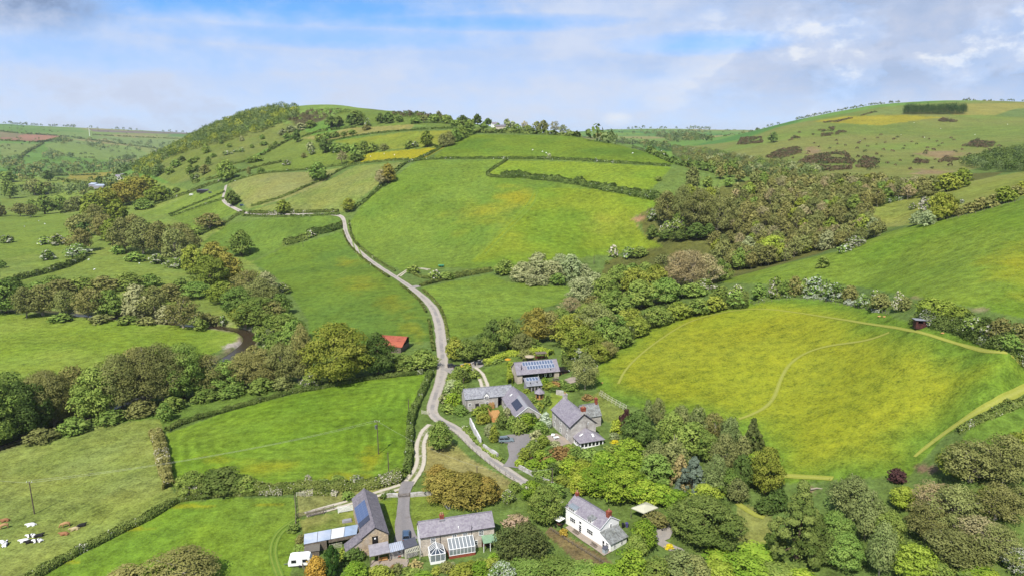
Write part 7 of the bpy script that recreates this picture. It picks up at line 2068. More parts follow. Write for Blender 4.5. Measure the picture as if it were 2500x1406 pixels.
# ------------------------------------------------------------------ red barn, tin shed, field shelter
P = at(985, 848)
rb = tag(empty('red_barn', (-45.6, 284.6, -.3), R(168)), 'old open barn with rusty red sheet roof among trees', 'barn')
b = MB(); b.slab([(-.3, -.05, 6.0), (14, -.05, 6.0), (14, 3.3, 4.5), (-.3, 3.3, 4.5)], .08); b.slab([(-.3, -.05, 6.0), (14, -.05, 6.0), (14, -4.2, 4.2), (-.3, -4.2, 4.2)], .08); b.build('roof', M_red, rb)
MB().slab([(-.1, 3.32, 4.46), (14, 3.32, 4.46), (14, 6.4, 3.0), (-.1, 6.4, 3.0)], .07).build('lean_to_roof', flat_mat('orange_red_sheet', alb(200, 112, 84), .8, .16, .9), rb)
b = MB(); b.hexa([(.6, -4, -1), (13.5, -4, -1), (13.5, 6.1, -1), (.6, 6.1, -1), (.6, -4, 2.6), (13.5, -4, 2.6), (13.5, 6.1, 2.6), (.6, 6.1, 2.6)]); b.build('wall', M_grey_wood, rb)
b = MB(); b.add([(.6, -4, 2.6), (.6, 6.1, 2.6), (.6, 3.3, 4.4), (.6, 0, 5.8), (.6, -4, 4.2)], [(0, 1, 2, 3, 4)]); b.build('gable_boarding', M_dark, rb)

O = Vector((-43.0, 139.5, -.1))
ts = tag(empty('shed', O), 'long open-fronted shed with white and blue tin roof along the paddock', 'shed')
zb_, zf_ = 3.0, 2.5
q = [W3(742, 1303, zb_), W3(875, 1279, zb_), W3(871, 1303, zf_), W3(741, 1328, zf_)]
loc = [p - O for p in q]
mats4 = [M_tin, M_tin, flat_mat('white_sheet', alb(246, 248, 250), .4, .05, 1), M_tinblue]
for k in range(4):
    f0, f1 = k / 4 + .004, (k + 1) / 4 - .004
    MB().slab([loc[0].lerp(loc[1], f0), loc[0].lerp(loc[1], f1), loc[3].lerp(loc[2], f1), loc[3].lerp(loc[2], f0)], .05).build('roof_sheet', mats4[k], ts)
c = sum(loc, Vector()) / 4
ii_ = [p * .97 + c * .03 for p in loc]
fr_ = [Vector((p.x, p.y, -.4)) for p in (ii_[3], ii_[2], ii_[1], ii_[0])]
bw = MB()
def wallseg(a, c, z0, z1, t=.12):
    bw.bar(Vector((a.x, a.y, (z0 + z1) / 2)), Vector((c.x, c.y, (z0 + z1) / 2)), t, z1 - z0)
wallseg(fr_[3], fr_[2], -.3, 2.85); wallseg(fr_[0], fr_[3], -.3, 2.4); wallseg(fr_[0], fr_[0].lerp(fr_[1], .42), -.3, 2.38)
wallseg(fr_[0].lerp(fr_[1], .46), fr_[1], 1.75, 2.4)
bw.build('wall', M_grey_wood, ts)
gate = MB(); a_, c_ = fr_[0].lerp(fr_[1], .47), fr_[0].lerp(fr_[1], .72)
for z in (.2, .55, .9, 1.25): gate.bar(Vector((a_.x, a_.y - .1, z)), Vector((c_.x, c_.y - .1, z)), .05, .1)
gate.bar(Vector((a_.x, a_.y - .12, .2)), Vector(((a_.x + c_.x) / 2, (a_.y + c_.y) / 2 - .12, 1.3)), .05, .08); gate.bar(Vector((c_.x, c_.y - .12, .2)), Vector(((a_.x + c_.x) / 2, (a_.y + c_.y) / 2 - .12, 1.3)), .05, .08)
gate.build('gate', M_cream, ts)
O2 = W3(745, 1362, 0)
o = tag(empty('lean_to_shed', O2, R(12)), 'low timber lean-to with dark felt roof before the tin shed', 'shed')
MB().hexa([(0, .0, -.5), (3.0, .0, -.5), (3.0, 1.7, -.5), (0, 1.7, -.5), (0, 0, 1.5), (3.0, 0, 1.5), (3.0, 1.7, 1.95), (0, 1.7, 1.95)]).build('wall', M_grey_wood, o)
MB().slab([(-.15, -.2, 1.56), (3.15, -.2, 1.56), (3.15, 1.75, 2.1), (-.15, 1.75, 2.1)], .07).build('roof', flat_mat('mossy_felt', alb(128, 122, 112), .9, .2, 3), o)

P = at(2251, 797)
hs = tag(empty('field_shelter', P, R(-12)), 'dark brown wooden field shelter with grey roof at the top hedge of the yellow field', 'shelter')
b = MB(); b.box(-2.1, -1.3, -.5, 2.1, 1.3, 1.1); b.box(-2.1, -1.3, 1.1, -1.6, -1.2, 2.1); b.box(-.2, -1.3, 1.1, .3, -1.2, 2.1); b.box(1.6, -1.3, 1.1, 2.1, -1.2, 2.1); b.box(-2.1, 1.2, 1.1, 2.1, 1.3, 2.0); b.box(-2.1, -1.2, 1.1, -2.0, 1.2, 2.05); b.box(2.0, -1.2, 1.1, 2.1, 1.2, 2.05)
b.build('wall', flat_mat('red_brown_timber', alb(104, 60, 54), .8, .3, 4, c2=alb(76, 44, 42)), hs)
MB().slab([(-2.5, -1.7, 2.35), (2.5, -1.7, 2.35), (2.5, 1.7, 2.12), (-2.5, 1.7, 2.12)], .1).build('roof', flat_mat('grey_roof_sheet', alb(176, 180, 190), .5, .15, 2), hs)

# ------------------------------------------------------------------ far buildings
P = at(497, 470)
o = tag(empty('shed', P, R(-8)), 'long low black shed on the strip field', 'shed')
MB().box(-6.5, -3, -.5, 6.5, 3, 2.4).build('wall', M_black, o)
MB().slab([(-7, -3.5, 2.5), (7, -3.5, 2.5), (7, 3.5, 3.3), (-7, 3.5, 3.3)], .15).build('roof', M_felt, o)


def plain_shed(px, py, w, d, h, rm, wm, label, rz=0, name='farm_shed', cat='shed'):
    P = at(px, py)
    o = tag(empty(name, P, R(rz)), label, cat)
    b = gable_walls(w, d, h * .65, h); r = b.build('wall', wm, o); r.location = (-w / 2, -d / 2, 0)
    r = gable_roof(w, d, h * .65, h, oe=.4, ov=.4, t=.3).build('roof', rm, o); r.location = (-w / 2, -d / 2, 0)
    return o


plain_shed(232, 456, 11, 14, 6, M_tin, M_asb, 'blue-grey farm shed on the valley floor, the nearer-hill one', -10)
plain_shed(249, 459, 17, 14, 5.5, M_tin, M_asb, 'long pale roofed farm shed on the valley floor', -10)
plain_shed(1208, 312, 8, 8, 6.5, M_slate, M_white, 'white house on the skyline ridge', 20, 'house', 'house')
plain_shed(1222, 316, 12, 7, 5, M_slate_dark, M_stone, 'dark low house among bushes on the ridge', 0, 'house', 'house')
plain_shed(292, 438, 10, 8, 7, M_slate, M_white, 'white house between trees on the far valley floor', 0, 'house', 'house')
plain_shed(303, 436, 8, 8, 7, M_slate, M_cream, 'cream house between trees on the far valley floor', 20, 'house', 'house')
plain_shed(380, 372, 9, 8, 8, M_slate_dark, M_white, 'tiny white house where far valley meets the hill wood', 0, 'house', 'house')
P = at(219, 333)
o = tag(empty('wind_turbine', P), 'single white wind turbine on the far skyline', 'turbine')
MB().tube([(0, 0, 0), (0, 0, 20), (0, 0, 44)], [1.6, 1.3, .8], 8).build('tower', M_paint, o)
MB().box(-.9, -2.2, 43.5, .9, 2.4, 45.5).build('nacelle', M_paint, o)
for k in range(3):
    a = k * 2.094 + .5
    MB().bar((0, -2.6, 44.5), (math.sin(a) * 17, -2.6, 44.5 + math.cos(a) * 17), 1.0, .4).build('blade', M_paint, o)
# ------------------------------------------------------------------ fences, walls, gates
def fence(name, pts, label, h=1.1, gap=2.4, rails=(.45, .95), mat=None, pr=.055, rr=.045, cat='fence', wire=False):
    P = line3(pts, gap, 0)
    o = tag(empty(name, P[0]), label, cat)
    O = Vector(P[0])
    pm = None
    for p in P[:100]:
        q = Vector(p) - O
        if pm is None:
            c = MB().box(-pr, -pr, -.3, pr, pr, h).build('post', mat or M_grey_wood, o); pm = c.data
        else:
            c = link('post', pm, o)
        c.location = q
    b = MB()
    for a, c in zip(P, P[1:]):
        a = Vector(a) - O; c = Vector(c) - O
        for z in rails: b.bar(a + Zv * z, c + Zv * z, rr * (.4 if wire else 1), rr * (.5 if wire else 2.2))
    b.build('wire' if wire else 'rails', M_wire if wire else (mat or M_grey_wood), o)
    return o


def wall(pts, h, t, label, mat=None, step=1.0):
    P = line3(pts, step, 0)
    v = []; f = []
    for i, p in enumerate(P):
        a = P[max(i - 1, 0)]; c = P[min(i + 1, len(P) - 1)]
        d = Vector((c[0] - a[0], c[1] - a[1], 0)).normalized(); n = Vector((d.y, -d.x, 0)) * t / 2
        hh = h * (1 + .12 * float(VN(np.array(i * .7), np.array(3.3)))); q = Vector(p)
        v += [q - n - Zv * .4, q + n - Zv * .4, q + n * .8 + Zv * hh, q - n * .8 + Zv * hh]
    for i in range(len(P) - 1):
        k = i * 4
        f += [(k, k + 3, k + 7, k + 4), (k + 1, k + 5, k + 6, k + 2), (k + 3, k + 2, k + 6, k + 7)]
    f += [(0, 1, 2, 3), (len(v) - 1, len(v) - 2, len(v) - 3, len(v) - 4)]
    me = mesh_np('stone_wall', [tuple(p) for p in v], f, [mat or M_wallstone])
    return tag(link('stone_wall', me), label, 'wall')


wall([(1147, 1032), (1156, 1052), (1165, 1070), (1176, 1090)], 2.2, .5, 'tall whitewashed garden wall beside the lane', flat_mat('flaking_whitewash', alb(236, 234, 234, k=1.2), .9, .14, 1.2, c2=alb(200, 196, 194, k=1.2)))
wall([(1178, 1092), (1192, 1104), (1208, 1112), (1222, 1122)], 1.5, .6, 'rough stone garden wall next to the whitewashed one')
wall([(1264, 1142), (1284, 1152), (1306, 1164), (1334, 1178), (1362, 1194)], 1.2, .5, 'stone wall along the garden below the drive entrance')
wall([(1002, 1212), (1020, 1210), (1045, 1209), (1066, 1211)], 1.1, .6, 'pale stone wall at the top of the cottage lawn')
wall([(1068, 1212), (1078, 1224), (1092, 1238), (1100, 1246)], 1.1, .6, 'tumbled white stone wall under the golden conifers')
wall([(972, 1212), (955, 1212), (938, 1214)], 1.0, .5, 'short stone wall between barn and drive')
wall([(1358, 962), (1378, 966)], 1.8, .3, 'grey garden wall panel behind the farmhouse', M_stone_grey)
wall([(1425, 905), (1446, 905)], 1.6, .4, 'short garden wall beside the young birch', M_stone_grey)
wall([(1148, 892), (1160, 886), (1178, 882), (1196, 878)], .9, .6, 'grey dry stone wall behind the parked cars')
fence('post_fence', [(1092, 1048), (1120, 1068), (1150, 1098), (1190, 1132), (1232, 1160), (1276, 1186)], 'post and wire fence between lane and straw-coloured bank', 1.2, 2.6, (.5, 1.05), wire=True)
fence('rail_fence', [(1458, 962), (1476, 974), (1500, 988), (1536, 1008)], 'double pale rail fence at the corner of the yellow field', 1.3, 2.4, (.5, 1.15), M_cream)
fence('rail_fence', [(1462, 957), (1480, 970), (1504, 984), (1540, 1003)], 'second pale rail fence line at the corner of the yellow field', 1.3, 2.4, (.5, 1.15), M_cream)
fence('paddock_fence', [(726, 1264), (745, 1260), (765, 1255), (790, 1249), (824, 1240)], 'grey rail fence along the paddock by the track', 1.2, 2.2, (.4, .75, 1.1))
fence('post_fence', [(720, 1214), (720, 1230), (722, 1248), (724, 1264), (722, 1285), (722, 1305)], 'dark post fence closing the paddock end', 1.4, 1.8, (.5, 1.2), M_grey_wood, .08)
fence('rail_fence', [(724, 1212), (740, 1212), (760, 1212)], 'pale wooden gate rails at the top of the paddock', 1.2, 2.0, (.5, .85, 1.15), M_cream)
fence('post_fence', [(1338, 1290), (1370, 1312), (1410, 1338), (1450, 1362), (1490, 1388)], 'low wooden fence at the edge of the white house terrace', .9, 1.4, (.45, .8))
fence('post_fence', [(1830, 748), (1880, 736), (1950, 730), (2030, 740), (2100, 754), (2180, 770)], 'thin fence under the flowering thorn trees', 1.2, 3.0, (.5, 1.0), wire=True)
fence('post_fence', [(2300, 542), (2350, 530), (2400, 518), (2460, 502), (2500, 488)], 'fence running up the spur below the thorn bushes', 1.2, 3.2, (.5, 1.0), wire=True)
fence('post_fence', [(726, 1368), (738, 1385), (748, 1404)], 'short dark fence behind the caravan', 1.2, 1.6, (.5, 1.0))


def gate(px0, px1, label, mat, h=1.25, slats=5, name='field_gate'):
    A_, B_ = at(*px0), at(*px1)
    d = B_ - A_; w = math.hypot(d.x, d.y)
    o = tag(empty(name, A_, math.atan2(d.y, d.x)), label, 'gate')
    b = MB()
    for i in range(slats): z = .15 + (h - .2) * i / (slats - 1); b.box(.1, -.03, z, w - .1, .03, z + .1)
    b.bar((.1, 0, .2), (w / 2, 0, h), .05, .08); b.bar((w - .1, 0, .2), (w / 2, 0, h), .05, .08)
    b.build('leaf', mat, o)
    for x in (0, w): MB().box(x - .09, -.09, -.3, x + .09, .09, h + .25).build('post', mat, o)
    return o


gate((826, 1252), (864, 1246), 'wide white panelled gate between paddock fence and barn', M_paint, 1.5, 7)
gate((752, 1262), (790, 1254), 'weathered field gate in the paddock fence', M_grey_wood)
gate((974, 1215), (1000, 1213), 'grey wooden gate across the barn drive', M_grey_wood, 1.1, 4)
gate((1030, 1010), (1046, 1012), 'pale wooden gate on the lane by the hay field hedge', M_cream, 1.2)
gate((1006, 663), (1022, 661), 'dark field gate at the foot of the central field', M_grey_wood)
gate((1164, 893), (1176, 889), 'pale gate in the wall behind the parked cars', M_cream)


# ------------------------------------------------------------------ poles and wires
def pole(px, py, top, label, kit=None):
    P = at(px, py)
    yc = P.y * CT - (P.z - CAMZ) * ST
    h = (py - top) * yc / F / math.cos(math.atan2(CAMZ - P.z, P.y)) * 1.0
    o = tag(empty('utility_pole', P), label, 'pole')
    MB().tube([(0, 0, -.5), (0, 0, h * .6), (0, 0, h)], [.15, .13, .11], 8).build('pole', M_pole, o)
    if kit:
        b = MB(); b.bar((-.75, .1, h - .25), (.75, -.1, h - .25), .1, .12); b.build('crossarm', M_pole, o)
        for x in (-.65, 0, .65): MB().tube([(x, 0, h - .18), (x, 0, h + .12)], .05, 6).build('insulator', M_paint, o)
    if kit == 2:
        b = MB(); b.tube([(-.4, -.1, h - 2.4), (-.4, -.1, h - 1.3)], .3, 10); b.build('transformer', M_steel, o)
    return P + Zv * h


p1 = pole(924, 1108, 1030, 'tall pole with transformer drum standing in the hay field', 2)
p2 = pole(84, 1254, 1180, 'pole with crossarm standing in the cattle field', 1)
p3 = pole(998, 1006, 974, 'plain pole beside the lane hedge of the hay field')
p4 = pole(949, 1156, 1106, 'plain dark pole on the lower hedge of the hay field')
p5 = pole(1348, 1198, 1146, 'pale pole beside the lane above the white house')
p6 = pole(1450, 646, 620, 'thin dark pole on the rough patch below the central field')
p7 = pole(1132, 950, 922, 'pale pole among bushes above the L-shaped house')
p8 = pole(1165, 1190, 1140, 'plain pole on the straw-coloured bank by the lane')
p9 = pole(740, 604, 590, 'short pale post at the end of the island thicket')


def wire(A_, B_, sag, label, off=0.0):
    d = (B_ - A_); n = Vector((d.y, -d.x, 0)).normalized() * off
    pts = [A_ + d * (k / 16) + n - Zv * sag * 4 * (k / 16) * (1 - k / 16) for k in range(17)]
    return tag(MB().tube(pts, .022, 4).build('power_cable', M_wire), label, 'cable')


wire(p2, p1, 1.6, 'upper overhead cable crossing the hay field to the transformer pole', .6)
wire(p2, p1, 1.9, 'lower overhead cable crossing the hay field to the transformer pole', -.6)
wire(p2 - Vector((60, -14, 0)), p2, 1.0, 'overhead cable reaching the cattle field pole', .6)
wire(p1, p8, 1.2, 'overhead cable from the transformer pole over the farm track')
wire(p8, p5, 1.2, 'overhead cable from the bank pole to the pole by the white house')


# ------------------------------------------------------------------ vehicles
def paint_mat(name, c):
    m, t = new_mat(name)
    p = t.finish(c, .28, spec=.5); p.inputs['Coat Weight'].default_value = .6
    return m


def car(px, py, rz, mat, label, L=4.4, W=1.8, H=1.5, estate=True, name='parked_car', cat='car', bar=False):
    P = at(px, py)
    o = tag(empty(name, P + Zv * .12, R(rz)), label, cat, None)
    h0, hb = .32, H * .58
    xf, xr = L / 2, -L / 2
    # body: lower hull with bonnet and boot, lofted across five widths
    prof = [(xr, h0), (xr - .02, hb * .75), (xr + .12, hb), (xf - 1.25, hb * 1.0), (xf - .25, hb * .82), (xf, hb * .6), (xf, h0)]
    v = []; ys = (-W / 2, -W / 2 + .14, W / 2 - .14, W / 2)
    for i, y in enumerate(ys):
        e = 0 if i in (1, 2) else .07
        v += [(x * (1 - e * .5), y, z - (e if z > h0 + .1 else 0)) for x, z in prof]
    n = len(prof); f = []
    for i in range(3):
        for k in range(n):
            f.append((i * n + k, i * n + (k + 1) % n, (i + 1) * n + (k + 1) % n, (i + 1) * n + k))
    f += [tuple(range(n - 1, -1, -1)), tuple(3 * n + k for k in range(n))]
    MB().add(v, f).build('body', mat, o)
    xa, xb = (xr + .1, xf - 1.25)
    xt0 = xr + (.35 if estate else .95); xt1 = xf - 2.0
    wi, wt = W / 2 - .1, W / 2 - .26
    MB().hexa([(xa, -wi, hb - .02), (xb, -wi, hb - .02), (xb, wi, hb - .02), (xa, wi, hb - .02), (xt0, -wt, H - .08), (xt1, -wt, H - .08), (xt1, wt, H - .08), (xt0, wt, H - .08)]).build('windows', M_pane, o)
    b = MB(); b.hexa([(xt0 - .06, -wt - .04, H - .1), (xt1 + .08, -wt - .04, H - .1), (xt1 + .08, wt + .04, H - .1), (xt0 - .06, wt + .04, H - .1), (xt0 + .1, -wt + .1, H), (xt1 - .1, -wt + .1, H), (xt1 - .1, wt - .1, H), (xt0 + .1, wt - .1, H)])
    for sy in (-1, 1):
        for f_ in (0.0, .5, 1.0):
            b.bar((xa + (xb - xa) * f_, sy * (wi + .012), hb), (xt0 + (xt1 - xt0) * f_, sy * (wt + .012), H - .08), .07, .07)
    b.build('roof', mat, o)
    for sx in (xf - .85, xr + .8):
        for sy in (-1, 1):
            w_ = MB().tube([(sx, sy * (W / 2 - .2), .2), (sx, sy * (W / 2 + .01), .2)], .33, 12).build('wheel', M_rubber, o)
            MB().tube([(sx, sy * (W / 2 + .0), .2), (sx, sy * (W / 2 + .03), .2)], .2, 10).build('rim', M_alloy, w_)
    for sy in (-1, 1):
        MB().box(xf - .1, sy * (W / 2 - .5), hb * .55, xf + .02, sy * (W / 2 - .18), hb * .74).build('headlight', M_alloy, o)
        MB().box(xr - .04, sy * (W / 2 - .35), hb * .6, xr + .02, sy * (W / 2 - .12), hb * .85).build('tail_light', M_brick, o)
    if bar:
        b = MB()
        for sy in (-1, 1): b.bar((xt0 + .1, sy * (wt - .05), H + .06), (xt1 - .1, sy * (wt - .05), H + .06), .05)
        b.build('roof_rail', M_blacksteel, o)
    return o


P_black = paint_mat('black_car_paint', (.012, .012, .015)); P_silver = paint_mat('blue_silver_car_paint', alb(146, 164, 172)); P_blue = paint_mat('slate_blue_car_paint', alb(84, 110, 140)); P_yel = paint_mat('yellow_van_paint', alb(240, 206, 40)); P_dk = paint_mat('dark_grey_car_paint', (.03, .03, .035))
car(1236, 1078, 5, P_silver, 'silver-blue estate car parked on the grey farmhouse drive', 4.6, 1.85, 1.6, True, bar=True)
car(992, 1312, 98, P_blue, 'slate blue car on the drive between barn and cottage', 4.2, 1.75, 1.55)
car(1104, 896, 12, P_dk, 'small dark car under the tree at the parking yard entrance', 3.9)
car(1120, 899, 20, P_black, 'black car parked close beside the yellow van', 4.3)
car(1171, 890, 10, P_black, 'black car standing alone at the far end of the parking yard', 4.5)
car(1136, 899, 165, P_yel, 'bright yellow van partly hidden by a bush at the parking yard', 4.8, 1.9, 1.95, name='van', cat='van')
car(591, 503, 0, P_blue, 'distant blue car beside the dark round tree on the lane', 4.6)
car(514, 472, 0, P_dk, 'distant dark car beside the long black shed', 4.6)


def caravan(px, py, rz, label, s=1.0):
    P = at(px, py)
    o = tag(empty('caravan', P, R(rz)), label, 'caravan')
    L, W, H = 4.7 * s, 2.1 * s, 2.45 * s
    prof = [(-L / 2, .5), (-L / 2 - .08, 1.3), (-L / 2 + .25, H - .15), (-L / 2 + .7, H), (L / 2 - .7, H), (L / 2 - .25, H - .2), (L / 2 + .08, 1.2), (L / 2, .5)]
    n = len(prof)
    v = [(x, -W / 2, z) for x, z in prof] + [(x, W / 2, z) for x, z in prof]
    MB().add(v, [tuple(range(n)), tuple(range(2 * n - 1, n - 1, -1))] + [(k, n + k, n + (k + 1) % n, (k + 1) % n) for k in range(n)]).build('body', M_paint, o)
    for x in (-1.2 * s, 1.1 * s): window(o, (x, -W / 2, 1.25), X, -Y, 1.0 * s, .65 * s, 1, 1, M_gutter, M_pane, fr=.05)
    for sy in (-1, 1): MB().tube([(0, sy * (W / 2 - .25), .32), (0, sy * (W / 2 + .01), .32)], .32, 12).build('wheel', M_rubber, o)
    MB().bar((-L / 2, 0, .5), (-L / 2 - 1.1, 0, .45), .12).build('drawbar', M_steel, o)
    return o


caravan(734, 1378, 8, 'white touring caravan parked by the timber lean-to')
caravan(467, 478, 20, 'distant small white caravan on the strip field', .9)
P = at(1077, 652)
o = tag(empty('farm_trailer', P, R(10)), 'turquoise farm trailer at the foot of the central field', 'trailer')
MB().hexa([(-1.7, -.9, .7), (1.7, -.9, .7), (1.7, .9, .7), (-1.7, .9, .7), (-2.0, -1.1, 1.5), (1.9, -1.1, 1.5), (1.9, 1.1, 1.5), (-2.0, 1.1, 1.5)]).build('body', paint_mat('turquoise_paint', alb(80, 190, 150)), o)
MB().bar((-1.7, 0, .6), (-3.0, 0, .5), .14).build('drawbar', M_blacksteel, o)
for sx in (-.7, .7):
    for sy in (-.95, .95): MB().tube([(sx, sy - .12, .42), (sx, sy + .12, .42)], .42, 12).build('wheel', M_rubber, o)
P = at(847, 1272)
o = tag(empty('stacked_boards', P, R(18)), 'pile of grey boards and sheeting in the paddock corner', 'boards')
for k in range(4): b = MB(); b.box(-1.1 + .1 * k, -.7 + .06 * k, .12 * k, 1.2 - .05 * k, .75 - .1 * k, .12 * k + .1); b.build('board', M_asb if k < 3 else M_lead, o)
P = at(827, 1360)
o = tag(empty('water_butt', P), 'small teal water butt by the open shed', 'barrel')
MB().tube([(0, 0, 0), (0, 0, .5), (0, 0, 1.0)], [.36, .42, .36], 10).build('barrel', flat_mat('teal_plastic', alb(140, 196, 196), .6, .1, 3), o)
MB().tube([(0, 0, 1.0), (0, 0, 1.05)], .38, 10).build('lid', M_blacksteel, o)
P = at(975, 1348 + 12)
o = tag(empty('garden_chair', P, R(20)), 'red garden chair in front of the corrugated shed', 'chair')
MB().box(-.28, -.28, .38, .28, .28, .46).build('seat', M_red, o); MB().box(-.28, .24, .46, .28, .3, .95).build('backrest', M_red, o)
for sx in (-.24, .24):
    for sy in (-.24, .24): MB().box(sx - .03, sy - .03, 0, sx + .03, sy + .03, .38).build('leg', M_red, o)
for k, (px, py) in enumerate(((1358, 1072), (1350, 1066))):
    P = at(px, py)
    o = tag(empty('garden_table', P, R(20 + 60 * k)), ('white garden table on the farmhouse patio', 'white garden bench table at the outer edge of the farmhouse patio')[k], 'table')
    MB().box(-.8, -.5, .68, .8, .5, .74).build('table_top', M_paint, o)
    for sx in (-.7, .7):
        for sy in (-.4, .4): MB().box(sx - .04, sy - .04, 0, sx + .04, sy + .04, .68).build('leg', M_paint, o)
P = at(1357, 928)
o = tag(empty('garden_table', P, R(15)), 'grey picnic table on the terrace of the solar barn', 'table')
MB().box(-1.1, -.45, .68, 1.1, .45, .74).build('table_top', M_grey_wood, o)
for y in (-.85, .85): MB().box(-1.1, y - .15, .4, 1.1, y + .15, .45).build('bench_board', M_grey_wood, o)
for x in (-.8, .8): MB().box(x - .05, -.95, 0, x + .05, .95, .4).build('leg', M_grey_wood, o)
for k, (px, py, r) in enumerate(((2148, 772, .8), (2160, 773, .7), (2302, 813, .6), (1470, 934, .5))):
    P = at(px, py)
    me = mesh_np('hay_heap', [(math.cos(a) * r, math.sin(a) * r * .8, 0) for a in np.linspace(0, 6.28, 9)[:-1]] + [(math.cos(a) * r * .5, math.sin(a) * r * .4, .22) for a in np.linspace(0, 6.28, 9)[:-1]], [tuple(range(8, 16))] + [(i, (i + 1) % 8, 8 + (i + 1) % 8, 8 + i) for i in range(8)], [M_deck])
    o = link('hay_heap', me); o.location = P
    tag(o, ('straw-coloured heap on the grass, one of a pair near the thorn trees', 'second straw-coloured heap of the pair near the thorn trees', 'small pale heap near the field shelter', 'small orange heap by the corner fence of the yellow field')[k], 'heap')
# fallen logs at the wood edge
P = at(1995, 1196)
o = tag(link('fallen_log', None) if False else MB().tube([(-1.6, 0, .25), (0, .2, .4), (1.5, .1, .3)], [.22, .18, .1], 7).build('fallen_log', M_bark_pale), 'fallen pale log on bare earth at the wood edge', 'log')
o.location = P
o = MB().tube([(0, 0, 0), (.1, 0, 3), (.3, .1, 6)], [.16, .12, .05], 6)
o.tube([(.1, 0, 3), (.7, .1, 4.2), (1.0, .2, 5.4)], [.08, .06, .03], 5, cap=False)
o.tube([(.05, 0, 2.4), (-.5, .0, 3.6), (-.8, .1, 4.6)], [.07, .05, .03], 5, cap=False)
o = tag(o.build('dead_trunk', M_bark_pale), 'white dead forked trunk rising from the birch grove', 'trunk')
P = at(1640, 1150); o.location = P + Zv * 4.5; o.scale = (1, 1, 1)
P = at(718, 1308)


# ------------------------------------------------------------------ cattle and sheep
def skinned(name, pts, edges, rad, mats, paint=None, sub=2):
    "one continuous body grown round a skeleton"
    me = bpy.data.meshes.new(name); me.from_pydata(pts, edges, []); me.update()
    ob = bpy.data.objects.new(name, me); COL.objects.link(ob)
    sk = ob.modifiers.new('skin', 'SKIN'); sk.use_smooth_shade = True
    for v_, r_ in zip(me.skin_vertices[0].data, rad): v_.radius = (r_, r_) if np.isscalar(r_) else r_
    me.skin_vertices[0].data[0].use_root = True
    sb_ = ob.modifiers.new('sub', 'SUBSURF'); sb_.levels = sub
    dg = bpy.context.evaluated_depsgraph_get(); dg.update()
    m2 = bpy.data.meshes.new_from_object(ob.evaluated_get(dg)); m2.name = name
    bpy.data.objects.remove(ob); bpy.data.meshes.remove(me)
    for m in mats: m2.materials.append(m)
    m2.polygons.foreach_set('use_smooth', np.ones(len(m2.polygons), bool))
    return m2


def cow_mat(name, c1, c2, th):
    m, t = new_mat(name)
    n = t.noise(1.15, 1, t.obj(), .4)
    t.finish(t.mix(t.ramp(n, th - .02, th + .02), c1, c2), .85, spec=.15)
    return m


COWS = {'tan': cow_mat('tan_hide', alb(206, 164, 116), alb(192, 148, 98), .5), 'red': cow_mat('red_brown_hide', alb(184, 132, 94), alb(206, 162, 122), .62), 'fawn': cow_mat('fawn_hide', alb(220, 200, 150), alb(226, 208, 166), .5),
        'white': cow_mat('white_hide', (.78, .77, .76), (.7, .69, .68), .7), 'pied': cow_mat('black_and_white_hide', (.78, .77, .76), (.02, .02, .022), .52), 'black': cow_mat('black_hide', (.018, .017, .017), (.03, .028, .028), .6)}
stand_p = [(-.75, 0, 1.12), (-.35, 0, 1.08), (.15, 0, 1.05), (.62, 0, 1.12), (.95, 0, 1.0), (1.22, 0, .62), (1.42, 0, .28), (1.52, 0, .1),
           (-.72, .2, .78), (-.82, .21, .48), (-.76, .21, .04), (-.72, -.2, .78), (-.82, -.21, .48), (-.72, -.21, .04), (.58, .19, .72), (.6, .2, .42), (.58, .2, .04), (.58, -.19, .72), (.64, -.2, .42), (.66, -.2, .04), (-.92, 0, 1.05), (-1.0, 0, .55)]
stand_e = [(0, 1), (1, 2), (2, 3), (3, 4), (4, 5), (5, 6), (6, 7), (0, 8), (8, 9), (9, 10), (0, 11), (11, 12), (12, 13), (3, 14), (14, 15), (15, 16), (3, 17), (17, 18), (18, 19), (0, 20), (20, 21)]
stand_r = [.36, .4, .42, .36, .26, .17, .14, .09, .2, .1, .06, .2, .1, .06, .18, .09, .06, .18, .09, .06, .08, .03]
lie_p = [(-.75, 0, .42), (-.35, 0, .44), (.15, 0, .44), (.6, 0, .48), (.92, .05, .62), (1.15, .1, .78), (1.38, .14, .66), (-.6, .38, .16), (-.1, .5, .1), (-.6, -.34, .14), (-.15, -.44, .1), (.6, .3, .14), (.95, .34, .08), (.6, -.3, .14), (.95, -.3, .08), (-.95, 0, .36), (-1.05, .2, .1)]
lie_e = [(0, 1), (1, 2), (2, 3), (3, 4), (4, 5), (5, 6), (0, 7), (7, 8), (0, 9), (9, 10), (3, 11), (11, 12), (3, 13), (13, 14), (0, 15), (15, 16)]
lie_r = [.36, .42, .44, .38, .25, .18, .11, .18, .08, .18, .08, .15, .07, .15, .07, .07, .03]
cowm = {}


def cow(kind, pose, px, py, rz, label, group='cattle in the pale pasture', s=1.0):
    if (pose, kind) not in cowm:
        p, e, r = (stand_p, stand_e, stand_r) if pose == 'stand' else (lie_p, lie_e, lie_r)
        cowm[pose, kind] = skinned('cow', p, e, r, [COWS[kind]])
    o = link('cow', cowm[pose, kind]); o.location = at(px, py); o.rotation_euler = (0, 0, R(rz)); o.scale = (s, s, s)
    return tag(o, label, 'cow', group)


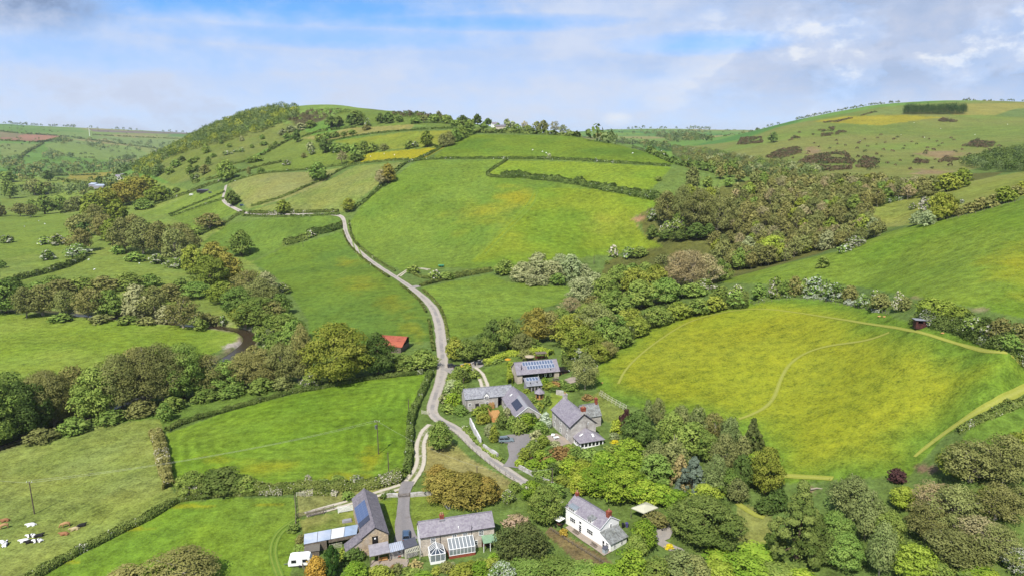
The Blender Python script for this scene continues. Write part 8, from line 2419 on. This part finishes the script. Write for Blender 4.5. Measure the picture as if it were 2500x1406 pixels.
cow('tan', 'stand', 161, 1286, 205, 'tan cow grazing beside the reddish lying one')
cow('red', 'lie', 158, 1305, 195, 'reddish cow lying below the tan grazing cow')
cow('fawn', 'lie', 183, 1293, 215, 'pale fawn cow lying against a black one')
cow('black', 'lie', 198, 1285, 25, 'black cow lying behind the pale fawn one')
cow('white', 'lie', 77, 1283, 205, 'white cow lying alone below the pole')
cow('pied', 'lie', 78, 1310, 200, 'black and white cow lying topmost in the huddle')
cow('black', 'lie', 94, 1310, 20, 'black cow lying at the top end of the huddle')
cow('white', 'lie', 61, 1322, 205, 'big white cow lying in the middle of the huddle')
cow('black', 'lie', 74, 1324, 215, 'black cow lying lowest in the huddle')
cow('pied', 'lie', 94, 1322, 200, 'white cow with dark patches lying apart from the huddle')
cow('tan', 'stand', 10, 1290, 215, 'tan cow standing at the picture edge below a reddish one')
cow('red', 'lie', 13, 1272, 215, 'reddish tan cow lying at the picture edge')
cow('white', 'lie', 2, 1326, 205, 'white cow cut by the picture edge')
cow('pied', 'lie', 13, 1332, 100, 'black and white cow with head up next to the cut-off white one')
cow('black', 'stand', 1862, 646, 180, 'lone black cow on the crest of the spur', None)
shp = [(-.4, 0, .62), (0, 0, .64), (.38, 0, .66), (.62, 0, .72), (.8, 0, .66), (-.36, .15, .3), (-.36, .15, .03), (-.36, -.15, .3), (-.36, -.15, .03), (.34, .15, .3), (.34, .15, .03), (.34, -.15, .3), (.34, -.15, .03)]
she = [(0, 1), (1, 2), (2, 3), (3, 4), (0, 5), (5, 6), (0, 7), (7, 8), (2, 9), (9, 10), (2, 11), (11, 12)]
sm = skinned('sheep', shp, she, [.3, .34, .28, .14, .08, .08, .04, .08, .04, .08, .04, .08, .04], [M_paint], sub=1)
SH = {'white sheep on the meadow with the single hedge by the river': [(216, 636), (319, 636), (230, 660), (340, 645)], 'white sheep on the flat valley pasture': [(20, 515), (45, 520), (95, 541), (110, 548), (75, 528), (60, 555)],
      'white sheep on the yellow hill strip': [(938, 377), (963, 380), (905, 384)], 'white sheep on the crest field': [(1324, 372), (1334, 375), (1300, 368), (1544, 376)], 'white sheep on the open moor': [(2232, 301), (2297, 315), (2257, 337), (2460, 305), (2200, 330), (2100, 345), (2380, 330), (2150, 440), (2175, 442)]}
for lb_, ps in SH.items():
    for px, py in ps:
        o = link('sheep', sm); o.location = at(px, py); o.rotation_euler = (0, 0, trnd.uniform(0, 6.3)); o.scale = (1.3, 1.3, 1.3)
        tag(o, lb_, 'sheep', lb_.replace('white sheep', 'sheep'))

# ------------------------------------------------------------------ air
hm = bpy.data.materials.new('haze'); hm.use_nodes = True
nt = hm.node_tree; nt.nodes.clear()
ho = nt.nodes.new('ShaderNodeOutputMaterial'); hv = nt.nodes.new('ShaderNodeVolumePrincipled')
hv.inputs['Color'].default_value = (.88, .95, 1.0, 1); hv.inputs['Density'].default_value = 0.00004; hv.inputs['Anisotropy'].default_value = .2
nt.links.new(hv.outputs[0], ho.inputs['Volume'])
b = MB(); b.box(-9800, -60, float(Z.min()) - 3, 9800, 9700, float(Z.max()) + 40)
tag(b.build('haze', hm), 'thin blue haze over the valley', 'haze', kind='stuff')
